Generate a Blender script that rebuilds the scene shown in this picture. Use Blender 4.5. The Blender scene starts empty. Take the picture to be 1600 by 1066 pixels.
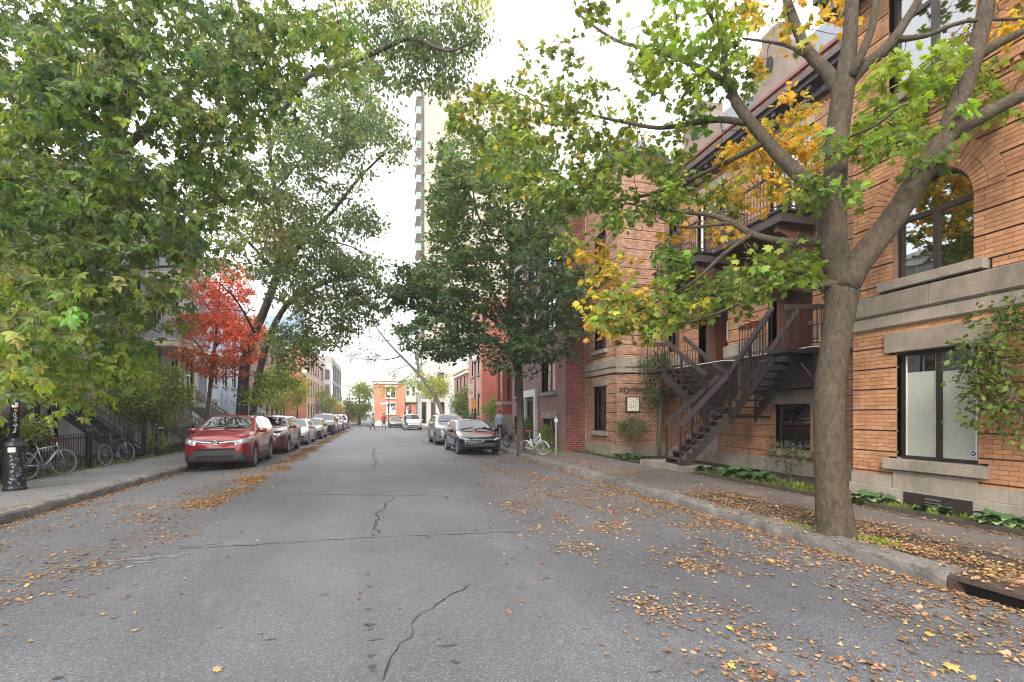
import bpy, bmesh, math, random
import numpy as np
from mathutils import Vector, Matrix
from mathutils.bvhtree import BVHTree
R = math.radians
random.seed(7); rng = np.random.default_rng(11)
sc = bpy.context.scene
col = sc.collection
# ---------------------------------------------------------------- camera
F = 755.6; CX, HY = 800.0, 648.0; PSI = R(15.2); EYE = 1.6     # 17 mm lens, verticals kept upright by shift
cam = bpy.data.cameras.new('camera'); cam.lens = 17.0; cam.sensor_width = 36.0
cam.shift_x = 0.0; cam.shift_y = (HY - 533) / 1600.0
cam.clip_start = 0.05; cam.clip_end = 3000
camo = bpy.data.objects.new('camera', cam); col.objects.link(camo)
camo.location = (0, 0, EYE); camo.rotation_euler = (R(90), 0, -PSI)
sc.camera = camo
# ---------------------------------------------------------------- sky and sun
SUN_EL, SUN_AZ = 34.0, 215.0        # azimuth clockwise from +Y; behind and to the left
w = bpy.data.worlds.new('World'); sc.world = w; w.use_nodes = True
nt = w.node_tree; nt.nodes.clear()
sky = nt.nodes.new('ShaderNodeTexSky'); sky.sky_type = 'NISHITA'; sky.sun_disc = False
sky.sun_elevation = R(SUN_EL); sky.sun_rotation = R(SUN_AZ); sky.air_density = 1.2; sky.dust_density = 3.0
b1 = nt.nodes.new('ShaderNodeBackground'); b1.inputs[1].default_value = 0.12
b2 = nt.nodes.new('ShaderNodeBackground'); b2.inputs[0].default_value = (0.965, 0.98, 1, 1); b2.inputs[1].default_value = 1.05
mx = nt.nodes.new('ShaderNodeMixShader'); mx.inputs[0].default_value = 0.85     # thin bright cloud veil over the blue
out = nt.nodes.new('ShaderNodeOutputWorld')
nt.links.new(sky.outputs[0], b1.inputs[0]); nt.links.new(b1.outputs[0], mx.inputs[1]); nt.links.new(b2.outputs[0], mx.inputs[2])
nt.links.new(mx.outputs[0], out.inputs[0])
sl = bpy.data.lights.new('sun', 'SUN'); sl.energy = 1.5; sl.angle = R(14); sl.color = (1, 0.93, 0.83)
so = bpy.data.objects.new('sun', sl); col.objects.link(so)
az, el = R(SUN_AZ), R(SUN_EL)
sd = Vector((math.sin(az) * math.cos(el), math.cos(az) * math.cos(el), math.sin(el)))
so.rotation_euler = sd.to_track_quat('Z', 'Y').to_euler(); so.location = (0, 0, 60)
sc.view_settings.view_transform = 'Standard'; sc.view_settings.look = 'None'
sc.view_settings.gamma = 1.0; sc.view_settings.use_curve_mapping = False
sc.view_settings.exposure = 1.72
sc.cycles.use_denoising = True; sc.cycles.filter_width = 1.1
sc.cycles.max_bounces = 7; sc.cycles.diffuse_bounces = 3; sc.cycles.glossy_bounces = 3
sc.cycles.transmission_bounces = 4; sc.cycles.transparent_max_bounces = 8
sc.cycles.sample_clamp_indirect = 8.0

# ---------------------------------------------------------------- geometry helpers
def at(px, py, d):
    """world point seen at photo pixel (px,py) at depth d along the view axis"""
    l = (px - CX) / F * d
    return Vector((l * math.cos(PSI) + d * math.sin(PSI), d * math.cos(PSI) - l * math.sin(PSI), EYE - (py - HY) / F * d))

def link(name, me, m=None, parent=None, loc=None, **props):
    o = bpy.data.objects.new(name, me); col.objects.link(o)
    if m is not None and me is not None:
        for q in (m if isinstance(m, (list, tuple)) else [m]): me.materials.append(q)
    if parent is not None: o.parent = parent
    if loc is not None: o.location = loc
    for k, v in props.items(): o[k] = v
    return o

def thing(name, label, cat, loc=(0, 0, 0), rz=0.0, group=None):
    o = bpy.data.objects.new(name, None); col.objects.link(o)
    o.location = loc; o.rotation_euler = (0, 0, rz); o.empty_display_size = 0.2
    tag(o, label, cat, group); return o

def tag(o, label, cat, group=None):
    o['label'] = label; o['category'] = cat
    if group: o['group'] = group
    return o

def copy_tree(o, parent=None):
    c = o.copy(); col.objects.link(c); c.parent = parent
    for ch in [x for x in o.children]: copy_tree(ch, c)
    return c

class MB:
    """collects shapes into one mesh"""
    def __init__(s): s.v = []; s.f = []; s.m = []; s.c = []; s.cur = 0
    def add(s, vs, fs, mi=None):
        n = len(s.v); s.v.extend([tuple(p) for p in vs]); s.f.extend([tuple(i + n for i in f) for f in fs])
        s.m.extend([s.cur if mi is None else mi] * len(fs)); return s
    def box(s, x0, x1, y0, y1, z0, z1, mi=None):
        if x0 > x1: x0, x1 = x1, x0
        if y0 > y1: y0, y1 = y1, y0
        if z0 > z1: z0, z1 = z1, z0
        return s.add([(x0, y0, z0), (x1, y0, z0), (x1, y1, z0), (x0, y1, z0), (x0, y0, z1), (x1, y0, z1), (x1, y1, z1), (x0, y1, z1)],
                     [(0, 3, 2, 1), (4, 5, 6, 7), (0, 1, 5, 4), (1, 2, 6, 5), (2, 3, 7, 6), (3, 0, 4, 7)], mi)
    def bar(s, a, b, wd, ht, mi=None, up=(0, 0, 1)):
        a = Vector(a); b = Vector(b); d = (b - a)
        if d.length < 1e-6: return s
        d.normalize(); u = Vector(up)
        if abs(d.dot(u)) > .98: u = Vector((1, 0, 0))
        r = d.cross(u).normalized() * (wd / 2); t = r.cross(d).normalized() * (ht / 2)
        p = [a - r - t, a + r - t, a + r + t, a - r + t, b - r - t, b + r - t, b + r + t, b - r + t]
        return s.add(p, [(0, 1, 2, 3), (7, 6, 5, 4), (0, 4, 5, 1), (1, 5, 6, 2), (2, 6, 7, 3), (3, 7, 4, 0)], mi)
    def tube(s, pts, rad, sides=6, cap=True, mi=None, wob=0.0, seed=0):
        pts = [Vector(p) for p in pts]; n = len(pts)
        if not hasattr(rad, '__len__'): rad = [rad] * n
        vs = []; ref = None
        rr = random.Random(seed)
        for i, p in enumerate(pts):
            t = (pts[min(i + 1, n - 1)] - pts[max(i - 1, 0)])
            if t.length < 1e-7: t = Vector((0, 0, 1))
            t.normalize()
            if ref is None: ref = Vector((1, 0, 0)) if abs(t.x) < .8 else Vector((0, 1, 0))
            u = (ref - t * ref.dot(t)).normalized(); v = t.cross(u); ref = u
            for k in range(sides):
                a = 2 * math.pi * k / sides
                rk = rad[i] * (1 + wob * (rr.random() - .5))
                vs.append(p + u * (math.cos(a) * rk) + v * (math.sin(a) * rk))
        fs = []
        for i in range(n - 1):
            for k in range(sides):
                k2 = (k + 1) % sides
                fs.append((i * sides + k, i * sides + k2, (i + 1) * sides + k2, (i + 1) * sides + k))
        if cap: fs.append(tuple(range(sides - 1, -1, -1))); fs.append(tuple((n - 1) * sides + k for k in range(sides)))
        return s.add(vs, fs, mi)
    def lathe(s, prof, c=(0, 0, 0), axis='Z', sides=16, mi=None, closed=False):
        """prof: (r, h) along axis"""
        vs = []
        for r, h in prof:
            for k in range(sides):
                a = 2 * math.pi * k / sides; x, y = r * math.cos(a), r * math.sin(a)
                p = (x, y, h) if axis == 'Z' else ((h, x, y) if axis == 'X' else (y, h, x))
                vs.append((p[0] + c[0], p[1] + c[1], p[2] + c[2]))
        n = len(prof); fs = []
        for i in range(n - 1 if not closed else n):
            for k in range(sides):
                k2 = (k + 1) % sides; j = (i + 1) % n
                fs.append((i * sides + k, i * sides + k2, j * sides + k2, j * sides + k))
        if not closed:
            fs.append(tuple(range(sides - 1, -1, -1))); fs.append(tuple((n - 1) * sides + k for k in range(sides)))
        return s.add(vs, fs, mi)
    def prism(s, poly, fn, a, b, mi=None):
        """poly of 2D pts, fn(u,v,w)->xyz ; extruded w from a to b"""
        n = len(poly)
        vs = [fn(u, v, a) for u, v in poly] + [fn(u, v, b) for u, v in poly]
        fs = [tuple(range(n)), tuple(range(2 * n - 1, n - 1, -1))] + [(i, i + n, (i + 1) % n + n, (i + 1) % n) for i in range(n)]
        return s.add(vs, fs, mi)
    def mesh(s, name, smooth=False):
        me = bpy.data.meshes.new(name); me.from_pydata(s.v, [], s.f)
        if any(s.m): me.polygons.foreach_set('material_index', s.m)
        if smooth: me.polygons.foreach_set('use_smooth', [True] * len(s.f))
        if s.c:
            a = me.color_attributes.new('Col', 'FLOAT_COLOR', 'POINT')
            a.data.foreach_set('color', np.array(s.c, 'f').ravel())
        me.update(); return me
    def build(s, name, m=None, parent=None, loc=None, smooth=False, fix=True, **props):
        me = s.mesh(name, smooth)
        if fix:
            bm = bmesh.new(); bm.from_mesh(me); bmesh.ops.recalc_face_normals(bm, faces=bm.faces); bm.to_mesh(me); bm.free()
        return link(name, me, m, parent, loc, **props)

def bulk(name, verts, faces_per, nface_v, attr=None, smooth=False, fl=None):
    """numpy mesh: verts (N,3), faces flat index array, all faces nface_v verts"""
    me = bpy.data.meshes.new(name); nf = len(faces_per) // nface_v
    me.vertices.add(len(verts)); me.vertices.foreach_set('co', np.asarray(verts, 'f').ravel())
    me.loops.add(len(faces_per)); me.loops.foreach_set('vertex_index', np.asarray(faces_per, 'i'))
    me.polygons.add(nf); me.polygons.foreach_set('loop_start', np.arange(0, nf * nface_v, nface_v, dtype='i'))
    try: me.polygons.foreach_set('loop_total', np.full(nf, nface_v, 'i'))
    except Exception: pass
    me.update(calc_edges=True); me.validate(); me.shade_flat()
    if attr is not None:
        a = me.color_attributes.new('Col', 'FLOAT_COLOR', 'POINT'); a.data.foreach_set('color', np.asarray(attr, 'f').ravel())
    return me

# ---------------------------------------------------------------- materials
def newmat(name):
    m = bpy.data.materials.new(name); m.use_nodes = True
    nt = m.node_tree; return m, nt, nt.nodes['Principled BSDF']
def N(nt, t, **k):
    n = nt.nodes.new(t)
    for a, b in k.items(): setattr(n, a, b)
    return n
def noise(nt, scale, detail=4, rough=.55, coord='Object', stretch=None):
    tc = N(nt, 'ShaderNodeTexCoord'); n = N(nt, 'ShaderNodeTexNoise')
    n.inputs['Scale'].default_value = scale; n.inputs['Detail'].default_value = detail; n.inputs['Roughness'].default_value = rough
    if stretch:
        mp = N(nt, 'ShaderNodeMapping'); mp.inputs['Scale'].default_value = stretch
        nt.links.new(tc.outputs[coord], mp.inputs[0]); nt.links.new(mp.outputs[0], n.inputs['Vector'])
    else: nt.links.new(tc.outputs[coord], n.inputs['Vector'])
    return n.outputs['Fac']
def ramp(nt, fac, stops):
    r = N(nt, 'ShaderNodeValToRGB'); e = r.color_ramp.elements
    while len(e) < len(stops): e.new(.5)
    for i, (p, c) in enumerate(stops):
        e[i].position = p; e[i].color = (c, c, c, 1) if not hasattr(c, '__len__') else (*c, 1)
    nt.links.new(fac, r.inputs[0]); return r.outputs[0]
def mixc(nt, a, b, fac, mode='MULTIPLY'):
    m = N(nt, 'ShaderNodeMix', data_type='RGBA', blend_type=mode)
    for s, i in ((a, 6), (b, 7)):
        if hasattr(s, 'is_output'): nt.links.new(s, m.inputs[i])
        else: m.inputs[i].default_value = (*s, 1)
    if hasattr(fac, 'is_output'): nt.links.new(fac, m.inputs[0])
    else: m.inputs[0].default_value = fac
    return m.outputs[2]
def bump(nt, bs, h, st, dist=.01):
    b = N(nt, 'ShaderNodeBump'); b.inputs['Strength'].default_value = st; b.inputs['Distance'].default_value = dist
    nt.links.new(h, b.inputs['Height']); nt.links.new(b.outputs[0], bs.inputs['Normal'])
_mc = {}
def M(name, c=(.5, .5, .5), rough=.7, var=.25, scale=4, metal=0.0, bmp=0.0, bscale=40, coat=0.0, attr=False, orand=0.0, stretch=None, spec=None, grime=0.0):
    """procedural paint/stone/wood: base colour modulated by two noise octaves, optional attribute and per-object colour"""
    if name in _mc: return _mc[name]
    m, nt, bs = newmat(name); _mc[name] = m
    f = noise(nt, scale, 5, .6, stretch=stretch); v = ramp(nt, f, [(.25, 1 - var), (.75, 1 + var * .35)])
    if attr:
        a = N(nt, 'ShaderNodeAttribute', attribute_name='Col'); base = a.outputs['Color']
    else: base = c
    o = mixc(nt, base, v, 1.0)
    f2 = noise(nt, scale * 11, 3, .6, stretch=stretch); v2 = ramp(nt, f2, [(.3, 1 - var * .5), (.7, 1 + var * .2)])
    o = mixc(nt, o, v2, 1.0)
    if grime:
        ge = N(nt, 'ShaderNodeNewGeometry'); mp = N(nt, 'ShaderNodeMapping'); mp.inputs['Scale'].default_value = (1.6, 1.6, .45); nt.links.new(ge.outputs['Position'], mp.inputs[0])
        gn = N(nt, 'ShaderNodeTexNoise'); gn.inputs['Scale'].default_value = 1.1; gn.inputs['Detail'].default_value = 7; gn.inputs['Roughness'].default_value = .68; nt.links.new(mp.outputs[0], gn.inputs['Vector'])
        o = mixc(nt, o, ramp(nt, gn.outputs['Fac'], [(.33, (1 - grime, 1 - grime * 1.02, 1 - grime)), (.52, (1, 1, 1)), (.75, (1.06, 1.05, 1.04))]), 1.0)
    if orand:
        oi = N(nt, 'ShaderNodeObjectInfo'); v3 = ramp(nt, oi.outputs['Random'], [(0, 1 - orand), (1, 1 + orand)]); o = mixc(nt, o, v3, 1.0)
    nt.links.new(o, bs.inputs['Base Color'])
    bs.inputs['Roughness'].default_value = rough; bs.inputs['Metallic'].default_value = metal
    if coat: bs.inputs['Coat Weight'].default_value = coat; bs.inputs['Coat Roughness'].default_value = .04
    if spec is not None: bs.inputs['Specular IOR Level'].default_value = spec
    if bmp: bump(nt, bs, noise(nt, bscale, 4, .6, stretch=stretch), bmp, .01)
    return m

def glass(name, tint=(.55, .6, .6), gloss=.25, rough=.0):
    m, nt, bs = newmat(name); nt.nodes.remove(bs)
    tr = N(nt, 'ShaderNodeBsdfTransparent'); tr.inputs[0].default_value = (*tint, 1)
    gl = N(nt, 'ShaderNodeBsdfGlossy'); gl.inputs['Roughness'].default_value = rough; gl.inputs[0].default_value = (1, 1, 1, 1)
    lw = N(nt, 'ShaderNodeFresnel'); lw.inputs[0].default_value = 1.5
    # slight waviness of old panes
    bp = N(nt, 'ShaderNodeBump'); bp.inputs['Strength'].default_value = .08; bp.inputs['Distance'].default_value = .02
    nt.links.new(noise(nt, 1.7, 1, .4), bp.inputs['Height']); nt.links.new(bp.outputs[0], gl.inputs['Normal'])
    ad = N(nt, 'ShaderNodeMath', operation='ADD'); ad.inputs[1].default_value = gloss; ad.use_clamp = True
    nt.links.new(lw.outputs[0], ad.inputs[0])
    mx = N(nt, 'ShaderNodeMixShader'); nt.links.new(ad.outputs[0], mx.inputs[0])
    nt.links.new(tr.outputs[0], mx.inputs[1]); nt.links.new(gl.outputs[0], mx.inputs[2])
    nt.links.new(mx.outputs[0], nt.nodes['Material Output'].inputs[0]); return m

def leafmat(name, trans=.4, rough=.45):
    m, nt, bs = newmat(name)
    a = N(nt, 'ShaderNodeAttribute', attribute_name='Col')
    bs.inputs['Roughness'].default_value = rough; bs.inputs['Specular IOR Level'].default_value = .35
    nt.links.new(a.outputs['Color'], bs.inputs['Base Color'])
    tl = N(nt, 'ShaderNodeBsdfTranslucent')
    br = mixc(nt, a.outputs['Color'], (1.5, 1.45, .8), 1.0); nt.links.new(br, tl.inputs[0])
    mx = N(nt, 'ShaderNodeMixShader'); mx.inputs[0].default_value = trans
    nt.links.new(bs.outputs[0], mx.inputs[1]); nt.links.new(tl.outputs[0], mx.inputs[2])
    nt.links.new(mx.outputs[0], nt.nodes['Material Output'].inputs[0]); return m

def brickmat(name, c1, c2, mort, wd=.21, ht=.067, ms=.008, axis='X', squash=1.0):
    """brick pattern for facades too far off to tell single bricks apart"""
    m, nt, bs = newmat(name)
    tc = N(nt, 'ShaderNodeTexCoord'); sp = N(nt, 'ShaderNodeSeparateXYZ'); nt.links.new(tc.outputs['Object'], sp.inputs[0])
    cb = N(nt, 'ShaderNodeCombineXYZ'); nt.links.new(sp.outputs['Y' if axis == 'X' else 'X'], cb.inputs[0]); nt.links.new(sp.outputs['Z'], cb.inputs[1])
    br = N(nt, 'ShaderNodeTexBrick'); nt.links.new(cb.outputs[0], br.inputs['Vector'])
    br.inputs['Color1'].default_value = (*c1, 1); br.inputs['Color2'].default_value = (*c2, 1); br.inputs['Mortar'].default_value = (*mort, 1)
    br.inputs['Scale'].default_value = 1; br.inputs['Mortar Size'].default_value = ms; br.inputs['Brick Width'].default_value = wd; br.inputs['Row Height'].default_value = ht
    br.inputs['Mortar Smooth'].default_value = .1; br.inputs['Bias'].default_value = 0
    v = ramp(nt, noise(nt, 1.3, 6, .65), [(.3, .72), (.72, 1.1)])
    nt.links.new(mixc(nt, br.outputs[0], v, 1.0), bs.inputs['Base Color']); bs.inputs['Roughness'].default_value = .85
    inv = N(nt, 'ShaderNodeMath', operation='SUBTRACT'); inv.inputs[0].default_value = 1; nt.links.new(br.outputs['Fac'], inv.inputs[1])
    bump(nt, bs, inv.outputs[0], .5, .01); return m

mt = {}
mt['stone'] = M('grey_limestone', (.29, .25, .205), .85, .3, 2.2, bmp=.35, bscale=30, grime=.35)
mt['stone_dark'] = M('weathered_sandstone', (.245, .205, .165), .88, .35, 3.0, bmp=.4, bscale=25, grime=.4)
mt['brown'] = M('brown_paint', (.034, .025, .023), .45, .3, 5, bmp=.1)
mt['brown_mid'] = M('purple_brown_paint', (.060, .046, .048), .5, .25, 4)
mt['frame'] = M('dark_window_frame', (.028, .02, .017), .4, .2, 8)
mt['white'] = M('white_paint', (.72, .72, .70), .55, .15, 3)
mt['cream'] = M('cream_paint', (.66, .60, .47), .6, .15, 3)
mt['grey_wood'] = M('weathered_grey_wood', (.26, .24, .2), .8, .4, 5, bmp=.3)
mt['blackiron'] = M('black_iron', (.014, .014, .016), .42, .3, 9)
mt['steel'] = M('galvanised_steel', (.55, .56, .58), .35, .2, 6, metal=.9)
mt['chrome'] = M('chrome', (.8, .8, .82), .12, .05, 6, metal=1.0)
mt['rubber'] = M('tyre_rubber', (.018, .018, .019), .8, .2, 20)
mt['blackplastic'] = M('black_plastic', (.03, .031, .034), .5, .15, 10)
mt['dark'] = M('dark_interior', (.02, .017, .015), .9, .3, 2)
mt['glass'] = glass('window_glass', (.66, .70, .70), .2)
mt['glass_far'] = glass('far_window_glass', (.35, .38, .4), .34)
mt['curtain'] = M('white_lace_curtain', (.62, .64, .6), .9, .3, 14)
mt['mortar'] = M('brick_mortar', (.22, .135, .095), .95, .3, 9)
mt['mortar_lt'] = M('pale_mortar', (.42, .37, .33), .95, .3, 9)
mt['slate'] = M('grey_slate', (.17, .19, .22), .7, .3, 6, bmp=.2)
mt['terracotta'] = M('terracotta', (.5, .17, .08), .75, .25, 9)
# ---------------------------------------------------------------- ground, road, pavements
XL, XR = -5.65, 5.35
def roadz(x):
    c = max(-1, min(1, (x + .15) / 5.5)); return -0.1 * c * c
def asphalt():
    m, nt, bs = newmat('old_grey_asphalt')
    big = ramp(nt, noise(nt, .35, 6, .62), [(.3, (.074, .075, .082)), (.52, (.096, .097, .105)), (.72, (.120, .120, .127))])
    lanes = ramp(nt, noise(nt, 1.0, 3, .5, stretch=(1.1, .05, 1)), [(.3, .80), (.7, 1.12)])
    o = mixc(nt, big, lanes, 1.0)
    agg = N(nt, 'ShaderNodeTexVoronoi'); agg.inputs['Scale'].default_value = 120
    tc = N(nt, 'ShaderNodeTexCoord'); nt.links.new(tc.outputs['Object'], agg.inputs['Vector'])
    sp = N(nt, 'ShaderNodeSeparateColor'); nt.links.new(agg.outputs['Color'], sp.inputs[0])
    grit = ramp(nt, sp.outputs[0], [(.0, .55), (.5, .92), (.84, 1.12), (.95, 1.95)])
    o = mixc(nt, o, grit, .85)
    fine = ramp(nt, noise(nt, 260, 2, .5), [(.35, .72), (.65, 1.3)]); o = mixc(nt, o, fine, .6)
    pale = ramp(nt, noise(nt, .9, 5, .7, stretch=(1, .6, 1)), [(.58, 0.0), (.70, .45)]); o = mixc(nt, o, (.17, .168, .168), pale, 'MIX')
    spot = ramp(nt, noise(nt, 2.3, 3, .55), [(.74, 0.0), (.78, .5)]); o = mixc(nt, o, (.05, .05, .055), spot, 'MIX')
    nt.links.new(o, bs.inputs['Base Color']); bs.inputs['Roughness'].default_value = .62
    bump(nt, bs, agg.outputs['Distance'], .5, .006); return m
mt['asphalt'] = asphalt()
mt['concrete'] = M('sidewalk_concrete', (.15, .146, .142), .85, .3, .9, bmp=.25, bscale=60, orand=.1)
mt['concrete_warm'] = M('warm_sidewalk_concrete', (.135, .113, .10), .85, .35, .9, bmp=.25, bscale=60, orand=.1)
mt['kerb'] = M('weathered_kerb_stone', (.185, .172, .16), .88, .55, 2.8, bmp=.9, bscale=22, orand=.12, grime=.5)
mt['soil'] = M('brown_soil', (.055, .038, .028), .95, .5, 6, bmp=.8, bscale=30)
mt['crack'] = M('tar_in_crack', (.02, .02, .022), .7, .3, 6)
mt['patch'] = M('tar_patch', (.05, .05, .055), .7, .3, 6)
gm = M('distant_ground', (.09, .095, .07), .95, .4, .05)
g = MB()
g.add([(-900, -300, -.3), (900, -300, -.3), (900, 1500, -.3), (-900, 1500, -.3)], [(0, 1, 2, 3)])
g.build('ground', gm, fix=False, kind='structure')
# road sheet with its crown
xs = np.linspace(XL, XR, 23); ys = [-30, -10, 0, 5, 10, 20, 30, 45, 60]
vv = [(x, y, roadz(x)) for y in ys for x in xs]; ff = []
n = len(xs)
for j in range(len(ys) - 1):
    for i in range(n - 1): ff.append((j * n + i, j * n + i + 1, (j + 1) * n + i + 1, (j + 1) * n + i))
road = MB().add(vv, ff).build('road', mt['asphalt'], fix=False, smooth=True, kind='structure')
cs = MB().add([(-70, 60, -.09), (60, 60, -.09), (60, 68.5, -.09), (-70, 68.5, -.09)], [(0, 1, 2, 3)])
cs.build('cross_street', mt['asphalt'], fix=False, kind='structure')
fr = MB().add([(-7.2, 68.5, -.1), (-1.6, 68.5, -.1), (-9, 160, -.28), (-14.2, 160, -.28)], [(0, 1, 2, 3)])
fr.build('far_road', mt['asphalt'], fix=False, kind='structure')
# cracks: polylines on the surface, jagged
def crack(pts, wd, seed, jag=.05, m=None, name='road_crack'):
    rr = random.Random(seed); P = []
    for (a, b) in zip(pts[:-1], pts[1:]):
        a = Vector((*a, 0)); b = Vector((*b, 0)); k = max(2, int((b - a).length / .09))
        dn = Vector((-(b - a).y, (b - a).x, 0)).normalized()
        for i in range(k): P.append(a.lerp(b, i / k) + dn * (rr.random() - .5) * jag)
    P.append(Vector((*pts[-1], 0)))
    vs = []; fs = []
    for i, p in enumerate(P):
        t = (P[min(i + 1, len(P) - 1)] - P[max(0, i - 1)]).normalized(); nn = Vector((-t.y, t.x, 0))
        w2 = wd * .62 * (.35 + .9 * rr.random()) * (1 if 0 < i < len(P) - 1 else .2)
        for s in (-1, 1):
            q = p + nn * s * w2; vs.append((q.x, q.y, roadz(q.x) + .004))
    for i in range(len(P) - 1): fs.append((2 * i, 2 * i + 1, 2 * i + 3, 2 * i + 2))
    return MB().add(vs, fs).build(name, m or mt['crack'], parent=road, fix=False)
def gp(px, py):
    """road point under a photo pixel"""
    x = 0
    for _ in range(4):
        d = F * (EYE - roadz(x)) / (py - HY); x = at(px, py, d).x
    q = at(px, py, d); return (q.x, q.y)
crack([gp(x, y) for x, y in ((275, 858), (355, 854), (440, 849), (530, 843), (600, 839), (680, 836), (740, 834), (815, 831))], .013, 1)
crack([gp(x, y) for x, y in ((588, 838), (587, 820), (592, 802), (603, 787), (616, 776))], .024, 2, .1)
crack([gp(x, y) for x, y in ((430, 774), (520, 773), (600, 774), (710, 776))], .022, 3, .03)
crack([gp(x, y) for x, y in ((480, 735), (560, 735.5), (690, 735))], .032, 4, .03)
crack([gp(x, y) for x, y in ((600, 1066), (612, 1035), (622, 1018), (645, 985), (652, 966), (690, 938), (735, 913))], .010, 5, .06)
crack([gp(x, y) for x, y in ((583, 735), (588, 722), (582, 712), (586, 700))], .03, 6, .1)
crack([gp(x, y) for x, y in ((735, 768), (750, 780), (790, 788))], .012, 7, .1)
crack([gp(x, y) for x, y in ((505, 703), (600, 702), (660, 703))], .04, 8, .03)
for i, (px, py, r) in enumerate([(577, 917, .02), (576, 952, .022), (578, 977, .03), (579, 984, .014), (580, 1025, .022), (581, 1042, .024), (582, 1048, .012), (408, 991, .014), (708, 1034, .02), (714, 1036, .018), (686, 999, .012), (575, 898, .014), (90, 1060, .025), (438, 963, .01)]):
    x, y = gp(px, min(py, 1064)); rr = random.Random(i)
    pl = [(x + r * (1 + .5 * rr.random()) * math.cos(a), y + r * (.7 + .4 * rr.random()) * math.sin(a)) for a in [k * math.pi / 5 for k in range(10)]]
    MB().add([(p[0], p[1], roadz(p[0]) + .004) for p in pl], [tuple(range(10))]).build('tar_spot', mt['patch'], parent=road, fix=False)
# kerbs: one weathered stone after another
def kerb_run(x0, x1, face, ylist, name):
    root = thing_struct(name)
    for i, (a, b) in enumerate(zip(ylist[:-1], ylist[1:])):
        rr = random.Random(int(a * 100) + (7 if face < 0 else 0)); k = 8
        prof = [(-.012, -.16), (-.004, -.03), (.008, .03), (.05, .058), (.20, .062), (.27, .06), (.28, -.16)]
        vs = []; fs = []
        oj = (rr.random() - .5) * .02
        for j in range(k + 1):
            y = a + .006 + (b - a - .012) * j / k
            for (u, z) in prof:
                uu = u + (rr.random() - .5) * (.016 if u < .1 else .004); zz = z + (rr.random() - .5) * (.008 if z > -.1 else 0)
                if j in (0, k) and z > 0: zz -= .012
                vs.append((x0 + face * (uu + oj), y, zz))
        m = len(prof)
        for j in range(k):
            for q in range(m - 1): fs.append((j * m + q, j * m + q + 1, (j + 1) * m + q + 1, (j + 1) * m + q))
        fs.append(tuple(range(m))); fs.append(tuple(k * m + q for q in range(m - 1, -1, -1)))
        MB().add(vs, fs).build('kerb_stone', mt['kerb'], parent=root)
def thing_struct(name):
    o = bpy.data.objects.new(name, None); col.objects.link(o); o['kind'] = 'structure'; return o
yl = [-6, -3, -.5, 2.05]; 
kerb_run(XR, None, 1, [-6, -4, -2, 0, 1.2, 2.35], 'right_kerb')
kerb_run(XR, None, 1, [3.45, 5.1, 7.0, 9.2, 11.4, 13.5, 15.6, 17.8, 20, 22.2, 24.4, 26.6, 29, 32, 35, 38, 41, 44, 47, 50, 53, 56, 59.8], 'right_kerb')
kerb_run(XL, None, -1, [-6, -3, 0, 3, 5.2, 7.4, 9.15, 11.2, 13.4, 15.4, 17.6, 20, 22.4, 25, 28, 31, 34, 37, 40, 43, 46, 49, 52, 55, 58, 59.8], 'left_kerb')
# street drain set into the kerb, bottom right of the view
dr = thing('kerb_drain', 'rusty brown steel kerb drain inlet with dark slot beside fallen leaves', 'drain', (XR, 2.9, 0))
ru = M('rusty_steel', (.07, .045, .035), .75, .5, 12, bmp=.4)
MB().box(.0, .3, -.54, .54, .0, .036).build('cover', ru, dr)
MB().box(.14, .28, -.54, .54, -.25, -.01).build('slot_void', mt['dark'], dr)  # near-black box, its colour standing for the shade inside the slot
MB().box(-.005, .12, .46, .54, -.14, -.002).build('end_block', ru, dr); MB().box(-.005, .12, -.54, -.46, -.14, -.002).build('end_block', ru, dr)
MB().box(.0, .02, -.54, .54, -.14, -.11).build('lip', ru, dr)
# pavements of single slabs
def slabs(x0, x1, ylist, z, m, name):
    root = thing_struct(name)
    for a, b in zip(ylist[:-1], ylist[1:]):
        t = (random.random() - .5) * .006
        MB().add([(x0, a + .006, -.16), (x1, a + .006, -.16), (x1, b - .006, -.16), (x0, b - .006, -.16),
                  (x0, a + .006, z + t), (x1, a + .006, z + .02 - t), (x1, b - .006, z + .02 + t), (x0, b - .006, z - t)],
                 [(0, 3, 2, 1), (4, 5, 6, 7), (0, 1, 5, 4), (1, 2, 6, 5), (2, 3, 7, 6), (3, 0, 4, 7)]).build('slab', m, parent=root)
slabs(6.72, 7.82, [-6, -4.4, -2.8, -1.2, .4, 2, 3.6, 5.2, 6.8, 8.4], .038, mt['concrete_warm'], 'right_pavement')
slabs(5.635, 7.82, [8.405] + [8.4 + 1.7 * k for k in range(1, 31)], .038, mt['concrete_warm'], 'right_pavement')
slabs(-8.1, -5.935, [-6 + 1.8 * k for k in range(0, 37)], .035, mt['concrete'], 'left_pavement')
MB().box(5.635, 6.712, -6, 8.4, -.2, .02).build('planting_strip', mt['soil'], kind='structure')
MB().box(7.82, 60, -12, 60, -.25, .045).build('right_yards', mt['soil'], kind='structure')
MB().box(-60, -8.1, -12, 60, -.25, .03).build('left_yards', mt['soil'], kind='structure')
MB().box(-60, -8.2, 68.5, 190, -.25, .0).build('far_left_block', mt['concrete'], kind='structure')
MB().box(-1.5, 60, 68.5, 160, -.25, .0).build('far_right_block', mt['concrete'], kind='structure')
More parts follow.
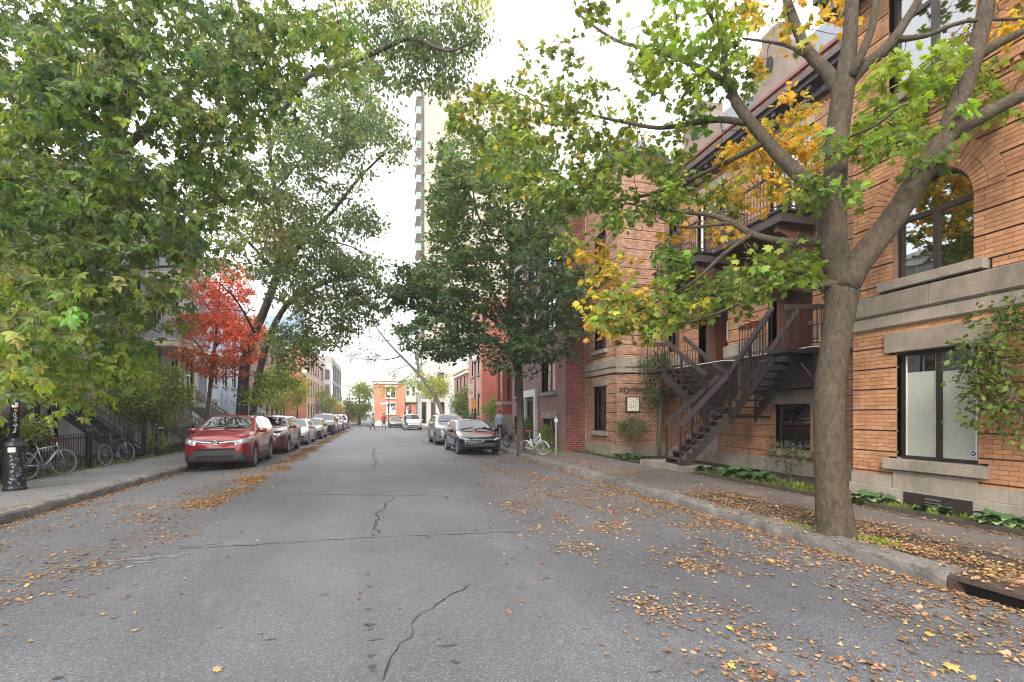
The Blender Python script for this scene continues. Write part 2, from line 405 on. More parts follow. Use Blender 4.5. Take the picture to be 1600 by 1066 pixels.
# low garden edging right
eg = M('mossy_timber_edge', (.06, .05, .038), .9, .5, 6, bmp=.5)
for a, b, lb in ((1.5, 6.3, 'mossy timber garden edge in front of the near brick bay'), (6.9, 10.9, 'timber garden edge by the hosta bed and the near staircase'),
                 (13.2, 19.0, 'low garden edge below the far bay with the framed board'), (19.2, 25.5, 'low garden edge before the purple brick house')):
    o = thing('garden_edge', lb, 'garden edge', (7.82, (a + b) / 2, 0))
    k = max(2, int((b - a) / 1.6)); L = (b - a)
    for i in range(k):
        y0 = -L / 2 + L * i / k
        MB().box(.01, .11, y0 + .006, y0 + L / k - .006, -.02, .125 + random.random() * .012).build('timber', eg, o)

rr = random.Random(44)
scm = M('pale_road_scuff', (.17, .17, .175), .8, .5, 9); oil = M('oil_stain', (.05, .05, .055), .45, .4, 7)
for px, py, r_, m_ in ((215, 876, .34, scm), (130, 884, .22, scm), (318, 852, .2, scm), (700, 1010, .05, oil), (588, 1000, .03, oil), (420, 1000, .03, oil), (1010, 1052, .03, oil), (860, 905, .035, oil), (505, 930, .03, oil)):
    x, y = gp(px, py)
    for q in range(14 if m_ is scm else 2):
        cx_, cy_ = x + rr.gauss(0, r_ * .8), y + rr.gauss(0, r_ * .25); s_ = r_ * rr.uniform(.05, .22) * (1 if m_ is scm else 3)
        pl = [(cx_ + s_ * (1.6 + rr.random()) * math.cos(a), cy_ + s_ * (.35 + .4 * rr.random()) * math.sin(a)) for a in [k * math.pi / 5 for k in range(10)]]
        MB().add([(p[0], p[1], roadz(p[0]) + .0035 + .0002 * q) for p in pl], [tuple(range(10))]).build('road_scuff' if m_ is scm else 'oil_spot', m_, parent=road, fix=False)
# ---------------------------------------------------------------- brick walls built brick by brick
BR_H, BR_L, BAND, GROOVE = .0675, .222, 5, .021
def intervals(z, u0, u1, holes, outer):
    iv = [(u0, u1)]
    for h in holes:
        if h[0] == 'rect': _, a, b, c, d = h; hit = c < z < d
        else:
            _, uc, r, zb, zs, ro = h
            hit = False
            if zb < z < zs: a, b = uc - r, uc + r; hit = True
            elif zs <= z:
                rr = ro if outer else r
                if z - zs < rr: q = math.sqrt(rr * rr - (z - zs) ** 2); a, b = uc - q, uc + q; hit = True
        if hit:
            nv = []
            for (p, q) in iv:
                if a > p: nv.append((p, min(q, a)))
                if b < q: nv.append((max(p, b), q))
            iv = [(p, q) for p, q in nv if q - p > .01]
    return iv
def plane(kind, c):
    # X: wall facing -X at x=c, u=y ; Y: wall facing -Y at y=c, u=x ; W: wall facing +X at x=c
    if kind == 'X': return lambda u, n, z: (c - n, u, z)
    if kind == 'W': return lambda u, n, z: (c + n, u, z)
    return lambda u, n, z: (u, c - n, z)
def pbox(mb, fn, u0, u1, n0, n1, z0, z1, mi=None):
    P = [fn(u0, n0, z0), fn(u1, n0, z0), fn(u1, n1, z0), fn(u0, n1, z0), fn(u0, n0, z1), fn(u1, n0, z1), fn(u1, n1, z1), fn(u0, n1, z1)]
    return mb.add(P, [(0, 3, 2, 1), (4, 5, 6, 7), (0, 1, 5, 4), (1, 2, 6, 5), (2, 3, 7, 6), (3, 0, 4, 7)], mi)
def wall_layout(u0, u1, z0, z1, holes, seed=0, band=BAND, bl=BR_L, bh=BR_H, g=.0038):
    """-> bricks [(u0,u1,z0,z1)], backing strips [(u0,u1,n,z0,z1)]"""
    rr = random.Random(seed); bricks = []; back = []; z = z0; row = 0
    while z < z1 - .01:
        ze = min(z + bh, z1); zm = (z + ze) / 2
        for a, b in intervals(zm, u0, u1, holes, False): back.append((a, b, -.005, z, ze))
        for a, b in intervals(zm, u0, u1, holes, True):
            p = a; off = (row % 2) * bl / 2; nxt = a + ((off if off else bl))
            while p < b - .02:
                q = min(nxt, b)
                if b - q < .05: q = b
                bricks.append((p + g * 1.15, q - g * 1.15, z + g, ze - g)); p = q; nxt = q + bl
        z = ze; row += 1
        if band and row % band == 0 and z < z1 - .05:
            for a, b in intervals(z + GROOVE / 2, u0, u1, holes, False): back.append((a, b, -.045, z, z + GROOVE))
            z += GROOVE
    # merge equal strips
    out = []; last = {}
    for s in back:
        k = (round(s[0], 4), round(s[1], 4), s[2])
        if k in last and abs(last[k][4] - s[3]) < 1e-4: last[k][4] = s[4]
        else: t = list(s); out.append(t); last[k] = t
    return bricks, out
BRK = [(.43, .21, .10), (.46, .23, .11), (.41, .195, .092), (.48, .255, .13), (.38, .175, .085), (.44, .23, .12)]
BRK2 = [(.38, .215, .145), (.42, .245, .165), (.35, .19, .125), (.44, .27, .19), (.33, .175, .115)]  # same brick as the near bay; its different light is painted in as pinker tones
def rcol(pal, rr):
    c = rr.choice(pal); k = .91 + .12 * rr.random(); return tuple(x * k for x in c) + (1,)
brick_stuff = M('orange_brick', attr=True, rough=.85, var=.22, scale=7, bmp=.35, bscale=50, grime=.38)
brick_one = M('orange_brick_single', (.425, .208, .10), rough=.85, var=.2, scale=7, bmp=.3, bscale=50, orand=.13, grime=.38)
def brick_mesh(bricks, fn, pal, seed=3, depth=.03):
    rr = random.Random(seed); V = []; Fi = []; C = []
    for i, (a, b, z0, z1) in enumerate(bricks):
        n = .001 + rr.random() * .003; n2 = n + (rr.random() - .5) * .0015
        p = [fn(a, n, z0), fn(b, n2, z0), fn(b, n2, z1), fn(a, n, z1), fn(a, -depth, z0), fn(b, -depth, z0), fn(b, -depth, z1), fn(a, -depth, z1)]
        V += p; k = 8 * i; Fi += [k, k + 1, k + 2, k + 3, k, k + 4, k + 5, k + 1, k + 1, k + 5, k + 6, k + 2, k + 2, k + 6, k + 7, k + 3, k + 3, k + 7, k + 4, k]
        c = rcol(pal, rr)
        if a: C += [c] * 8
    me = bulk('bricks', np.array(V), np.array(Fi), 4, np.array(C))
    bm = bmesh.new(); bm.from_mesh(me); bmesh.ops.recalc_face_normals(bm, faces=bm.faces); bm.to_mesh(me); bm.free()
    return me
def brick_wall(house, kind, c, u0, u1, z0, z1, holes, pal=BRK, seed=0, singles=0, band=BAND, thick=.3, name='wall', cen=None):
    fn = plane(kind, c); bricks, back = wall_layout(u0, u1, z0, z1, holes, seed, band)
    mb = MB()
    for a, b, n, p, q in back: pbox(mb, fn, a, b, -thick, n, p, q)
    wl = mb.build(name, mt['mortar'], house)
    if singles:
        def key(b):
            p = Vector(fn((b[0] + b[1]) / 2, 0, (b[2] + b[3]) / 2)) - Vector((0, 0, EYE))
            d = p.x * math.sin(PSI) + p.y * math.cos(PSI); l = p.x * math.cos(PSI) - p.y * math.sin(PSI)
            vis = d > .5 and abs(l / d * F) < 805 and -535 < HY - 533 - p.z / d * F < 535 and (cen is None or abs(CX + l / d * F - 1305) > 42)
            return (0 if vis and b[1] - b[0] > .2 else 1, d)
        bricks.sort(key=key); one, bricks = bricks[:singles], bricks[singles:]
        L, H = BR_L - .008, BR_H - .008
        sm = [pbox(MB(), fn, -L / 2, L / 2, -.03, .0, -H / 2, H / 2).mesh('brick') for _ in range(1)]
        off = Vector(fn(0, 0, 0))
        v = np.empty(len(sm[0].vertices) * 3, 'f'); sm[0].vertices.foreach_get('co', v); v = v.reshape(-1, 3) - np.array(off); sm[0].vertices.foreach_set('co', v.ravel().astype('f')); sm[0].update()
        bm = bmesh.new(); bm.from_mesh(sm[0]); bmesh.ops.recalc_face_normals(bm, faces=bm.faces); bm.to_mesh(sm[0]); bm.free()
        sm[0].materials.append(brick_one)
        rr = random.Random(5)
        for b in one:
            o = link('brick', sm[0], None, wl, loc=fn((b[0] + b[1]) / 2, .001 + rr.random() * .003, (b[2] + b[3]) / 2))
            o.scale = (1, (b[1] - b[0]) / L, 1) if kind != 'Y' else ((b[1] - b[0]) / L, 1, 1)
    me = brick_mesh(bricks, fn, pal, seed + 3)
    link('brickwork', me, brick_stuff, wl, kind='stuff')
    return fn, wl
def voussoirs(house, fn, uc, zs, r0, r1, a0=0, a1=180, n=22, pal=BRK, proud=.02, parent=None, dark=None):
    rr = random.Random(int(uc * 10)); root = parent or house
    mb = MB()
    for ring in ([(r0, (r0 + r1) / 2 - .004), ((r0 + r1) / 2 + .004, r1)] if r1 - r0 > .3 else [(r0, r1)]):
        for i in range(n):
            g = .004 / ring[0]
            t0 = R(a0 + (a1 - a0) * i / n) + g; t1 = R(a0 + (a1 - a0) * (i + 1) / n) - g; pr = proud + (rr.random() - .5) * .006
            P = []
            for nn in (pr, -.06):
                for (rad, t) in ((ring[0], t0), (ring[1], t0), (ring[1], t1), (ring[0], t1)):
                    P.append(fn(uc + rad * math.cos(t), nn, zs + rad * math.sin(t)))
            MBv = MB().add(P, [(0, 1, 2, 3), (7, 6, 5, 4), (0, 4, 5, 1), (1, 5, 6, 2), (2, 6, 7, 3), (3, 7, 4, 0)])
            MBv.build('arch_brick', brick_one, parent=root)
def stone(house, fn, u0, u1, n0, n1, z0, z1, name='stone_course', joints=None, m=None, cham=0):
    """stone blocks side by side"""
    k = joints or max(1, int(round((u1 - u0) / 1.1))); obs = []
    for i in range(k):
        a = u0 + (u1 - u0) * i / k; b = u0 + (u1 - u0) * (i + 1) / k
        g = .003 if k > 1 else 0; mb = MB()
        if cham:
            P = []
            for u in (a + g, b - g):
                P += [fn(u, n0, z0), fn(u, n1 - cham, z0), fn(u, n1, z0 + cham), fn(u, n1, z1 - cham * .5), fn(u, n1 - cham * .5, z1), fn(u, n0, z1)]
            mb.add(P, [(0, 1, 2, 3, 4, 5), (11, 10, 9, 8, 7, 6)] + [(j, j + 6, (j + 1) % 6 + 6, (j + 1) % 6) for j in range(6)])
        else: pbox(mb, fn, a + g, b - g, n0, n1, z0, z1)
        obs.append(mb.build(name, m or mt['stone'], house))
    return obs
def rectwin(house, fn, u0, u1, z0, z1, mull=1, rails=(), frame=None, dep=.13, fw=.055, glassm=None, label=None, name='window'):
    frame = frame or mt['frame']; mb = MB(); n0, n1 = -dep - .06, -dep
    for a, b, c, d in ((u0, u1, z0, z0 + fw), (u0, u1, z1 - fw, z1)): pbox(mb, fn, a, b, n0, n1, c, d)
    pbox(mb, fn, u0, u0 + fw, n0, n1 - .002, z0 + fw, z1 - fw); pbox(mb, fn, u1 - fw, u1, n0, n1 - .002, z0 + fw, z1 - fw)
    W = u1 - u0 - 2 * fw
    for i in range(1, mull + 1):
        u = u0 + fw + W * i / (mull + 1); pbox(mb, fn, u - fw * .7, u + fw * .7, n0, n1 + .004, z0 + fw, z1 - fw)
    for r in rails:
        z = z0 + (z1 - z0) * r; pbox(mb, fn, u0 + fw, u1 - fw, n0, n1 - .004, z - fw * .5, z + fw * .5)
    wn = mb.build(name, frame, house)
    if label: wn['label'] = label
    for i in range(mull + 1):
        a = u0 + fw + W * i / (mull + 1); b = u0 + fw + W * (i + 1) / (mull + 1)
        pb = MB(); pbox(pb, fn, a, b, -dep - .035, -dep - .028, z0 + fw, z1 - fw); pb.build('pane', glassm or mt['glass'], wn)
    # reveal
    rv = MB()
    pbox(rv, fn, u0 - .01, u0, -.28, -.012, z0, z1); pbox(rv, fn, u1, u1 + .01, -.28, -.012, z0, z1)
    rv.build('reveal', mt['stone_dark'], wn)
    return wn
# ================================================================ near brick house
HX, RX = 8.4, 10.4
house = thing('brick_house', 'orange brick row house with arched window, twin iron balconies and stone bands on the right', 'house', (0, 0, 0))
fX = plane('X', HX)
# --- near bay
holes = [('rect', 5.02, 6.17, .86, 2.64), ('arch', 5.66, .585, 3.86, 4.87, .98), ('rect', 5.05, 6.3, 6.95, 9.1), ('rect', 1.2, 2.4, .86, 2.64), ('arch', 1.8, .585, 3.86, 4.87, .98), ('rect', 4.9, 6.3, 2.64, 2.98),
         ('rect', -1, 8, 3.08, 3.66), ('rect', 4.9, 6.3, .66, .86), ('rect', -1, 8, -1, .46), ('rect', 4.85, 6.45, 3.66, 3.86), ('rect', 4.9, 6.42, 6.78, 6.95)]
fn, nearwall = brick_wall(house, 'X', HX, .0, 6.95, -.1, 9.05, holes, BRK, 1, singles=300, name='wall', cen=1)
stone(house, fX, .0, 6.99, -.3, .05, .02, .36, 'base_stone', 5, cham=.02); stone(house, fX, .0, 6.97, -.3, .02, .364, .56, 'base_stone', 6)
stone(house, fX, 5.0, 6.2, .022, .045, .36, .66, 'base_stone', 1)
stone(house, fX, .0, 7.0, -.3, .06, 3.08, 3.3, 'stone_band', 4, mt['stone'], .03); stone(house, fX, .0, 7.02, -.3, .10, 3.304, 3.66, 'stone_band', 5, mt['stone_dark'], .035)
stone(house, fX, 4.86, 6.34, -.3, .055, 2.642, 2.98, 'lintel', 1, mt['stone_dark'], .012)
stone(house, fX, 4.88, 6.32, -.3, .13, .68, .858, 'window_sill', 1, mt['stone'], .012)
stone(house, fX, 4.90, 6.42, -.3, .12, 3.70, 3.858, 'window_sill', 1, mt['stone'], .012)
stone(house, fX, 4.9, 6.42, -.3, .12, 6.80, 6.948, 'window_sill', 1, mt['stone'], .012)
# brick dentil course under the upper floor
for i in range(58):
    MB().box(HX - .05, HX - .003, .15 + i * .115, .15 + i * .115 + .06, 6.42, 6.48).build('dentil', brick_one, house)
stone(house, fX, 0.0, 6.97, -.02, .06, 6.49, 6.53, 'string_course', 5, brick_one)
voussoirs(house, fX, 5.66, 4.87, .59, .975, n=30, parent=house)
# lower double window with frosted lower panes
lw = rectwin(house, fX, 5.02, 6.17, .86, 2.64, 1, (), dep=.10, fw=.06)
fro = M('frosted_film', (.36, .38, .33), .3, .12, 1.2)
pb = MB(); pbox(pb, fX, 5.08, 5.565, -.127, -.123, .92, 2.28); pb.build('frosted_film', fro, lw)
pb = MB(); pbox(pb, fX, 5.625, 6.11, -.127, -.123, .92, 2.30); pb.build('frosted_film', fro, lw)
for a, b in ((5.1, 5.12), (6.085, 6.105), (5.64, 5.655)):
    pb = MB(); pbox(pb, fX, a, b, -.1225, -.118, .92, 2.58); pb.build('bead', mt['white'], lw)
# round security sticker on the pane
st = MB(); st.prism([(5.15 + .048 * math.cos(k * math.pi / 4 + .39), 1.02 + .048 * math.sin(k * math.pi / 4 + .39)) for k in range(8)], lambda u, v, n: (HX + .122 - n, u, v), 0, .003)
sk = st.build('sticker', mt['white'], lw)
st = MB(); st.prism([(5.15 + .037 * math.cos(k * math.pi / 4 + .39), 1.02 + .037 * math.sin(k * math.pi / 4 + .39)) for k in range(8)], lambda u, v, n: (HX + .122 - n, u, v), .0031, .005)
st.build('sticker_face', M('sticker_blue', (.02, .025, .16), .4, .05), lw)
st = MB(); st.prism([(5.126, 1.012), (5.174, 1.012), (5.168, 1.03), (5.158, 1.026), (5.15, 1.036), (5.142, 1.026), (5.132, 1.03)], lambda u, v, n: (HX + .122 - n, u, v), .0051, .0065)
st.build('sticker_mark', mt['white'], lw)
lamp = MB(); lamp.lathe([(.001, 0), (.10, .01), (.02, .09), (.001, .1)], (HX + 1.1, 5.35, 2.32), sides=12)
lm, nt_, bs_ = newmat('warm_lamp_glow'); bs_.inputs['Emission Color'].default_value = (1, .6, .25, 1); bs_.inputs['Emission Strength'].default_value = 4
lamp.build('ceiling_lamp', lm, house)
# arched window
aw = MB(); uc, zs, r, fw = 5.66, 4.87, .575, .055
pbox(aw, fX, uc - r, uc + r, -.19, -.13, 3.86, 3.92); pbox(aw, fX, uc - r, uc - r + fw, -.19, -.132, 3.92, zs); pbox(aw, fX, uc + r - fw, uc + r, -.19, -.132, 3.92, zs)
pbox(aw, fX, uc - r + fw, uc + r - fw, -.19, -.128, zs - .04, zs + .035); pbox(aw, fX, uc - .04, uc + .04, -.19, -.126, 3.92, zs - .04)
for i in range(20):
    t0, t1 = math.pi * i / 20, math.pi * (i + 1) / 20; P = []
    for nn in (-.13, -.19):
        for rad, t in ((r - fw, t0), (r, t0), (r, t1), (r - fw, t1)): P.append(fX(uc + rad * math.cos(t), nn, zs + rad * math.sin(t)))
    aw.add(P, [(0, 1, 2, 3), (7, 6, 5, 4), (0, 4, 5, 1), (2, 6, 7, 3)])
awo = aw.build('arched_window', mt['frame'], house)
for a, b in ((uc - r + fw, uc - .04), (uc + .04, uc + r - fw)):
    pb = MB(); pbox(pb, fX, a, b, -.17, -.163, 3.92, zs - .04); pb.build('pane', mt['glass'], awo)
pb = MB(); pb.prism([(uc + (r - fw) * math.cos(math.pi * k / 16), zs + .035 + (r - fw - .035) * math.sin(math.pi * k / 16)) for k in range(17)], lambda u, v, n: fX(u, n, v), -.17, -.163); pb.build('fanlight_pane', mt['glass'], awo)
pb = MB(); pbox(pb, fX, 6.0, 6.03, -.24, -.22, 3.92, 4.7); pbox(pb, fX, 5.72, 5.74, -.24, -.22, 3.92, 4.75); pb.build('inner_trim', mt['cream'], awo)
# plant in a turquoise pot on the inner sill
pp = thing('potted_plant', 'small green plant in turquoise pot behind the arched window', 'potted plant', (HX + .34, 5.86, 3.90))
MB().lathe([(.045, 0), (.065, .10), (.06, .1), (.04, .02)], sides=12).build('pot', M('turquoise_glaze', (.02, .3, .33), .3, .1), pp, smooth=True)
pl = MB()
for k in range(9):
    a = k * .7; pl.add([(0, 0, .1), (.02 + .05 * math.cos(a), .05 * math.sin(a), .25), (.06 * math.cos(a), .06 * math.sin(a), .36 - .01 * k), (-.02 + .04 * math.cos(a), .05 * math.sin(a), .24)], [(0, 1, 2, 3)])
pl.build('leaf_tuft', M('houseplant_green', (.05, .16, .05), .5, .2), pp, fix=False)
MB().box(HX + .22, HX + .5, 5.1, 6.25, 3.83, 3.895).build('inner_sill', mt['cream'], awo)
# upper window
uw = rectwin(house, fX, 5.05, 6.3, 6.95, 9.05, 1, (.62,), dep=.12, fw=.07)
# basement panel with vent
pb = MB(); pbox(pb, fX, 5.05, 6.02, .055, .06, .03, .33); bp_ = pb.build('basement_panel', M('dark_panel', (.025, .016, .015), .6, .3), house)
for k in range(5):
    pb = MB(); z = .07 + k * .045; pb.add([fX(5.46, .064, z + .03), fX(5.68, .064, z + .03), fX(5.68, .09, z), fX(5.46, .09, z), fX(5.46, .064, z), fX(5.68, .064, z)], [(0, 1, 2, 3), (3, 2, 5, 4)]); pb.build('vent_slat', mt['brown_mid'], bp_, fix=False)
# side of near bay (faces away), top cornice
MB().box(HX + .302, RX - .002, 6.63, 6.94, -.1, 9.05).build('side_wall', mt['mortar'], house)
MB().box(HX - .38, HX + .5, -.2, 7.3, 9.06, 9.16).box(HX - .30, HX + .4, -.1, 7.2, 9.162, 9.4).box(HX - .45, HX + .5, -.2, 7.4, 9.402, 9.5).build('bay_cornice', mt['brown_mid'], house)
for i in range(8): MB().box(HX - .34, HX - .02, .3 + i * .93, .42 + i * .93, 8.86, 9.055).build('cornice_bracket', mt['brown_mid'], house)
# --- recess facade
fR = plane('X', RX)
rh = [('rect', 9.75, 10.85, .68, 1.88), ('arch', 10.4, .72, 3.2, 4.85, 1.02), ('arch', 13.45, .72, 3.2, 4.85, 1.02), ('rect', 7.4, 8.2, .6, 1.9), ('rect', 7.35, 8.3, 3.9, 5.6),
      ('rect', 9.75, 11.05, 6.7, 8.85), ('rect', 12.9, 14.2, 6.7, 8.85), ('rect', 15.25, 15.95, 3.9, 5.6), ('rect', 15.0, 15.9, 6.9, 8.7), ('rect', 7.5, 8.5, 6.9, 8.7),
      ('rect', 9.2, 11.6, 1.88, 2.3), ('rect', 11.15, 12.6, 3.08, 3.68), ('rect', 6.95, 9.2, 3.08, 3.68), ('rect', 14.5, 16.2, 3.08, 3.68), ('rect', 6, 17, -1, .42), ('rect', 13.2, 13.9, .42, 2.2)]
brick_wall(house, 'X', RX, 6.96, 16.2, -.1, 9.35, rh, BRK2[:3] + BRK[:3], 2, name='recess_wall')
stone(house, fR, 6.97, 16.18, -.3, .05, -.05, .42, 'base_stone', 9, mt['stone'], .015)
stone(house, fR, 9.2, 11.6, -.3, .03, 1.882, 2.3, 'lintel', 2, mt['stone'])
stone(house, fR, 9.6, 11.0, -.3, .12, .52, .678, 'window_sill', 1, mt['stone'], .012)
for a, b, k in ((11.15, 12.62, 1), (14.52, 16.18, 1), (6.97, 9.25, 2)):
    stone(house, fR, a, b, -.3, .16, 3.08, 3.3, 'stone_band', k, mt['stone'], .04); stone(house, fR, a, b, -.3, .26, 3.304, 3.68, 'stone_band', k, mt['stone'], .05)
for uc in (10.4, 13.45): voussoirs(house, fR, uc, 4.85, .725, 1.01, n=24, parent=house)
rectwin(house, fR, 9.75, 10.85, .68, 1.88, 0, (.47,), dep=.12, fw=.06)
rectwin(house, fR, 7.35, 8.3, 3.9, 5.6, 0, (.5,), fw=.05); rectwin(house, fR, 15.25, 15.95, 3.9, 5.6, 0, (.5,), fw=.05)
rectwin(house, fR, 15.0, 15.9, 6.9, 8.7, 0, (.5,), fw=.05); rectwin(house, fR, 7.5, 8.5, 6.9, 8.7, 0, (.5,), fw=.05); rectwin(house, fR, 7.4, 8.2, .6, 1.9, 0, (), fw=.05)
bd = MB(); pbox(bd, fR, 13.2, 13.9, -.12, -.1, .42, 2.2); pbox(bd, fR, 13.2, 13.27, -.1, -.06, .42, 2.2); pbox(bd, fR, 13.83, 13.9, -.1, -.06, .42, 2.2); bd.build('basement_door', M('pale_grey_door', (.3, .3, .29), .6, .2), house)
for a, b in ((9.75, 11.05), (12.9, 14.2)):
    wn = rectwin(house, fR, a, b, 6.7, 8.85, 1, (.75,), frame=mt['white'], fw=.06, name='balcony_door')
    pb = MB(); pbox(pb, fR, a + .07, b - .07, -.26, -.24, 6.8, 8.7); pb.build('curtain', mt['curtain'], wn)
    stone(house, fR, a - .15, b + .15, -.2, .05, 8.852, 9.12, 'lintel', 1)
# entrance doors in the arches
dm = M('red_brown_door', (.085, .021, .012), .35, .3, 3)
for uc, first in ((10.4, True), (13.45, False)):
    dr_ = MB(); n0 = -.72
    pbox(dr_, fR, uc - .72, uc + .72, n0 - .05, n0, 3.2, 5.6); dro = dr_.build('door_frame', mt['frame'], house)
    for (a, b) in ((uc - .68, uc - .24), (uc - .19, uc + .19), (uc + .24, uc + .68)):
        lf = MB(); pbox(lf, fR, a, b, n0 + .001, n0 + .035, 3.24, 4.78); lfo = lf.build('door_leaf', dm, dro)
    lf = MB(); pbox(lf, fR, uc - .17, uc + .17, n0 + .036, n0 + .045, 4.05, 4.7) if not first else pbox(lf, fR, uc - .64, uc - .26, n0 + .036, n0 + .045, 3.55, 4.72); lf.build('door_curtain', mt['curtain'], dro)
    rv = MB()
    pbox(rv, fR, uc - .73, uc - .72, n0, -.012, 3.2, 4.85); pbox(rv, fR, uc + .72, uc + .73, n0, -.012, 3.2, 4.85)
    for i in range(14):
        t0, t1 = math.pi * i / 14, math.pi * (i + 1) / 14
        rv.add([fR(uc + .722 * math.cos(t), nn, 4.85 + .722 * math.sin(t)) for t in (t0, t1) for nn in (-.02, n0)], [(0, 1, 3, 2)])
    rv.build('door_reveal', M('reveal_brown', (.11, .05, .035), .8, .3), dro)
    pbm = MB(); pbm.lathe([(.03, 0), (.05, .0), (.05, .02), (.03, .02)], (RX + .66, uc - .02, 4.05), 'X', 14, closed=True); pbm.build('door_knocker', mt['steel'], dro)
    # porch below with slatted front
    po = MB(); po.box(RX - .52, RX - .062, uc - 1.22, uc + 1.22, 3.1, 3.2); pr = po.build('porch_floor', mt['brown'], house)
    MB().box(RX - .56, RX - .06, uc - 1.24, uc + 1.24, 3.202, 3.222).build('threshold', mt['white'], pr)
    for k in range(13):
        z = 2.26 + k * .064
        MB().add([(RX - .50, uc - 1.2, z + .058), (RX - .50, uc + 1.2, z + .058), (RX - .53, uc + 1.2, z), (RX - .53, uc - 1.2, z), (RX - .49, uc - 1.2, z), (RX - .49, uc + 1.2, z)],
                 [(0, 1, 2, 3), (3, 2, 5, 4)]).build('slat', mt['brown'], pr, fix=False)
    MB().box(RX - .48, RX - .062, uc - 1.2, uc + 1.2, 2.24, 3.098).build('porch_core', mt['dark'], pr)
# number on the glass of the near door
def text(body, size, loc, rot, m, name, parent=None, ext=.004, shear=0, align='CENTER', sx=1.0):
    cu = bpy.data.curves.new('txt', 'FONT'); cu.body = body; cu.size = size; cu.extrude = ext; cu.shear = shear; cu.align_x = align; cu.align_y = 'CENTER'; cu.resolution_u = 2
    t = bpy.data.objects.new('txt', cu); col.objects.link(t); bpy.context.view_layer.update()
    me = bpy.data.meshes.new_from_object(t); bpy.data.objects.remove(t)
    me.materials.clear(); o = link(name, me, m, parent); o.location = loc; o.rotation_euler = rot; o.scale = (sx, 1, 1); return o
FACE_X = (R(90), 0, R(-90)); FACE_Y = (R(90), 0, 0)
text('850', .13, (RX + .66, 10.0, 3.62), FACE_X, mt['white'], 'house_number', house)
# upper balconies
def baluster_rail(parent, pts, h, rail_w=.05, rail_h=.05, gap=.12, m=None, mh=None, bot=.1, rb=.009, handr_drop=0):
    m = m or mt['brown_mid']; mh = mh or m; hr = MB(); br = MB()
    for a, b in zip(pts[:-1], pts[1:]):
        a = Vector(a); b = Vector(b)
        hr.bar(a + Vector((0, 0, h)), b + Vector((0, 0, h)), rail_w, rail_h); br.bar(a + Vector((0, 0, bot)), b + Vector((0, 0, bot)), .03, .025)
    hr.build('handrail', mh, parent); br.build('bottom_rail', m, parent)
    bal = MB().box(-rb, rb, -rb, rb, 0, h - bot - rail_h / 2 - .002).mesh('baluster'); bal.materials.append(m)
    first = True
    for a, b in zip(pts[:-1], pts[1:]):
        a = Vector(a); b = Vector(b); k = max(1, int((b - a).length / gap))
        for i in range(k + (1 if b == Vector(pts[-1]) else 0)):
            p = a.lerp(b, i / k); link('baluster', bal, None, parent, loc=(p.x, p.y, p.z + bot))
for uc, y0, y1 in ((10.4, 9.43, 11.86), (13.45, 12.57, 14.95)):
    bb = MB().box(9.2, RX - .06, y0, y1, 6.22, 6.46).build('balcony', mt['brown_mid'], house)
    MB().box(9.14, RX - .06, y0 - .06, y1 + .06, 6.462, 6.52).build('deck_edge', mt['brown'], bb)
    baluster_rail(bb, [(RX - .08, y0 + .03, 6.52), (9.22, y0 + .03, 6.52), (9.22, y1 - .03, 6.52), (RX - .08, y1 - .03, 6.52)], .92, .045, .04, .105)
    for yb in (y0 + .18, y1 - .3):
        sc_ = MB(); P = [(9.3, 6.218), (RX - .06, 6.218), (RX - .06, 5.45), (RX - .12, 5.42), (RX - .2, 5.6), (RX - .38, 5.68), (RX - .5, 5.84), (RX - .75, 5.9), (9.42, 6.02), (9.3, 6.05)]
        sc_.prism(P, lambda u, v, n: (u, yb + n, v), 0, .13); br_ = sc_.build('bracket', M('carved_bracket_wood', (.13, .055, .035), .6, .3, 6), house)
        ro = MB(); ro.lathe([(.0, -.02), (.1, -.02), (.12, 0), (.1, .0), (.07, -.008)], (RX - .42, yb - .004, 6.04), 'Y', 14)
        for k in range(10):
            a = k * math.pi / 5; ro.bar((RX - .42 + .03 * math.cos(a), yb - .022, 6.04 + .03 * math.sin(a)), (RX - .42 + .09 * math.cos(a), yb - .022, 6.04 + .09 * math.sin(a)), .02, .014)
        ro.build('rosette', mt['brown_mid'], br_)
# cornice, parapet, roof
cn = MB(); cn.box(RX - .18, RX + .3, 6.96, 16.19, 9.352, 9.5).box(RX - .42, RX + .3, 6.96, 16.19, 9.62, 9.74).box(RX - .52, RX + .3, 6.96, 16.19, 9.742, 9.86); cno = cn.build('cornice', mt['brown_mid'], house)
MB().box(RX - .12, RX + .3, 6.96, 16.19, 9.502, 9.618).build('frieze', mt['brown'], house)
for i in range(17): MB().box(RX - .36, RX - .122, 7.2 + i * .55, 7.32 + i * .55, 9.502, 9.617).build('cornice_bracket', mt['brown_mid'], cno)
pa = brick_wall(house, 'X', RX - .05, 6.96, 16.2, 9.862, 10.35, [], BRK2, 5, name='parapet', band=0)
MB().box(RX - .13, RX + .3, 6.96, 16.2, 10.352, 10.44).build('parapet_cap', M('red_brown_cap', (.2, .075, .06), .6, .3), house)
MB().add([(RX + .35, 6.96, 10.3), (RX + 1.3, 6.96, 12.3), (RX + 1.3, 19, 12.3), (RX + .35, 19, 10.3)], [(0, 1, 2, 3)]).build('mansard_roof', mt['slate'], house, fix=False)
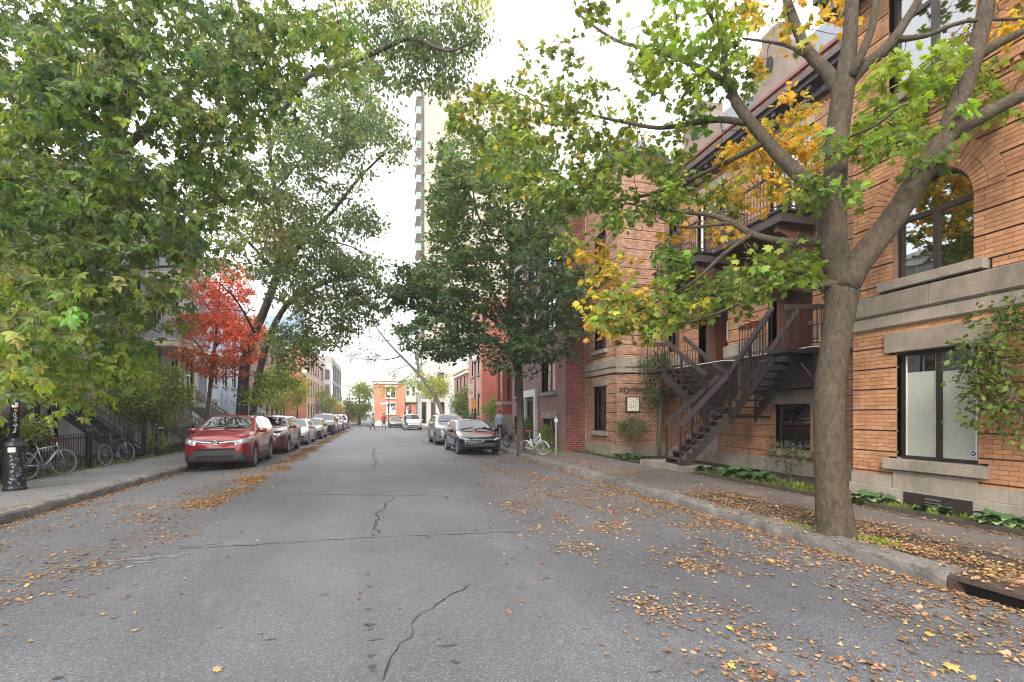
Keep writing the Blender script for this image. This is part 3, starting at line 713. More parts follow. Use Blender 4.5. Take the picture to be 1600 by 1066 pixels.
for yc in (11.2, 14.6):
    d = MB(); d.prism([(yc - .62, 10.3), (yc - .62, 11.7), (yc - .3, 12.15), (yc - .3, 12.4), (yc + .3, 12.4), (yc + .3, 12.15), (yc + .62, 11.7), (yc + .62, 10.3)], lambda u, v, n: (RX - .02 + n, u, v), .16, 1.1)
    do = d.build('dormer', M('dull_dormer_stone', (.21, .165, .135), .85, .3, 3, bmp=.3), house)
    ow = MB(); ow.prism([(yc + .13 * math.cos(t), 11.4 + .24 * math.sin(t)) for t in [k * math.pi / 8 for k in range(16)]], lambda u, v, n: (RX + .13 + n, u, v), -.02, .004); ow.build('dormer_window', mt['dark'], do)
ch = MB().lathe([(.13, 0), (.13, 1.0), (.1, 1.02), (.1, 1.1), (.22, 1.12), (.24, 1.2), (.16, 1.3), (0, 1.33)], (0, 0, 0), 'Z', 14)
cho = ch.build('vent_pipe', mt['steel'], house, loc=(RX + .6, 12.4, 11.3))
# --- far bay: return wall facing the camera, front wall
fB = plane('Y', 16.2); fB2 = plane('X', HX)
fbh = [('rect', 8, 11, 3.15, 3.67), ('rect', 8, 11, -1, .42)]
brick_wall(house, 'Y', 16.2, HX, RX - .002, -.1, 11.0, fbh, BRK2, 7, name='far_bay_return')
bh = [('rect', 17.05, 18.15, .95, 2.72), ('arch', 17.6, .5, 4.15, 5.1, .8), ('rect', 17.1, 18.1, 6.9, 8.8), ('rect', 16, 20, 3.15, 3.67), ('rect', 16, 20, -1, .42), ('rect', 16.95, 18.25, 2.72, 3.0)]
brick_wall(house, 'X', HX, 16.505, 19.0, -.1, 11.0, bh, BRK2, 8, name='far_bay_wall')
MB().box(HX, HX + .29, 16.202, 16.5, -.1, 11.0).build('corner_core', mt['mortar'], house)
c1 = [(z) for z in ()]
bricks, back = wall_layout(16.2, 16.5, -.1, 11.0, [('rect', 16, 20, 3.15, 3.67), ('rect', 16, 20, -1, .42)])
link('corner_brickwork', brick_mesh(bricks, plane('X', HX), BRK2, 9, .02), brick_stuff, house, kind='stuff')
stone(house, fB, HX - .06, RX - .06, .002, .06, 3.15, 3.35, 'stone_band', 2, mt['stone'], .02); stone(house, fB, HX - .1, RX - .06, .002, .11, 3.354, 3.67, 'stone_band', 2, mt['stone'], .03)
stone(house, fB2, 16.09, 19.0, -.3, .061, 3.15, 3.35, 'stone_band', 3, mt['stone'], .02); stone(house, fB2, 16.08, 19.0, -.3, .10, 3.354, 3.67, 'stone_band', 3, mt['stone'], .03)
stone(house, fB, HX - .04, RX - .06, .002, .05, -.05, .45, 'base_stone', 3); stone(house, fB2, 16.15, 19.0, -.3, .041, -.05, .45, 'base_stone', 3)
stone(house, fB2, 16.95, 18.25, -.3, .05, 2.722, 3.0, 'lintel', 1, mt['stone_dark']); stone(house, fB2, 16.9, 18.3, -.3, .12, .78, .948, 'window_sill', 1); stone(house, fB2, 16.95, 18.25, -.3, .12, 4.0, 4.148, 'window_sill', 1)
stone(house, fB2, 17.0, 18.2, -.3, .12, 6.75, 6.898, 'window_sill', 1)
voussoirs(house, fB2, 17.6, 5.1, .505, .79, n=18, parent=house)
for z0, z1 in ((.95, 2.72), (4.15, 5.1), (6.9, 8.8)):
    wn = rectwin(house, fB2, 17.05 if z0 < 1 else 17.1, 18.15 if z0 < 1 else 18.1, z0, z1, 1, (), fw=.06)
    for a, b in ((17.15, 17.42), (17.75, 18.05)):
        cu_ = MB(); k = 8
        for i in range(k): pbox(cu_, fB2, a + (b - a) * i / k, a + (b - a) * (i + 1) / k - .004, -.27 - .012 * (i % 2), -.26 - .012 * (i % 2), z0 + .06, z1 - .06)
        cu_.build('curtain', mt['curtain'], wn)
pb = MB(); pb.prism([(17.6 + .5 * math.cos(math.pi * k / 12), 5.1 + .5 * math.sin(math.pi * k / 12)) for k in range(13)], lambda u, v, n: fB2(u, n, v), -.15, -.14); pb.build('fanlight_pane', mt['glass'], house)
for i in range(17): MB().box(HX + .02 + i * .115, HX + .08 + i * .115, 16.15, 16.197, 6.4, 6.46).build('dentil', brick_one, house)
for i in range(24): MB().box(HX - .05, HX - .003, 16.22 + i * .115, 16.28 + i * .115, 6.4, 6.46).build('dentil', brick_one, house)
MB().box(HX - .07, HX - .003, 16.13, 19, 6.47, 6.5).box(HX - .07, RX - .06, 16.13, 16.197, 6.47, 6.5).build('string_course', brick_one, house)
MB().box(HX - .3, RX, 15.9, 19, 11.0, 11.3).build('bay_cornice', mt['brown_mid'], house)
MB().add([(HX, 16.2, 11.3), (RX, 16.2, 11.3), (RX, 19, 11.3), (HX, 19, 11.3), ((HX + RX) / 2, 17.6, 13.2)], [(0, 1, 4), (1, 2, 4), (2, 3, 4), (3, 0, 4)]).build('bay_roof', mt['slate'], house)
# dark rooms behind the windows
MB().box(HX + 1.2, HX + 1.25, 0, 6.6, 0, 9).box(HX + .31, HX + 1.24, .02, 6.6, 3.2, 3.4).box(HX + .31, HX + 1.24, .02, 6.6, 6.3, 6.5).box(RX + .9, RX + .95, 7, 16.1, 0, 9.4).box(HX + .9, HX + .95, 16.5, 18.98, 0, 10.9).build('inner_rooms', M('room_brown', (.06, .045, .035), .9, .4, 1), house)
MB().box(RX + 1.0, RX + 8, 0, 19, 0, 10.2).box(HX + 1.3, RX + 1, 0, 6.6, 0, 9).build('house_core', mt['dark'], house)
# picture-like board and script lettering on the far bay
sg = thing('framed_notice_board', 'dark framed notice board with pale panels on the brick return of the far bay', 'notice board', (9.05, 16.19, 1.98))
MB().box(-.29, .29, -.05, -.0, -.29, .29).build('frame', mt['dark'], sg)
MB().box(-.24, .24, -.056, -.051, -.25, .25).build('panel', mt['cream'], sg)
gr_ = MB(); gr_.box(-.2, .2, -.06, -.057, .08, .095)
for x in (-.07, .075): gr_.box(x - .004, x + .004, -.06, -.057, -.23, .08)
for x, z in ((-.14, .18), (0, .16), (.14, .18), (-.14, -.03), (0, -.03), (.14, -.05), (-.14, -.12), (0, -.12)): gr_.box(x - .025, x + .025, -.06, -.057, z - .015, z + .015)
gr_.build('printed_lines', mt['brown_mid'], sg)
o = text('stylew', .30, (9.02, 16.17, 2.55), FACE_Y, mt['brown_mid'], 'sign_lettering', None, .012, .35, sx=1.5); tag(o, 'dark metal script lettering above the framed board on the far bay', 'sign')
# plant pots hanging at the near porch
for i, (yy, zz) in enumerate(((11.35, 3.98), (11.12, 4.0))):
    t = thing('flower_pot', ['terracotta pot with green plant, left one beside the near entrance', 'terracotta pot with green plant, right one nearer the arched door'][i], 'flower pot', (9.95, yy, zz), group='terracotta pots by the near entrance')
    MB().lathe([(.07, 0), (.10, .16), (.115, .16), (.115, .2), (.09, .2), (.06, .03)], sides=14).build('pot', mt['terracotta'], t, smooth=True)
    pl = MB()
    for k in range(26):
        a = k * 2.4; r_ = .04 + .006 * k; z = .2 + .15 * random.random(); c = Vector((r_ * math.cos(a), r_ * math.sin(a), z)); s_ = .05
        pl.add([c, c + Vector((s_, .01, .02)), c + Vector((s_, s_, -.01)), c + Vector((0, s_, .02))], [(0, 1, 2, 3)])
    pl.build('leaf_tuft', M('bright_plant_green', (.10, .24, .04), .5, .3), t, fix=False)
for i, (yy, lab) in enumerate(((11.3, 'terracotta pot of red flowers on the near upper balcony'), (13.3, 'terracotta pot of red flowers on the far upper balcony'), (13.9, 'small red flowering pot at the far end of the far upper balcony'))):
    t = thing('flower_pot', lab, 'flower pot', (9.42, yy, 6.52))
    MB().lathe([(.09, 0), (.13, .2), (.145, .2), (.145, .25), (.1, .25)], sides=14).build('pot', mt['terracotta'], t, smooth=True)
    pl = MB(); fl = MB()
    for k in range(44):
        a = k * 2.4; r_ = .03 + .004 * k; z = .25 + .3 * random.random(); c = Vector((r_ * math.cos(a), r_ * math.sin(a), z)); s_ = .06
        (fl if k % 4 == 0 else pl).add([c, c + Vector((s_, .01, .02)), c + Vector((s_, s_, -.01)), c + Vector((0, s_, .02))], [(0, 1, 2, 3)])
    pl.build('leaf_tuft', M('bright_plant_green', (.10, .24, .04), .5, .3), t, fix=False); fl.build('flowers', M('red_petals', (.6, .04, .03), .6, .2), t, fix=False)
# ================================================================ twin winding iron stairs
def catmull(P, n):
    P = [Vector(p) for p in P]; out = []; Q = [P[0] * 2 - P[1]] + P + [P[-1] * 2 - P[-2]]
    for i in range(1, len(Q) - 2):
        for k in range(n):
            t = k / n; a, b, c, d = Q[i - 1], Q[i], Q[i + 1], Q[i + 2]
            out.append(.5 * ((2 * b) + (c - a) * t + (2 * a - 5 * b + 4 * c - d) * t * t + (3 * b - a - 3 * c + d) * t ** 3))
    out.append(P[-1]); return out
def resample(path, k):
    d = [0]
    for a, b in zip(path[:-1], path[1:]): d.append(d[-1] + (b - a).length)
    out = []
    for i in range(k):
        s = d[-1] * i / (k - 1); j = max(1, next((q for q in range(1, len(d)) if d[q] >= s - 1e-9), len(d) - 1)); t = (s - d[j - 1]) / max(1e-6, d[j] - d[j - 1])
        out.append(path[j - 1].lerp(path[j], t))
    return out
def staircase(name, label, plan, z0, z1, nst, wd, railh=.92, m=None, mh=None, rails=(-1, 1), hw=.05, hh=.13, balgap=1, strut=None, group=None):
    m = m or mt['brown']; mh = mh or mt['brown_mid']
    base = Vector((plan[0][0], plan[0][1], z0)); root = thing(name, label, 'staircase', base, group=group)
    path = resample(catmull([(x, y, 0) for x, y in plan], 8), nst + 1); P = []
    for i, p in enumerate(path):
        t = (path[min(i + 1, nst)] - path[max(0, i - 1)]).normalized(); P.append((Vector((p.x - base.x, p.y - base.y, (z1 - z0) * i / nst)), Vector((-t.y, t.x, 0)), t))
    rise = (z1 - z0) / nst
    for i in range(nst):
        (a, na, ta), (b, nb, tb) = P[i], P[i + 1]; z = (i + 1) * rise; e = .03
        q = [a + na * wd / 2 - ta * e, a - na * wd / 2 - ta * e, b - nb * wd / 2, b + nb * wd / 2]
        vs = [Vector((v.x, v.y, z - .035)) for v in q] + [Vector((v.x, v.y, z)) for v in q]
        MB().add(vs, [(0, 3, 2, 1), (4, 5, 6, 7), (0, 1, 5, 4), (1, 2, 6, 5), (2, 3, 7, 6), (3, 0, 4, 7)]).build('step', mh, root)
    for s in (-1, 1):
        st_ = MB()
        for i in range(nst):
            (a, na, ta), (b, nb, tb) = P[i], P[i + 1]; pa_, pb_ = a + na * s * (wd / 2 - .04), b + nb * s * (wd / 2 - .04); za, zb = i * rise + rise - .06, (i + 1) * rise + rise - .06
            off = Vector((0, 0, 1)); w_ = na * .012
            vs = []
            for p, zz in ((pa_, za - rise), (pb_, zb - rise)):
                for zz2 in (zz - .2, zz + .03):
                    for sg_ in (-1, 1): vs.append(Vector((p.x, p.y, zz2)) + w_ * sg_)
            st_.add(vs, [(0, 1, 3, 2), (4, 6, 7, 5), (0, 4, 5, 1), (2, 3, 7, 6), (0, 2, 6, 4), (1, 5, 7, 3)])
            # saw-tooth bracket carrying each tread
            vs = [Vector((pa_.x, pa_.y, za - rise + .02)), Vector((pb_.x, pb_.y, zb - rise + .02)), Vector((pa_.x, pa_.y, za + .022))]
            st_.add([v - w_ for v in vs] + [v + w_ for v in vs], [(0, 1, 2), (5, 4, 3), (0, 3, 4, 1), (1, 4, 5, 2), (2, 5, 3, 0)])
        st_.build('stringer', m, root)
    for s in rails:
        hp = [p + n_ * s * wd / 2 + Vector((0, 0, railh + rise)) for p, n_, t in P]
        hr = MB()
        for a, b in zip(hp[:-1], hp[1:]): hr.bar(a, b + (b - a) * .02, hw, hh)
        hr.build('handrail', mh, root)
        lr = MB()
        for a, b in zip(hp[:-1], hp[1:]): lr.bar(a - Vector((0, 0, railh - .13)), b - Vector((0, 0, railh - .13)), .025, .022)
        lr.build('lower_rail', m, root)
        bal = MB().box(-.008, .008, -.008, .008, 0, railh - .15).mesh('baluster'); bal.materials.append(m)
        for a, b in zip(hp[:-1], hp[1:]):
            for q in range(2):
                p = a.lerp(b, q / 2 + .25); link('baluster', bal, None, root, loc=(p.x, p.y, p.z - railh + .13))
        for e in (0, nst // 2):
            p = hp[e]; MB().box(p.x - .018, p.x + .018, p.y - .018, p.y + .018, p.z - railh - (rise if e == 0 else .15), p.z - .03).build('newel', m, root)
    if strut:
        for a, b in strut: MB().bar(Vector(a) - base, Vector(b) - base, .03, .03).build('strut', m, root)
    return root
slab_ = thing('stair_base_slab', 'low concrete slab carrying the feet of the twin staircases', 'slab', (8.2, 12.3, 0.04))
MB().box(-.42, .45, -1.05, 1.15, -.05, .17).build('slab', mt['stone'], slab_)
staircase('iron_staircase', 'lower flight of the dark brown iron stairs rising from the concrete slab', [(7.95, 11.95), (8.4, 11.85), (8.9, 11.7), (9.3, 11.55)], .21, 1.62, 8, 1.0)
mp_ = thing('stair_platform', 'small iron platform where the dark brown stairs split left and right', 'landing', (9.56, 11.52, 1.62))
MB().box(-.32, .3, -.5, .5, -.05, 0).build('deck', mt['brown_mid'], mp_); MB().box(-.3, .84, -.5, -.46, -.12, -.055).box(-.3, .84, .5, .54, -.12, -.055).build('wall_bracket', mt['brown'], mp_)
staircase('iron_staircase', 'upper flight of the brown stairs turning towards the near arched door', [(9.5, 11.04), (9.52, 10.6), (9.56, 10.1), (9.6, 9.7)], 1.62, 3.1, 8, .85, strut=[((9.75, 9.4, 2.85), (RX - .06, 8.75, 1.5))])
staircase('iron_staircase', 'upper flight of the brown stairs turning away to the far arched door', [(9.5, 12.0), (9.46, 12.7), (9.46, 13.5), (9.48, 14.28)], 1.62, 3.1, 8, .85, strut=[((9.75, 14.4, 2.85), (RX - .06, 14.9, 1.4))])
for y0, y1, lb, wh in ((9.15, 9.7, 'dark iron landing with railing in front of the near arched door', 0), (14.28, 15.2, 'dark iron landing with railing in front of the far arched door', 1)):
    t = thing('stair_landing', lb, 'landing', (9.5, (y0 + y1) / 2, 3.15)); hy = (y1 - y0) / 2
    MB().box(-.45, .38, -hy, hy, -.1, .0).build('deck', mt['brown'], t)
    if not wh: baluster_rail(t, [(.75, -hy + .02, .08), (-.43, -hy + .02, 0)], .95, .05, .11, .12, m=mt['brown'], mh=mt['brown_mid'])
    else: baluster_rail(t, [(-.43, hy - .02, 0), (.36, hy - .02, 0)], .95, .05, .11, .12, m=mt['brown'], mh=mt['brown_mid'])
pr_ = thing('porch_railing', 'short dark railing with wide top board beside the near arched door', 'railing', (9.95, 11.15, 3.222))
baluster_rail(pr_, [(0, -.35, 0), (0, .55, 0)], .85, .05, .12, .11, m=mt['brown'], mh=mt['brown'])
# ---------------------------------------------------------------- other buildings: walls with real openings
def wall_holes(parent, fn, u0, u1, z0, z1, holes, m, name='wall', thick=.3):
    cuts = sorted({z0, z1} | {min(max(h[2], z0), z1) for h in holes} | {min(max(h[3], z0), z1) for h in holes}); mb = MB()
    for a, b in zip(cuts[:-1], cuts[1:]):
        if b - a < 1e-4: continue
        for p, q in intervals((a + b) / 2, u0, u1, [('rect',) + tuple(h) for h in holes], False): pbox(mb, fn, p, q, -thick, 0, a, b)
    return mb.build(name, m, parent)
def block(name, label, x0, x1, y0, y1, z0, z1, m, faces, cat='house', frame=None, trim=None, room=True, cornice=None, sidem=None, base=None, group=None, glassm=None):
    """faces: {'X'|'W'|'Y': [(u0,u1,z0,z1,mull,rails,sill?)]}; X faces -X, W faces +X, Y faces -Y"""
    root = thing(name, label, cat, (0, 0, 0), group=group); trim = trim or mt['stone']; frame = frame or mt['white']
    done = set()
    def edge(k): return {'X': (plane('X', x0), y0 + (.301 if 'Y' in faces else 0), y1), 'W': (plane('W', x1), y0 + (.301 if 'Y' in faces else 0), y1), 'Y': (plane('Y', y0), x0, x1)}[k]
    for k, ws in faces.items():
        fn, a, b = edge(k); mm = (sidem or m) if k == 'Y' else m
        wl = wall_holes(root, fn, a, b, z0, z1, [w_[:4] for w_ in ws], mm)
        for w_ in ws:
            wn = rectwin(root, fn, *w_[:4], mull=w_[4], rails=w_[5], frame=frame, dep=.14, fw=.07, glassm=glassm or mt['glass_far'])
            if len(w_) > 6 and w_[6]:
                pb = MB(); pbox(pb, fn, w_[0] - .12, w_[1] + .12, .003, .1, w_[2] - .16, w_[2] - .01); pb.build('sill', trim, wn)
                pb = MB(); pbox(pb, fn, w_[0] - .1, w_[1] + .1, .003, .04, w_[3] + .01, w_[3] + .24); pb.build('lintel', trim, wn)
        if base:
            pb = MB(); pbox(pb, fn, a, b, .003, .05, z0, base); pb.build('base_course', trim, root)
        if cornice:
            pb = MB(); pbox(pb, fn, a - (.25 if k == 'Y' else 0), b, .003, .28, z1 - .12, z1 + .14); pbox(pb, fn, a - (.12 if k == 'Y' else 0), b, .003, .14, z1 - .5, z1 - .123); pb.build('cornice', cornice, root)
    xa = x0 + (.8 if 'X' in faces else 0); xb = x1 - (.8 if 'W' in faces else 0); ya = y0 + (.8 if 'Y' in faces else 0)
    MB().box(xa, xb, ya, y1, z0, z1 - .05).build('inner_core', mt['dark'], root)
    MB().box(x0 + .01, x1 - .01, y0 + .01, y1 - .01, z1 - .05, z1 + .02).build('flat_roof', mt['slate'], root)
    return root
def mansard(root, x0, x1, y0, y1, z, h, ins, m, dorm=(), side='X'):
    MB().add([(x0, y0, z), (x1, y0, z), (x1, y1, z), (x0, y1, z), (x0 + ins, y0 + ins, z + h), (x1 - ins, y0 + ins, z + h), (x1 - ins, y1 - ins, z + h), (x0 + ins, y1 - ins, z + h)],
             [(4, 5, 6, 7), (0, 1, 5, 4), (1, 2, 6, 5), (2, 3, 7, 6), (3, 0, 4, 7), (0, 3, 2, 1)]).build('mansard_roof', m, root)
    for y in dorm:
        xx = x0 if side == 'X' else x1; s = 1 if side == 'X' else -1
        d = MB().box(xx + s * .02, xx + s * (ins + .3), y - .55, y + .55, z + .15, z + h * .75).add(
            [(xx - s * .05, y - .7, z + h * .751), (xx - s * .05, y + .7, z + h * .751), (xx - s * .05, y, z + h), (xx + s * (ins + .5), y - .7, z + h * .751), (xx + s * (ins + .5), y + .7, z + h * .751), (xx + s * (ins + .5), y, z + h)],
            [(0, 1, 2), (3, 5, 4), (0, 2, 5, 3), (1, 4, 5, 2), (0, 3, 4, 1)]).build('dormer', mt['white'], root)
        MB().box(xx - s * .02, xx + s * .015, y - .35, y + .35, z + .3, z + h * .65).build('dormer_window', mt['glass_far'], d)
purple = brickmat('purple_glazed_brick', (.25, .125, .11), (.20, .095, .085), (.30, .24, .21), .20, .066, .007)
redbr = brickmat('dark_red_brick_side', (.23, .052, .035), (.16, .034, .026), (.50, .42, .36), .215, .075, .010, 'Y')
ws = [(20.25, 22.15, 2.65, 4.1, 1, (), 1), (20.25, 22.0, 5.5, 7.0, 1, (.5,), 1), (20.25, 22.0, 8.2, 9.7, 1, (.5,), 1), (20.2, 21.9, .58, 1.40, 1, (), 0), (22.95, 24.5, .08, 2.3, 0, (), 0),
      (25.4, 27.0, 2.65, 4.2, 1, (), 1), (25.4, 27.0, 5.5, 7.0, 1, (.5,), 1), (25.4, 27.0, 8.2, 9.7, 1, (.5,), 1), (23.1, 24.3, 5.5, 7, 0, (), 1), (23.1, 24.3, 8.2, 9.7, 0, (), 1), (25.4, 27, .6, 1.5, 1, (), 0)]
ph = block('purple_brick_house', 'purple glazed brick house with dark red side wall and white doorway behind the bicycles', 7.5, 15, 19.003, 27.6, -.1, 10.6, purple, {'X': ws, 'Y': []}, frame=mt['brown_mid'], sidem=mt['mortar_lt'], cornice=mt['brown_mid'])
# dark red side: proud courses that can be seen as single bricks
fP = plane('Y', 19.0)
bricks, back = wall_layout(7.5, 8.38, -.1, 10.4, [], 12, band=0, bl=.225, bh=.08, g=.0065)
fPo = plane('Y', 18.99)
bricks = [b for b in bricks if b[0] < 8.36]
link('brickwork', brick_mesh(bricks, fPo, [(.22, .05, .035), (.17, .036, .028), (.25, .065, .045), (.12, .03, .025)], 12, .012), brick_stuff, ph, kind='stuff')
f7 = plane('X', 7.5)
MB().box(7.488, 7.4992, 18.976, 19.32, -.1, 10.6).build('corner_brick', purple, ph)
pb = MB()
for (a, b, c, d) in ((22.75, 22.95, .0, 2.5), (24.5, 24.7, .0, 2.5), (22.72, 24.73, 2.503, 2.85)): pbox(pb, f7, a, b, .003, .16, c, d)
pb.build('door_surround', mt['white'], ph); pb = MB(); pbox(pb, f7, 22.98, 24.48, -.10, -.06, .1, 2.28); pb.build('door_leaf', mt['frame'], ph)
pb = MB(); pbox(pb, f7, 20.05, 22.05, .003, .06, 1.42, 1.74); lt = pb.build('stone_name_plate', mt['stone'], ph)

pb = MB(); pb.lathe([(.0, 0), (.1, 0), (.12, .2), (.05, .26), (0, .27)], (7.22, 24.85, 2.15), sides=10); pb.bar((7.22, 24.85, 2.3), (7.5, 24.85, 2.35), .02, .02); pb.build('wall_lantern', mt['blackiron'], ph)
MB().box(6.98, 7.497, 22.8, 24.65, .058, .16).box(7.15, 7.497, 22.85, 24.6, .161, .28).build('door_step', mt['stone'], ph)
# red building with bay window
red2 = M('painted_red_brick', (.29, .055, .04), .8, .25, 3, bmp=.3)
rb = block('red_bay_house', 'bright red brick house with stone banded bay window beyond the purple house', 7.9, 16, 27.603, 31, -.1, 9.5, red2, {'X': [(30.1, 30.8, 2.3, 4.2, 0, (.5,), 1)]}, frame=mt['frame'])
bay = MB(); BX, BY0, BY1 = 7.1, 28.3, 29.9
for z0, z1, o_, mm in ((-.1, 1.6, .0, 'stone'), (2.2, 2.4, .05, 'stone'), (4.45, 4.75, .04, 'stone')): MB().box(BX - o_, 7.897, BY0 - o_, BY1 + o_, z0, z1 if z0 > 0 else z1).build('bay_stone', mt[mm], rb)
MB().box(BX, 7.897, BY0, BY1, 1.602, 2.198).box(BX, 7.897, BY0, BY1, 4.752, 5.5).build('bay_wall', red2, rb)
for x, y in ((BX, BY0), (BX, BY1 - .3), (7.6, BY0)): MB().box(x, x + .3, y, y + .3, 2.402, 4.448).build('bay_pier', red2, rb)
MB().box(BX + .32, 7.58, BY0 + .12, BY0 + .16, 2.402, 4.448).box(BX + .12, BX + .16, BY0 + .32, BY1 - .32, 2.402, 4.448).build('bay_window', mt['frame'], rb)
MB().box(BX + .42, 7.5, BY0 + .10, BY0 + .118, 2.55, 4.3).box(BX + .10, BX + .118, BY0 + .42, BY1 - .42, 2.55, 4.3).build('pane', mt['glass_far'], rb)
MB().add([(BX - .1, BY0 - .1, 5.502), (7.9, BY0 - .1, 5.502), (7.9, BY1 + .1, 5.502), (BX - .1, BY1 + .1, 5.502), (7.9, BY0, 6.4), (7.9, BY1, 6.4)], [(0, 1, 4), (0, 4, 5, 3), (3, 5, 2), (0, 3, 2, 1)]).build('bay_roof', mt['slate'], rb)
rw = brickmat('red_brick_far', (.36, .085, .06), (.30, .07, .05), (.33, .12, .09), .22, .075, .006, 'Y')
block('red_corner_house', 'tall plain red brick side wall of the house behind the street lamp and shrub', 7.45, 16, 36, 42, -.1, 10.5, M('pink_red_brick', (.40, .20, .16), .85, .2, 3), {'X': [(36.9, 37.8, 1.5, 3.2, 0, (.5,), 1), (39.5, 40.4, 1.5, 3.2, 0, (.5,), 1), (36.9, 37.8, 4.8, 6.5, 0, (.5,), 1), (39.5, 40.4, 4.8, 6.5, 0, (.5,), 1)], 'Y': []}, sidem=rw)
fh = block('mansard_house', 'dull red brick house with slate blue mansard roof and dormers far down the right side', 8.4, 17, 48, 57, -.1, 6.3, M('dusty_red_brick', (.34, .19, .16), .85, .25, 3),
      {'X': [(49, 50, 1.2, 3, 0, (.5,), 1), (51.5, 52.5, 1.2, 3, 0, (.5,), 1), (54, 55, 1.2, 3, 0, (.5,), 1), (49, 50, 4, 5.6, 0, (.5,), 1), (51.5, 52.5, 4, 5.6, 0, (.5,), 1), (54, 55, 4, 5.6, 0, (.5,), 1)], 'Y': []}, sidem=brickmat('brown_red_brick_far', (.27, .10, .075), (.22, .08, .06), (.3, .17, .14), .22, .075, .006, 'Y'), cornice=mt['cream'])
mansard(fh, 8.4, 17, 48, 57, 6.44, 2.6, .9, M('blue_grey_slate', (.22, .27, .33), .7, .2, 4), dorm=(49.8, 52.5, 55.2))
cream = M('pale_cream_stone', (.55, .51, .44), .85, .15, .8)
block('pale_stone_building', 'pale cream stone building rising behind the leaning bare tree', 6.6, 22, 72, 90, -.1, 11.6, cream, {'X': [], 'Y': [(8, 9.2, 2, 4, 0, (), 0), (11, 12.2, 2, 4, 0, (), 0), (8, 9.2, 6, 8, 0, (), 0), (11, 12.2, 6, 8, 0, (), 0)]}, cat='building')
block('garage_building', 'low pale grey building with tall narrow bays beside the leaning tree', 5.2, 9.6, 69.6, 71.9, -.1, 4.6, M('pale_grey_render', (.46, .44, .41), .85, .15, 1), {'Y': [(5.6, 6.3, .3, 3.4, 0, (), 0), (6.9, 7.6, .3, 3.4, 0, (), 0), (8.2, 8.9, .3, 3.4, 0, (), 0)], 'X': []}, cat='building', frame=mt['stone'])
ob = brickmat('orange_far_brick', (.56, .23, .13), (.52, .20, .115), (.52, .27, .18), .22, .075, .004, 'Y')
ow_ = [(.7, 2.1, 4.0, 5.6, 1, (), 1), (.7, 2.1, 1.7, 3.2, 1, (), 1)]
oh = block('orange_corner_house', 'small two storey orange brick house across the end of the street', -.9, 3.4, 71.6, 82, .75, 6.5, ob, {'Y': ow_, 'X': [(73, 74.2, 4, 5.6, 0, (), 1), (76, 77.2, 4, 5.6, 0, (), 1), (73, 74.2, 1.6, 3.2, 0, (), 1)]}, trim=cream, cornice=cream)
MB().box(-1.0, 3.45, 71.5, 81.9, -.1, .748).build('foundation', cream, oh)
gh = block('green_panel_house', 'house with mint green cladding above orange brick beside the orange house', 3.42, 5.1, 71.8, 82, 3.4, 7.0, M('mint_green_panel', (.42, .56, .40), .6, .1, 1), {'Y': [(3.6, 4.1, 4.3, 5.8, 0, (), 0), (4.4, 4.9, 4.3, 5.8, 0, (), 0)]})
MB().box(3.42, 5.1, 72.3, 82, -.1, 3.39).build('lower_wall', ob, gh); MB().box(3.6, 4.3, 72.26, 72.29, .2, 2.9).build('window', mt['glass_far'], gh)
# tower block
tw = thing('apartment_tower', 'very tall cream concrete apartment tower with a column of corner balconies', 'tower', (0, 0, 0))
tcm = M('cream_concrete', (.42, .365, .275), .85, .08, .15)
TX, TY = 6.2, 81.5
MB().box(TX + .9, 28, TY, TY + 16, -.1, 57).build('wall', tcm, tw); MB().box(TX + .35, TX + .89, TY + 2.2, TY + 16, -.1, 56.6).build('side_wall', tcm, tw)
MB().box(TX + .9, 28, TY - .02, TY - .002, 56.2, 57.3).build('parapet', tcm, tw)
jl = MB()
for k in range(1, 20): jl.box(TX + .9, 28, TY - .03, TY - .003, k * 2.85 - .03, k * 2.85)
jl.build('floor_joint', M('joint_tone', (.36, .30, .21), .9, .1, 1), tw)  # floor joints in a deeper cream than the wall
for k in range(1, 20):
    z = k * 2.85 + .6
    b_ = MB().box(TX - .45, TX + .34, TY + .2, TY + 5.2, z - .16, z).build('balcony', tcm, tw)
    MB().box(TX - .45, TX - .41, TY + .2, TY + 5.2, z + .02, z + 1.0).box(TX - .40, TX + .34, TY + .2, TY + .24, z + .02, z + 1.0).build('glass_rail', M('green_glass_rail', (.22, .32, .28), .2, .1, 2), b_)
    MB().box(TX + .31, TX + .345, TY + .8, TY + 4.8, z + .1, z + 2.2).build('window', mt['glass_far'], tw)
# ================================================================ left side
greyst = M('grey_cut_stone', (.34, .34, .335), .85, .35, 2.0, bmp=.3)
ls = M('white_painted_siding', (.66, .67, .66), .75, .2, 1.5)
def storeys(y0, y1, zs, n, hgt=1.8, w_=1.0, mull=0):
    o_ = []
    for z in zs:
        for i in range(n):
            c = y0 + (y1 - y0) * (i + .5) / n; o_.append((c - w_ / 2, c + w_ / 2, z, z + hgt, mull, (.5,), 1))
    return o_
LX = -11.6
l1 = block('white_row_house', 'white painted row house half hidden behind the big leafy tree on the left', -20, LX, 6, 13.9, -.1, 10.2, ls, {'W': storeys(6.2, 13.7, (.3, 2.9, 6.1), 4, 1.7)}, frame=mt['grey_wood'], cornice=mt['cream'])
l1b = block('grey_row_house', 'grey stone row house behind the black iron staircase', -20, LX, 13.903, 22.5, -.1, 10.4, greyst, {'W': storeys(14, 22.4, (.3, 3.0, 6.2), 4, 1.8)}, frame=mt['white'], cornice=mt['white'])
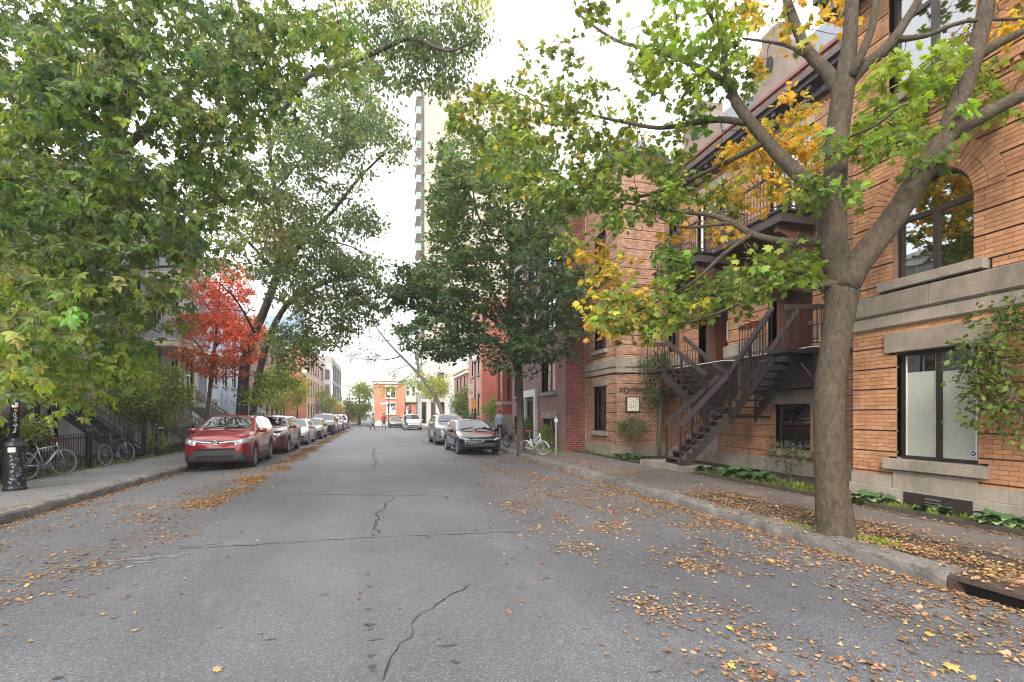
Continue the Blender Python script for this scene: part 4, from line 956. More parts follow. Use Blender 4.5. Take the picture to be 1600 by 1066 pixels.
l2 = block('balcony_house', 'grey stone house with cream and grey timber balconies behind the red maple', -20, -11, 22.503, 34.5, -.1, 11.2, greyst, {'W': storeys(23, 34, (3.1, 6.2, 8.9), 5, 1.7) + [(27.9, 29.8, .3, 2.3, 1, (.3,), 0), (31, 32.2, .3, 2.2, 0, (.3,), 0)], 'Y': []}, cornice=M('dark_cornice', (.04, .04, .045), .6, .2))
for z, hh_ in ((5.25, 3.0), (8.5, 2.4)):
    b_ = MB().box(-10.99, -9.5, 27.2, 31.2, z - .28, z).box(-10.99, -9.42, 27.12, 31.28, z + .002, z + .06).build('balcony', mt['cream'], l2)
    baluster_rail(b_, [(-10.95, 27.28, z + .06), (-9.55, 27.28, z + .06), (-9.55, 31.1, z + .06), (-10.95, 31.1, z + .06)], .9, .07, .07, .13, m=M('blue_grey_timber', (.33, .37, .40), .7, .2), rb=.03)
    for y in (27.3, 29.2, 31.1): MB().lathe([(.08, 0), (.08, .2), (.05, .3), (.06, 1.5), (.05, hh_ - .35), (.1, hh_ - .28)], (-9.56, y, z + .06), sides=8).build('column', mt['cream'], b_)
for y in (27.3, 29.2, 31.1):
    MB().lathe([(.09, 0), (.06, .3), (.06, 2.3), (.1, 2.7)], (-9.56, y, 2.25), sides=8).build('column', mt['cream'], l2)
MB().box(-10.99, -9.45, 27.0, 31.4, 11.0, 11.25).build('porch_roof', mt['slate'], l2); MB().box(-10.99, -9.5, 27.2, 31.2, 2.0, 2.22).build('porch_deck', mt['grey_wood'], l2)
block('pale_blue_house', 'pale blue grey house with white windows beyond the forked tree on the left', -20, -10.6, 34.503, 44, -.1, 10.0, M('blue_grey_siding', (.34, .40, .47), .75, .15, 1.2), {'W': storeys(35, 43.6, (.6, 3.6, 6.7), 4, 1.8), 'Y': []})
block('brown_row_house', 'brown brick row house behind the lamp on the left side', -20, -10.4, 44.003, 58.5, -.1, 9.5, M('brown_brick_far', (.25, .13, .10), .85, .25, 2), {'W': storeys(44.5, 58, (.9, 3.6, 6.5), 6, 1.7), 'Y': []}, cornice=mt['cream'])
lr_ = brickmat('orange_red_brick', (.52, .155, .085), (.46, .13, .075), (.45, .22, .16), .22, .075, .005, 'Y')
l5 = block('red_brick_corner_block', 'three storey orange red brick corner building at the far left crossing', -17, -9.1, 66, 79.9, -.1, 10.4, M('lit_pink_brick', (.56, .36, .28), .85, .15, 2), {'W': storeys(67, 79.5, (1.0, 4.2, 7.3), 5, 1.9), 'Y': []}, sidem=lr_, cornice=mt['white'], cat='building')  # street front: warm sunlight painted into a paler brick colour
mansard(l5, -17, -9.1, 66, 79.9, 10.55, 3.6, 1.2, M('blue_roof_slate', (.17, .24, .31), .7, .2, 3), dorm=(68.5, 72, 75.5), side='W')
MB().lathe([(.9, 0), (.9, 1.0), (.5, 2.2), (.0, 4.2)], (-10.4, 67.4, 13.0), sides=8).build('turret_roof', M('blue_roof_slate', (.17, .24, .31)), l5)
l6 = block('bay_front_house', 'pale pink house with white bay window past the red brick corner building', -17, -9.1, 79.903, 90, -.1, 10.2, M('pale_pink_brick', (.55, .40, .34), .85, .15, 2), {'W': storeys(81, 84.5, (1, 4.2, 7.2), 2, 1.8)}, cat='house')
MB().box(-9.097, -8.0, 85.5, 88.5, 4.2, 9.8).box(-9.097, -7.9, 85.4, 88.6, 9.802, 10.1).box(-9.097, -8.0, 85.5, 88.5, 3.9, 4.19).build('bay_window', mt['white'], l6)
for z in (4.9, 7.4): MB().box(-8.9, -8.2, 85.46, 85.498, z, z + 1.7).box(-7.998, -7.97, 85.9, 88.1, z, z + 1.7).build('pane', mt['glass_far'], l6)
block('modern_apartment_block', 'modern grey and glass apartment block at the far end of the left side', -17, -8.3, 90.003, 112, -.1, 11.8, M('grey_concrete_panel', (.33, .31, .29), .85, .15, 1), {'W': storeys(91, 111, (.8, 4.4, 8.0), 5, 2.7, 2.8, 1), 'Y': [(-9.2 - k * 1.2 - .9, -9.2 - k * 1.2, z, z + 2.6, 1, (), 0) for k in range(2) for z in (.8, 4.4, 8.0)]}, cat='building', frame=mt['cream'])
# stairs down to the left pavement
def straight_stair(name, label, x0, x1, y, z1, nst, wd, m, mh, bal=.022, hw=.06, hh=.08, gap=.14, group=None):
    """from the pavement edge x0 up to x1 (towards the house)"""
    root = thing(name, label, 'staircase', (x0, y, .04), group=group); dx = (x1 - x0) / nst; dz = z1 / nst
    for i in range(nst): MB().box(dx * i, dx * (i + 1) + .03 * (1 if dx > 0 else -1), -wd / 2, wd / 2, dz * (i + 1) - .05, dz * (i + 1)).build('step', mh, root)
    for s in (-1, 1):
        yy = s * (wd / 2 + .03)
        MB().bar((0, yy, .05), (dx * nst, yy, z1 - .05), .05, .26).build('stringer', m, root)
        MB().bar((0, yy, dz + .85), (dx * nst, yy, z1 + .85), hw, hh).build('handrail', mh, root); MB().bar((0, yy, dz + .16), (dx * nst, yy, z1 + .16), .04, .05).build('lower_rail', m, root)
        b_ = MB().box(-bal, bal, -bal, bal, 0, .66).mesh('baluster'); b_.materials.append(mh); k = int(abs(x1 - x0) / gap)
        for i in range(k + 1): t = i / k; link('baluster', b_, None, root, loc=(dx * nst * t, yy, dz + .16 + (z1 - dz) * t))
        MB().box(-.05, .05, yy - .05, yy + .05, 0, 1.05).build('newel', mh, root)
        MB().box(dx * nst - .05, dx * nst + .05, yy - .05, yy + .05, 0, z1 + 1.0).build('newel', mh, root)
    return root
straight_stair('iron_staircase', 'black iron staircase rising from the pavement behind the second bicycle', -8.35, -11.5, 20.0, 2.75, 14, 1.0, mt['blackiron'], mt['blackiron'], .010, .035, .035)
straight_stair('iron_staircase', 'black iron staircase hidden by leaves behind the first bicycle and lamp base', -8.9, -11.5, 15.2, 2.6, 13, 1.0, mt['blackiron'], mt['blackiron'], .010, .035, .035)
straight_stair('timber_staircase', 'weathered grey timber staircase with slat balusters left of the red car', -8.3, -10.95, 26.3, 2.25, 11, 1.1, mt['grey_wood'], mt['grey_wood'], .035)
straight_stair('timber_staircase', 'weathered grey timber staircase climbing behind the red maple stem', -8.3, -10.95, 32.4, 2.4, 12, 1.1, mt['grey_wood'], mt['grey_wood'], .035)
bw = M('pale_blue_timber', (.45, .53, .60), .7, .15)
straight_stair('blue_timber_staircase', 'pale blue painted timber staircase above the maroon car', -8.3, -10.5, 38.0, 2.3, 11, 1.1, bw, bw, .035)
straight_stair('blue_timber_staircase', 'pale blue painted timber staircase beside the far lamp on the left', -8.3, -10.4, 42.0, 2.2, 11, 1.1, bw, bw, .035)
straight_stair('iron_staircase', 'light metal staircase by the shrub in front of the red bay house', 7.0, 7.95, 32.3, 1.5, 7, 1.0, mt['steel'], mt['grey_wood'], .012, .035, .035)
# iron fences on the left
def fence(label, y0, y1, x, h=1.0, gap=.11):
    t = thing('iron_fence', label, 'fence', (x, y0, .03)); L = y1 - y0
    MB().bar((0, 0, h - .08), (0, L, h - .08), .03, .035).build('top_rail', mt['blackiron'], t); MB().bar((0, 0, .16), (0, L, .16), .03, .035).build('lower_rail', mt['blackiron'], t)
    pk = MB().box(-.008, .008, -.008, .008, .05, h).add([(-.014, -.014, h), (.014, -.014, h), (.014, .014, h), (-.014, .014, h), (0, 0, h + .06)], [(0, 1, 4), (1, 2, 4), (2, 3, 4), (3, 0, 4)]).mesh('picket'); pk.materials.append(mt['blackiron'])
    for i in range(int(L / gap) + 1): link('picket', pk, None, t, loc=(0, i * gap, 0))
    for yy in (0, L): MB().box(-.04, .04, yy - .04, yy + .04, 0, h + .08).lathe([(.05, h + .08), (.04, h + .14), (.0, h + .17)], (0, yy, 0), sides=8).build('post', mt['blackiron'], t)
fence('black iron picket fence behind the graffiti covered lamp base', 8.6, 13.6, -8.18)
fence('black iron picket fence behind the silver bicycle', 13.75, 16.7, -8.18)
fence('black iron picket fence behind the purple bicycle', 16.85, 19.3, -8.18)
fence('black iron picket fence between the shrub and the timber stairs', 21.2, 24.9, -8.18)
# ---------------------------------------------------------------- cars: lofted bodies, panels wrapped on them
def smooth(x, a, b): t = max(0, min(1, (x - a) / (b - a))); return t * t * (3 - 2 * t)
CARS = {
 'suv': dict(L=4.57, W=1.84, H=1.68, wb=2.66, fo=.90, r=.36, top=[(0, .84), (.05, .96), (.16, 1.03), (.55, 1.11), (1.08, 1.18), (1.12, 1.20), (1.88, 1.60), (2.3, 1.66), (3.4, 1.665), (4.0, 1.60), (4.3, 1.50), (4.45, 1.2), (4.57, 1.0)], belt=[(0, .76), (.2, .93), (1.1, 1.08), (4.3, 1.18), (4.57, .95)], tum=.70, ws=(1.10, 1.92), rear=4.28, nose=.24),
 'hatch': dict(L=4.26, W=1.80, H=1.46, wb=2.62, fo=.86, r=.32, top=[(0, .62), (.05, .72), (.2, .80), (.55, .89), (1.12, .98), (1.16, 1.0), (2.0, 1.40), (2.4, 1.45), (3.3, 1.43), (3.75, 1.37), (4.05, 1.1), (4.2, .95), (4.26, .8)], belt=[(0, .58), (.2, .72), (1.1, .90), (4.0, .98), (4.26, .8)], tum=.70, ws=(1.14, 2.05), rear=4.0, nose=.20),
 'sedan': dict(L=4.65, W=1.78, H=1.45, wb=2.7, fo=.90, r=.32, top=[(0, .62), (.05, .70), (.2, .78), (.6, .87), (1.25, .97), (1.29, .99), (2.1, 1.38), (2.5, 1.44), (3.2, 1.42), (3.9, 1.1), (4.0, 1.06), (4.5, 1.02), (4.62, .85), (4.65, .7)], belt=[(0, .58), (.2, .70), (1.2, .89), (3.9, .97), (4.65, .8)], tum=.70, ws=(1.27, 2.15), rear=3.85, nose=.20),
 'van': dict(L=5.1, W=1.98, H=1.73, wb=3.08, fo=.95, r=.34, top=[(0, .70), (.05, .85), (.2, .95), (.5, 1.02), (.95, 1.10), (1.0, 1.12), (1.9, 1.62), (2.4, 1.72), (4.4, 1.72), (4.85, 1.62), (5.0, 1.2), (5.1, .9)], belt=[(0, .64), (.2, .84), (1.0, 1.0), (4.9, 1.08), (5.1, .8)], tum=.76, ws=(.98, 1.98), rear=4.85, nose=.22),
}
glass_car = glass('car_glass', (.10, .13, .14), .03, .02)
head = M('headlight_lens', (.30, .32, .34), .12, .35, 14, coat=1)
amber = M('amber_lens', (.7, .25, .03), .2, .1)
def car(kind, name, label, x, y, paint, yaw=0, sx=1.0, z=None, trim='black', emblem=None, detail=2, black_bumper=False, group=None, grille='bars', scale=1.0, H=1.0, cat='car'):
    S = CARS[kind]; L, W, r = S['L'], S['W'], S['r']; tx, tz = zip(*S['top']); bx, bz = zip(*S['belt'])
    f_ax, r_ax = S['fo'], S['fo'] + S['wb']; ws0, ws1 = S['ws']; rear = S['rear']
    gz = roadz(x) if z is None else z
    root = thing(name, label, cat, (x, y, gz), yaw, group); root.scale = (scale, scale, scale * H)
    ys_ = sorted(set([0, .03, .07, .12, .18, .26, .36] + [.36 + (L - .36 - .3) * i / 58 for i in range(59)] + [L - .22, L - .14, L - .07, L - .03, L]))
    V = []; Fc = []; rings = []
    for yy in ys_:
        e0 = max(0, 1 - yy / .55); e1 = max(0, 1 - (L - yy) / .5)
        w2 = W / 2 * (1 - S['nose'] * e0 ** 2.2 - .14 * e1 ** 2.4)
        zt = np.interp(yy, tx, tz); zbt = min(np.interp(yy, bx, bz), zt - .015)
        zb = .20 + .10 * e0 ** 2 + .14 * e1 ** 2
        zs = zb + .05
        for ya in (f_ax, r_ax):
            q = (r + .065) ** 2 - (yy - ya) ** 2
            if q > 0: zs = max(zs, r + math.sqrt(q))
        cab = smooth(yy, ws0 - .02, ws0 + .2) * (1 - smooth(yy, rear - .02, L - .05))
        # greenhouse lean
        frac = max(0, (zt - zbt)) / (S['H'] - zbt); wt = w2 * (.93 - (1 - S['tum']) * .62 * frac * cab - .06 * (1 - cab))
        zh = zbt + (zt - zbt) * (.86 if cab > .3 else .62)
        mid = zs + (zbt - zs) * .5 if zs < zbt - .05 else zs + .01
        ring = [(0, zb), (w2 * .70, zb), (w2 * .94, max(zb + .01, zs - .0) if zs > zb + .06 else zb + .02), (w2 * .985, max(zs, zb + .05)), (w2, mid), (w2 * .985, mid + (zbt - mid) * .72), (w2 * .955, zbt),
                (wt + (w2 * .955 - wt) * .45, zbt + (zh - zbt) * .5), (wt, zh), (wt * .90, zh + (zt - zh) * .62), (wt * .6, zt - .004 - .01 * (1 - cab)), (0, zt + .012 * cab)]
        if zs > zb + .06: ring[1] = (w2 * .70, zs); ring[2] = (w2 * .94, zs)
        rings.append(ring)
    K = len(rings[0])
    for yy, ring in zip(ys_, rings):
        for (a, b) in ring: V.append((a, yy, b))
        for (a, b) in ring[1:-1]: V.append((-a, yy, b))
    per = 2 * K - 2
    def idx(i, k, s): return i * per + (k if s > 0 or k in (0, K - 1) else K + k - 1)
    for i in range(len(ys_) - 1):
        for k in range(K - 1):
            for s in (1, -1):
                a, b, c, d = idx(i, k, s), idx(i, k + 1, s), idx(i + 1, k + 1, s), idx(i + 1, k, s)
                Fc.append((a, b, c, d) if s > 0 else (d, c, b, a))
    for i, rev in ((0, False), (len(ys_) - 1, True)):
        for k in range(K - 1):
            q = [idx(i, k, 1), idx(i, k + 1, 1), idx(i, k + 1, -1), idx(i, k, -1)]; q = [q[j] for j in range(4) if q[j] not in q[:j]]
            Fc.append(tuple(q if rev else q[::-1]))
    mb = MB().add(V, Fc); body = mb.build('body', paint, root, smooth=True)
    bvh = BVHTree.FromPolygons([Vector(v) for v in V], Fc)
    def patch(pname, quads, d, m, off=.006, nu=6, nv=4, parent=None, smooth_=True, lab=None):
        """quads: list of 4 corner start points; cast along d on to the body"""
        d = Vector(d).normalized(); P = MB()
        for q in quads:
            q = [Vector(p) for p in q]; g = {}
            for i in range(nu + 1):
                for j in range(nv + 1):
                    p = q[0].lerp(q[1], i / nu).lerp(q[3].lerp(q[2], i / nu), j / nv); h = bvh.ray_cast(p - d * 3, d)
                    if h[0] is None: continue
                    nn = h[1] if h[1].dot(d) < 0 else -h[1]
                    g[i, j] = len(P.v); P.v.append(tuple(h[0] + nn * off)); 
            for i in range(nu):
                for j in range(nv):
                    k4 = [(i, j), (i + 1, j), (i + 1, j + 1), (i, j + 1)]
                    if all(k_ in g for k_ in k4): P.f.append(tuple(g[k_] for k_ in k4)); P.m.append(0)
        if not P.f: return None
        o = P.build(pname, m, parent or root, smooth=smooth_, fix=False); 
        return o
    def rect(y0, y1, z0, z1, s): return [(s * 1, y0, z0), (s * 1, y1, z0), (s * 1, y1, z1), (s * 1, y0, z1)]
    # glass
    zb_ = lambda yy: float(np.interp(yy, bx, bz)); zt_ = lambda yy: float(np.interp(yy, tx, tz))
    x0 = W / 2 * .80; x1 = W / 2 * S['tum'] * .86
    za, zc = zt_(ws0 + .06), zt_(ws1 - .08)
    patch('windscreen', [[(-x0, 0, za), (x0, 0, za), (x1, 0, zc), (-x1, 0, zc)]], (0, 1, 0), glass_car, .008, 12, 8)
    for s in (1, -1):
        nd = 2; a0 = ws0 + .30; mid = (f_ax + r_ax) / 2 + .12
        segs = [(ws0 + .52, mid - .05), (mid + .03, mid + .92)]
        if kind in ('suv', 'van'): segs.append((mid + 1.0, rear - .22))
        elif kind == 'hatch': segs.append((mid + .98, mid + 1.2))
        for n_, (p, q) in enumerate(segs):
            zl0, zl1 = zb_(p) + .03, zb_(q) + .03; 
            th = lambda yy: zb_(yy) + (min(zt_(yy), S['H']) - zb_(yy)) * .84
            quad = [(s * 1.2, p - (.20 if n_ == 0 else 0), zl0), (s * 1.2, q + (.1 if n_ == len(segs) - 1 else 0), zl1), (s * 1.2, q, th(q)), (s * 1.2, p + (.22 if n_ == 0 else 0), th(p + (.22 if n_ == 0 else 0)))]
            patch('side_window', [quad], (-s, 0, 0), glass_car, .006, 8, 5)
        if detail > 1:
            # door seams and handles
            for yy in (f_ax + .48, mid - .01, mid + .92):
                patch('door_seam', [[(s * 1.2, yy, .36), (s * 1.2, yy + .012, .36), (s * 1.2, yy + .012, zb_(yy) + .01), (s * 1.2, yy, zb_(yy) + .01)]], (-s, 0, 0), mt['blackplastic'], .003, 1, 8)
            for yy in (mid - .22, mid + .68):
                patch('door_handle', [rect(yy, yy + .17, zb_(yy) - .13, zb_(yy) - .10, s)], (-s, 0, 0), paint if trim != 'chrome' else mt['chrome'], .03, 3, 1)
            patch('sill_trim', [rect(f_ax + r + .08, r_ax - r - .08, .27, .36 if not black_bumper else .42, s)], (-s, 0, 0), mt['blackplastic'], .012, 10, 2)
        # mirror
        mm = MB(); mx_, my_, mz_ = s * (W / 2 + .08), ws0 + .42, zb_(ws0 + .4) + .07
        mm.lathe([(.0, -.13), (.05, -.125), (.075, -.07), (.08, .03), (.07, .1), (.0, .12)], (mx_, my_, mz_), 'X', 10); mi_ = mm.build('mirror', paint, root, smooth=True)
        MB().bar((s * (W / 2 - .1), my_, mz_ - .03), (s * (W / 2 + .02), my_, mz_ - .02), .05, .03).build('mirror_arm', mt['blackplastic'], mi_)
    # lamps
    hz = zb_(.2) ; hl = {'suv': (.62, .60, .75, .95), 'hatch': (.56, .56, .60, .73), 'sedan': (.52, .50, .58, .72), 'van': (.62, .6, .66, .84)}[kind]
    for s in (1, -1):
        c = W / 2
        patch('headlight', [[(s * c * .60, 0, hl[2] + .01), (s * c * .96, 0, hl[2] + .08), (s * c * .97, 0, hl[3] + .02), (s * c * .55, 0, hl[3] - .05)]], (0, 1, 0), head, .008, 7, 4)
        patch('headlight_rim', [[(s * c * .585, 0, hl[2] - .012), (s * c * .60, 0, hl[2] + .01), (s * c * .55, 0, hl[3] - .05), (s * c * .53, 0, hl[3] - .05)]], (0, 1, 0), mt['chrome'], .007, 2, 3)
        lamp_ = MB(); p = bvh.ray_cast(Vector((s * c * .72, -2, (hl[2] + hl[3]) / 2 + .01)), Vector((0, 1, 0)))[0]
        if p: lamp_.lathe([(.0, -.004), (.045, -.004), (.055, .0), (.0, .02)], (p.x, p.y - .012, p.z), 'Y', 12).build('lamp_bulb', mt['steel'], root, smooth=True)
        if detail > 0:
            patch('fog_light', [[(s * c * .70, 0, .42), (s * c * .86, 0, .43), (s * c * .86, 0, .52), (s * c * .70, 0, .51)]], (0, 1, 0), mt['blackplastic'], .01, 3, 2)
    gm_ = mt['blackplastic']; c = W / 2; p_z = hl[3] - .07
    if grille == 'bars':
        patch('upper_grille', [[(-c * .58, 0, hl[2] + .02), (c * .58, 0, hl[2] + .02), (c * .54, 0, hl[3] - .07), (-c * .54, 0, hl[3] - .07)]], (0, 1, 0), gm_, .005, 10, 2)
        for t in (.3, .8):
            zz = hl[2] + .02 + (hl[3] - hl[2] - .09) * t; patch('grille_bar', [[(-c * .56, 0, zz), (c * .56, 0, zz), (c * .56, 0, zz + .018), (-c * .56, 0, zz + .018)]], (0, 1, 0), mt['chrome'], .012, 10, 1)
    if grille is None: patch('upper_grille', [[(-c * .55, 0, p_z - .075), (c * .55, 0, p_z - .045), (c * .55, 0, p_z + .02), (-c * .55, 0, p_z + .02)]], (0, 1, 0), gm_, .009, 12, 3)
    patch('lower_grille', [[(-c * .62, 0, .36), (c * .62, 0, .36), (c * .60, 0, .50), (-c * .60, 0, .50)]], (0, 1, 0), gm_, .007, 10, 3)
    if black_bumper:
        patch('bumper_cladding', [[(-c * .98, 0, .27), (c * .98, 0, .27), (c * .98, 0, .42), (-c * .98, 0, .42)], [(-c * .72, 0, .42), (c * .74, 0, .42), (c * .55, 0, .60), (-c * .55, 0, .60)]], (0, 1, 0), M('grey_bumper_plastic', (.035, .037, .043), .6, .1), .014, 18, 3)
        patch('lower_intake', [[(-c * .55, 0, .36), (c * .55, 0, .36), (c * .52, 0, .46), (-c * .52, 0, .46)]], (0, 1, 0), mt['dark'], .019, 8, 2)
        patch('upper_intake', [[(-c * .56, 0, .605), (c * .56, 0, .605), (c * .58, 0, .67), (-c * .58, 0, .67)]], (0, 1, 0), mt['dark'], .012, 8, 2)
    patch('bonnet_seam', [[(-c * .78, .16, 2), (c * .78, .16, 2), (c * .78, .175, 2), (-c * .78, .175, 2)]], (0, 0, -1), mt['blackplastic'], .002, 12, 1)
    if detail > 1:
        for s in (1, -1): patch('bonnet_seam', [[(s * c * .80, .2, 2), (s * c * .812, .2, 2), (s * c * .812, ws0 - .03, 2), (s * c * .80, ws0 - .03, 2)]], (0, 0, -1), mt['blackplastic'], .002, 1, 8)
        for s in (.1, .75):
            a = bvh.ray_cast(Vector((-c * s + .05, -2, zt_(ws0) + .03)), Vector((0, 1, 0)))[0]; b = bvh.ray_cast(Vector((-c * s + .6, -2, zt_(ws0) + .12)), Vector((0, 1, 0)))[0]
            if a and b: MB().bar(a + Vector((0, -.02, .01)), b + Vector((0, -.02, .01)), .012, .02).build('wiper', mt['blackplastic'], root)
    patch('roof_edge', [[(-x1 * .97, 0, zc + .012), (x1 * .97, 0, zc + .012), (x1 * .97, 0, zc + .03), (-x1 * .97, 0, zc + .03)]], (0, 1, 0), mt['blackplastic'], .003, 6, 1)
    if kind in ('suv', 'van'):
        for s in (1, -1): MB().tube([(s * W / 2 * .66, ws1 + .2, S['H'] - .04), (s * W / 2 * .67, ws1 + .35, S['H'] + .03), (s * W / 2 * .67, rear - .5, S['H'] + .03), (s * W / 2 * .66, rear - .3, S['H'] - .06)], .018, 6).build('roof_rail', mt['blackplastic'], root)
    if emblem:
        p = bvh.ray_cast(Vector((0, -2, hl[3] - .115)), Vector((0, 1, 0)))[0] or Vector((0, 0, .75)); e = MB()
        def ring_(cx, cz, rx, rz, th):
            n = 18; pts = [Vector((cx + rx * math.cos(2 * math.pi * k / n), p.y - .025, cz + rz * math.sin(2 * math.pi * k / n))) for k in range(n + 1)]; e.tube(pts, th, 5, cap=False)
        if emblem == 'ovals': ring_(0, p.z, .082, .056, .009); ring_(0, p.z, .026, .050, .007); ring_(0, p.z + .022, .050, .020, .007)
        else:
            ring_(0, p.z, .06, .06, .008)
            for pts in (((-.028, .045), (0, -.002), (.028, .045)), ((-.05, .02), (-.022, -.05), (0, .0), (.022, -.05), (.05, .02))): e.tube([(a, p.y - .025, p.z + b) for a, b in pts], .006, 4)
        e.build('emblem', mt['chrome'], root)
        if detail > 1 and kind == 'suv':
            for s in (1, -1): patch('grille_wing', [[(s * c * .12, 0, p.z - .012), (s * c * .54, 0, p.z + .028), (s * c * .54, 0, p.z + .042), (s * c * .12, 0, p.z + .006)]], (0, 1, 0), mt['steel'], .016, 5, 1)
    # dark underbody and wheels
    MB().box(-W / 2 + .28, W / 2 - .28, .3, L - .3, .22, .62).build('underbody', mt['dark'], root)
    wh = None
    for ya in (f_ax, r_ax):
        for s in (1, -1):
            cx = s * (W / 2 - .115)
            if wh is None:
                ty = MB(); ty.lathe([(r * .66, -.10), (r * .9, -.108), (r * .985, -.085), (r, -.05), (r, .05), (r * .985, .085), (r * .9, .108), (r * .66, .10)], axis='X', sides=28, closed=True); tym = ty.mesh('tyre', True)
                rm = MB(); rm.lathe([(r * .67, -.095), (r * .67, .092), (r * .60, .085), (r * .58, .03), (.0, .02), (.0, -.02), (r * .6, -.03)], axis='X', sides=24)
                sp_ = MB()
                for k in range(10):
                    a = k * math.pi / 5; ca, sa = math.cos(a), math.sin(a); sp_.bar((.075, .04 * ca, .04 * sa), (.088, r * .64 * ca, r * .64 * sa), .045, .03, up=(1, 0, 0))
                sp_.lathe([(.0, .09), (.05, .09), (.06, .07), (.06, .02)], axis='X', sides=12)
                tym.materials.append(mt['rubber']); rmm = rm.mesh('rim', True); rmm.materials.append(mt['blackplastic']); spm = sp_.mesh('spokes'); spm.materials.append(M('alloy', (.42, .43, .45), .3, .1, 8, metal=.85))
                lipm = MB(); lipm.lathe([(r * .68, .085), (r * .68, .1), (r * .62, .098), (r * .62, .085)], axis='X', sides=24, closed=True); lipm = lipm.mesh('lip', True); lipm.materials.append(mt['steel'])
                wh = (tym, rmm, spm, lipm)
            w_ = link('wheel', wh[1], None, root, loc=(cx, ya, r)); w_.rotation_euler = (0, 0, 0 if s > 0 else math.pi)
            for nm, me_ in (('tyre', wh[0]), ('spokes', wh[2]), ('rim_lip', wh[3])): link(nm, me_, None, w_)
    return root
def paint(name, c, metal=.25, rough=.28): return M(name, c, rough, .06, 2, metal=metal, coat=1.0)
car('suv', 'red_suv', 'shiny red compact SUV with grey lower bumper, first of the parked row on the left', -4.72, 16.1, paint('bright_red_paint', (.24, .006, .009), .2), yaw=R(2), emblem='ovals', black_bumper=True, group='cars parked along the left kerb', grille=None)
car('suv', 'maroon_suv', 'older maroon SUV with hazy headlights parked behind the red one', -4.72, 21.9, paint('maroon_paint', (.12, .018, .028), .3), group='cars parked along the left kerb', scale=.98, detail=2, grille='bars')
car('sedan', 'silver_sedan', 'silver sedan parked between the maroon SUV and a black sedan', -4.7, 27.7, paint('silver_paint', (.42, .43, .44), .7), group='cars parked along the left kerb', detail=1)
car('sedan', 'black_sedan', 'black sedan parked behind the silver one on the left', -4.65, 34.0, paint('black_paint', (.018, .018, .022)), group='cars parked along the left kerb', detail=1)
car('suv', 'dark_suv', 'dark aubergine SUV towering over the black sedan ahead of it', -4.6, 41.4, paint('aubergine_paint', (.035, .016, .03)), group='cars parked along the left kerb', detail=1, scale=1.05)
car('hatch', 'grey_hatchback', 'grey hatchback mostly hidden behind the aubergine SUV', -4.6, 47.6, paint('mid_grey_paint', (.16, .16, .17), .5), group='cars parked along the left kerb', detail=0)
car('suv', 'dark_blue_suv', 'dark blue SUV near the far end of the parked row', -4.6, 52.6, paint('dark_blue_paint', (.022, .028, .05), .4), group='cars parked along the left kerb', detail=0)
car('sedan', 'pale_silver_sedan', 'pale silver sedan at the crossing, last low car of the row', -4.6, 60.2, paint('pale_silver_paint', (.52, .54, .56), .5), group='cars parked along the left kerb', detail=0, z=-.09)
car('van', 'grey_minivan', 'light grey minivan just past the crossing behind the last silver sedan', -5.4, 69.5, paint('light_grey_paint', (.4, .4, .42), .5), detail=0, z=-.09, cat='van')
car('hatch', 'black_hatchback', 'black blue hatchback with round chrome badge, nearest car on the right kerb', 3.98, 19.25, paint('blue_black_paint', (.008, .009, .02), .3, .22), yaw=R(2.5), emblem='round', group='cars parked along the right kerb')
car('suv', 'pale_silver_suv', 'pale silver SUV parked right behind the black hatchback', 3.78, 25.7, paint('champagne_silver', (.40, .41, .42), .5), yaw=R(1), group='cars parked along the right kerb', grille='bars', detail=2)
car('van', 'white_minivan', 'white minivan facing us further down the right kerb', 3.35, 52.6, paint('white_car_paint', (.6, .6, .62), .0), group='cars parked along the right kerb', detail=1, cat='van')
car('sedan', 'dark_grey_sedan', 'dark grey sedan just behind the white minivan, to its left', 1.95, 62.5, paint('graphite_paint', (.06, .065, .075), .4), detail=0, z=-.09)
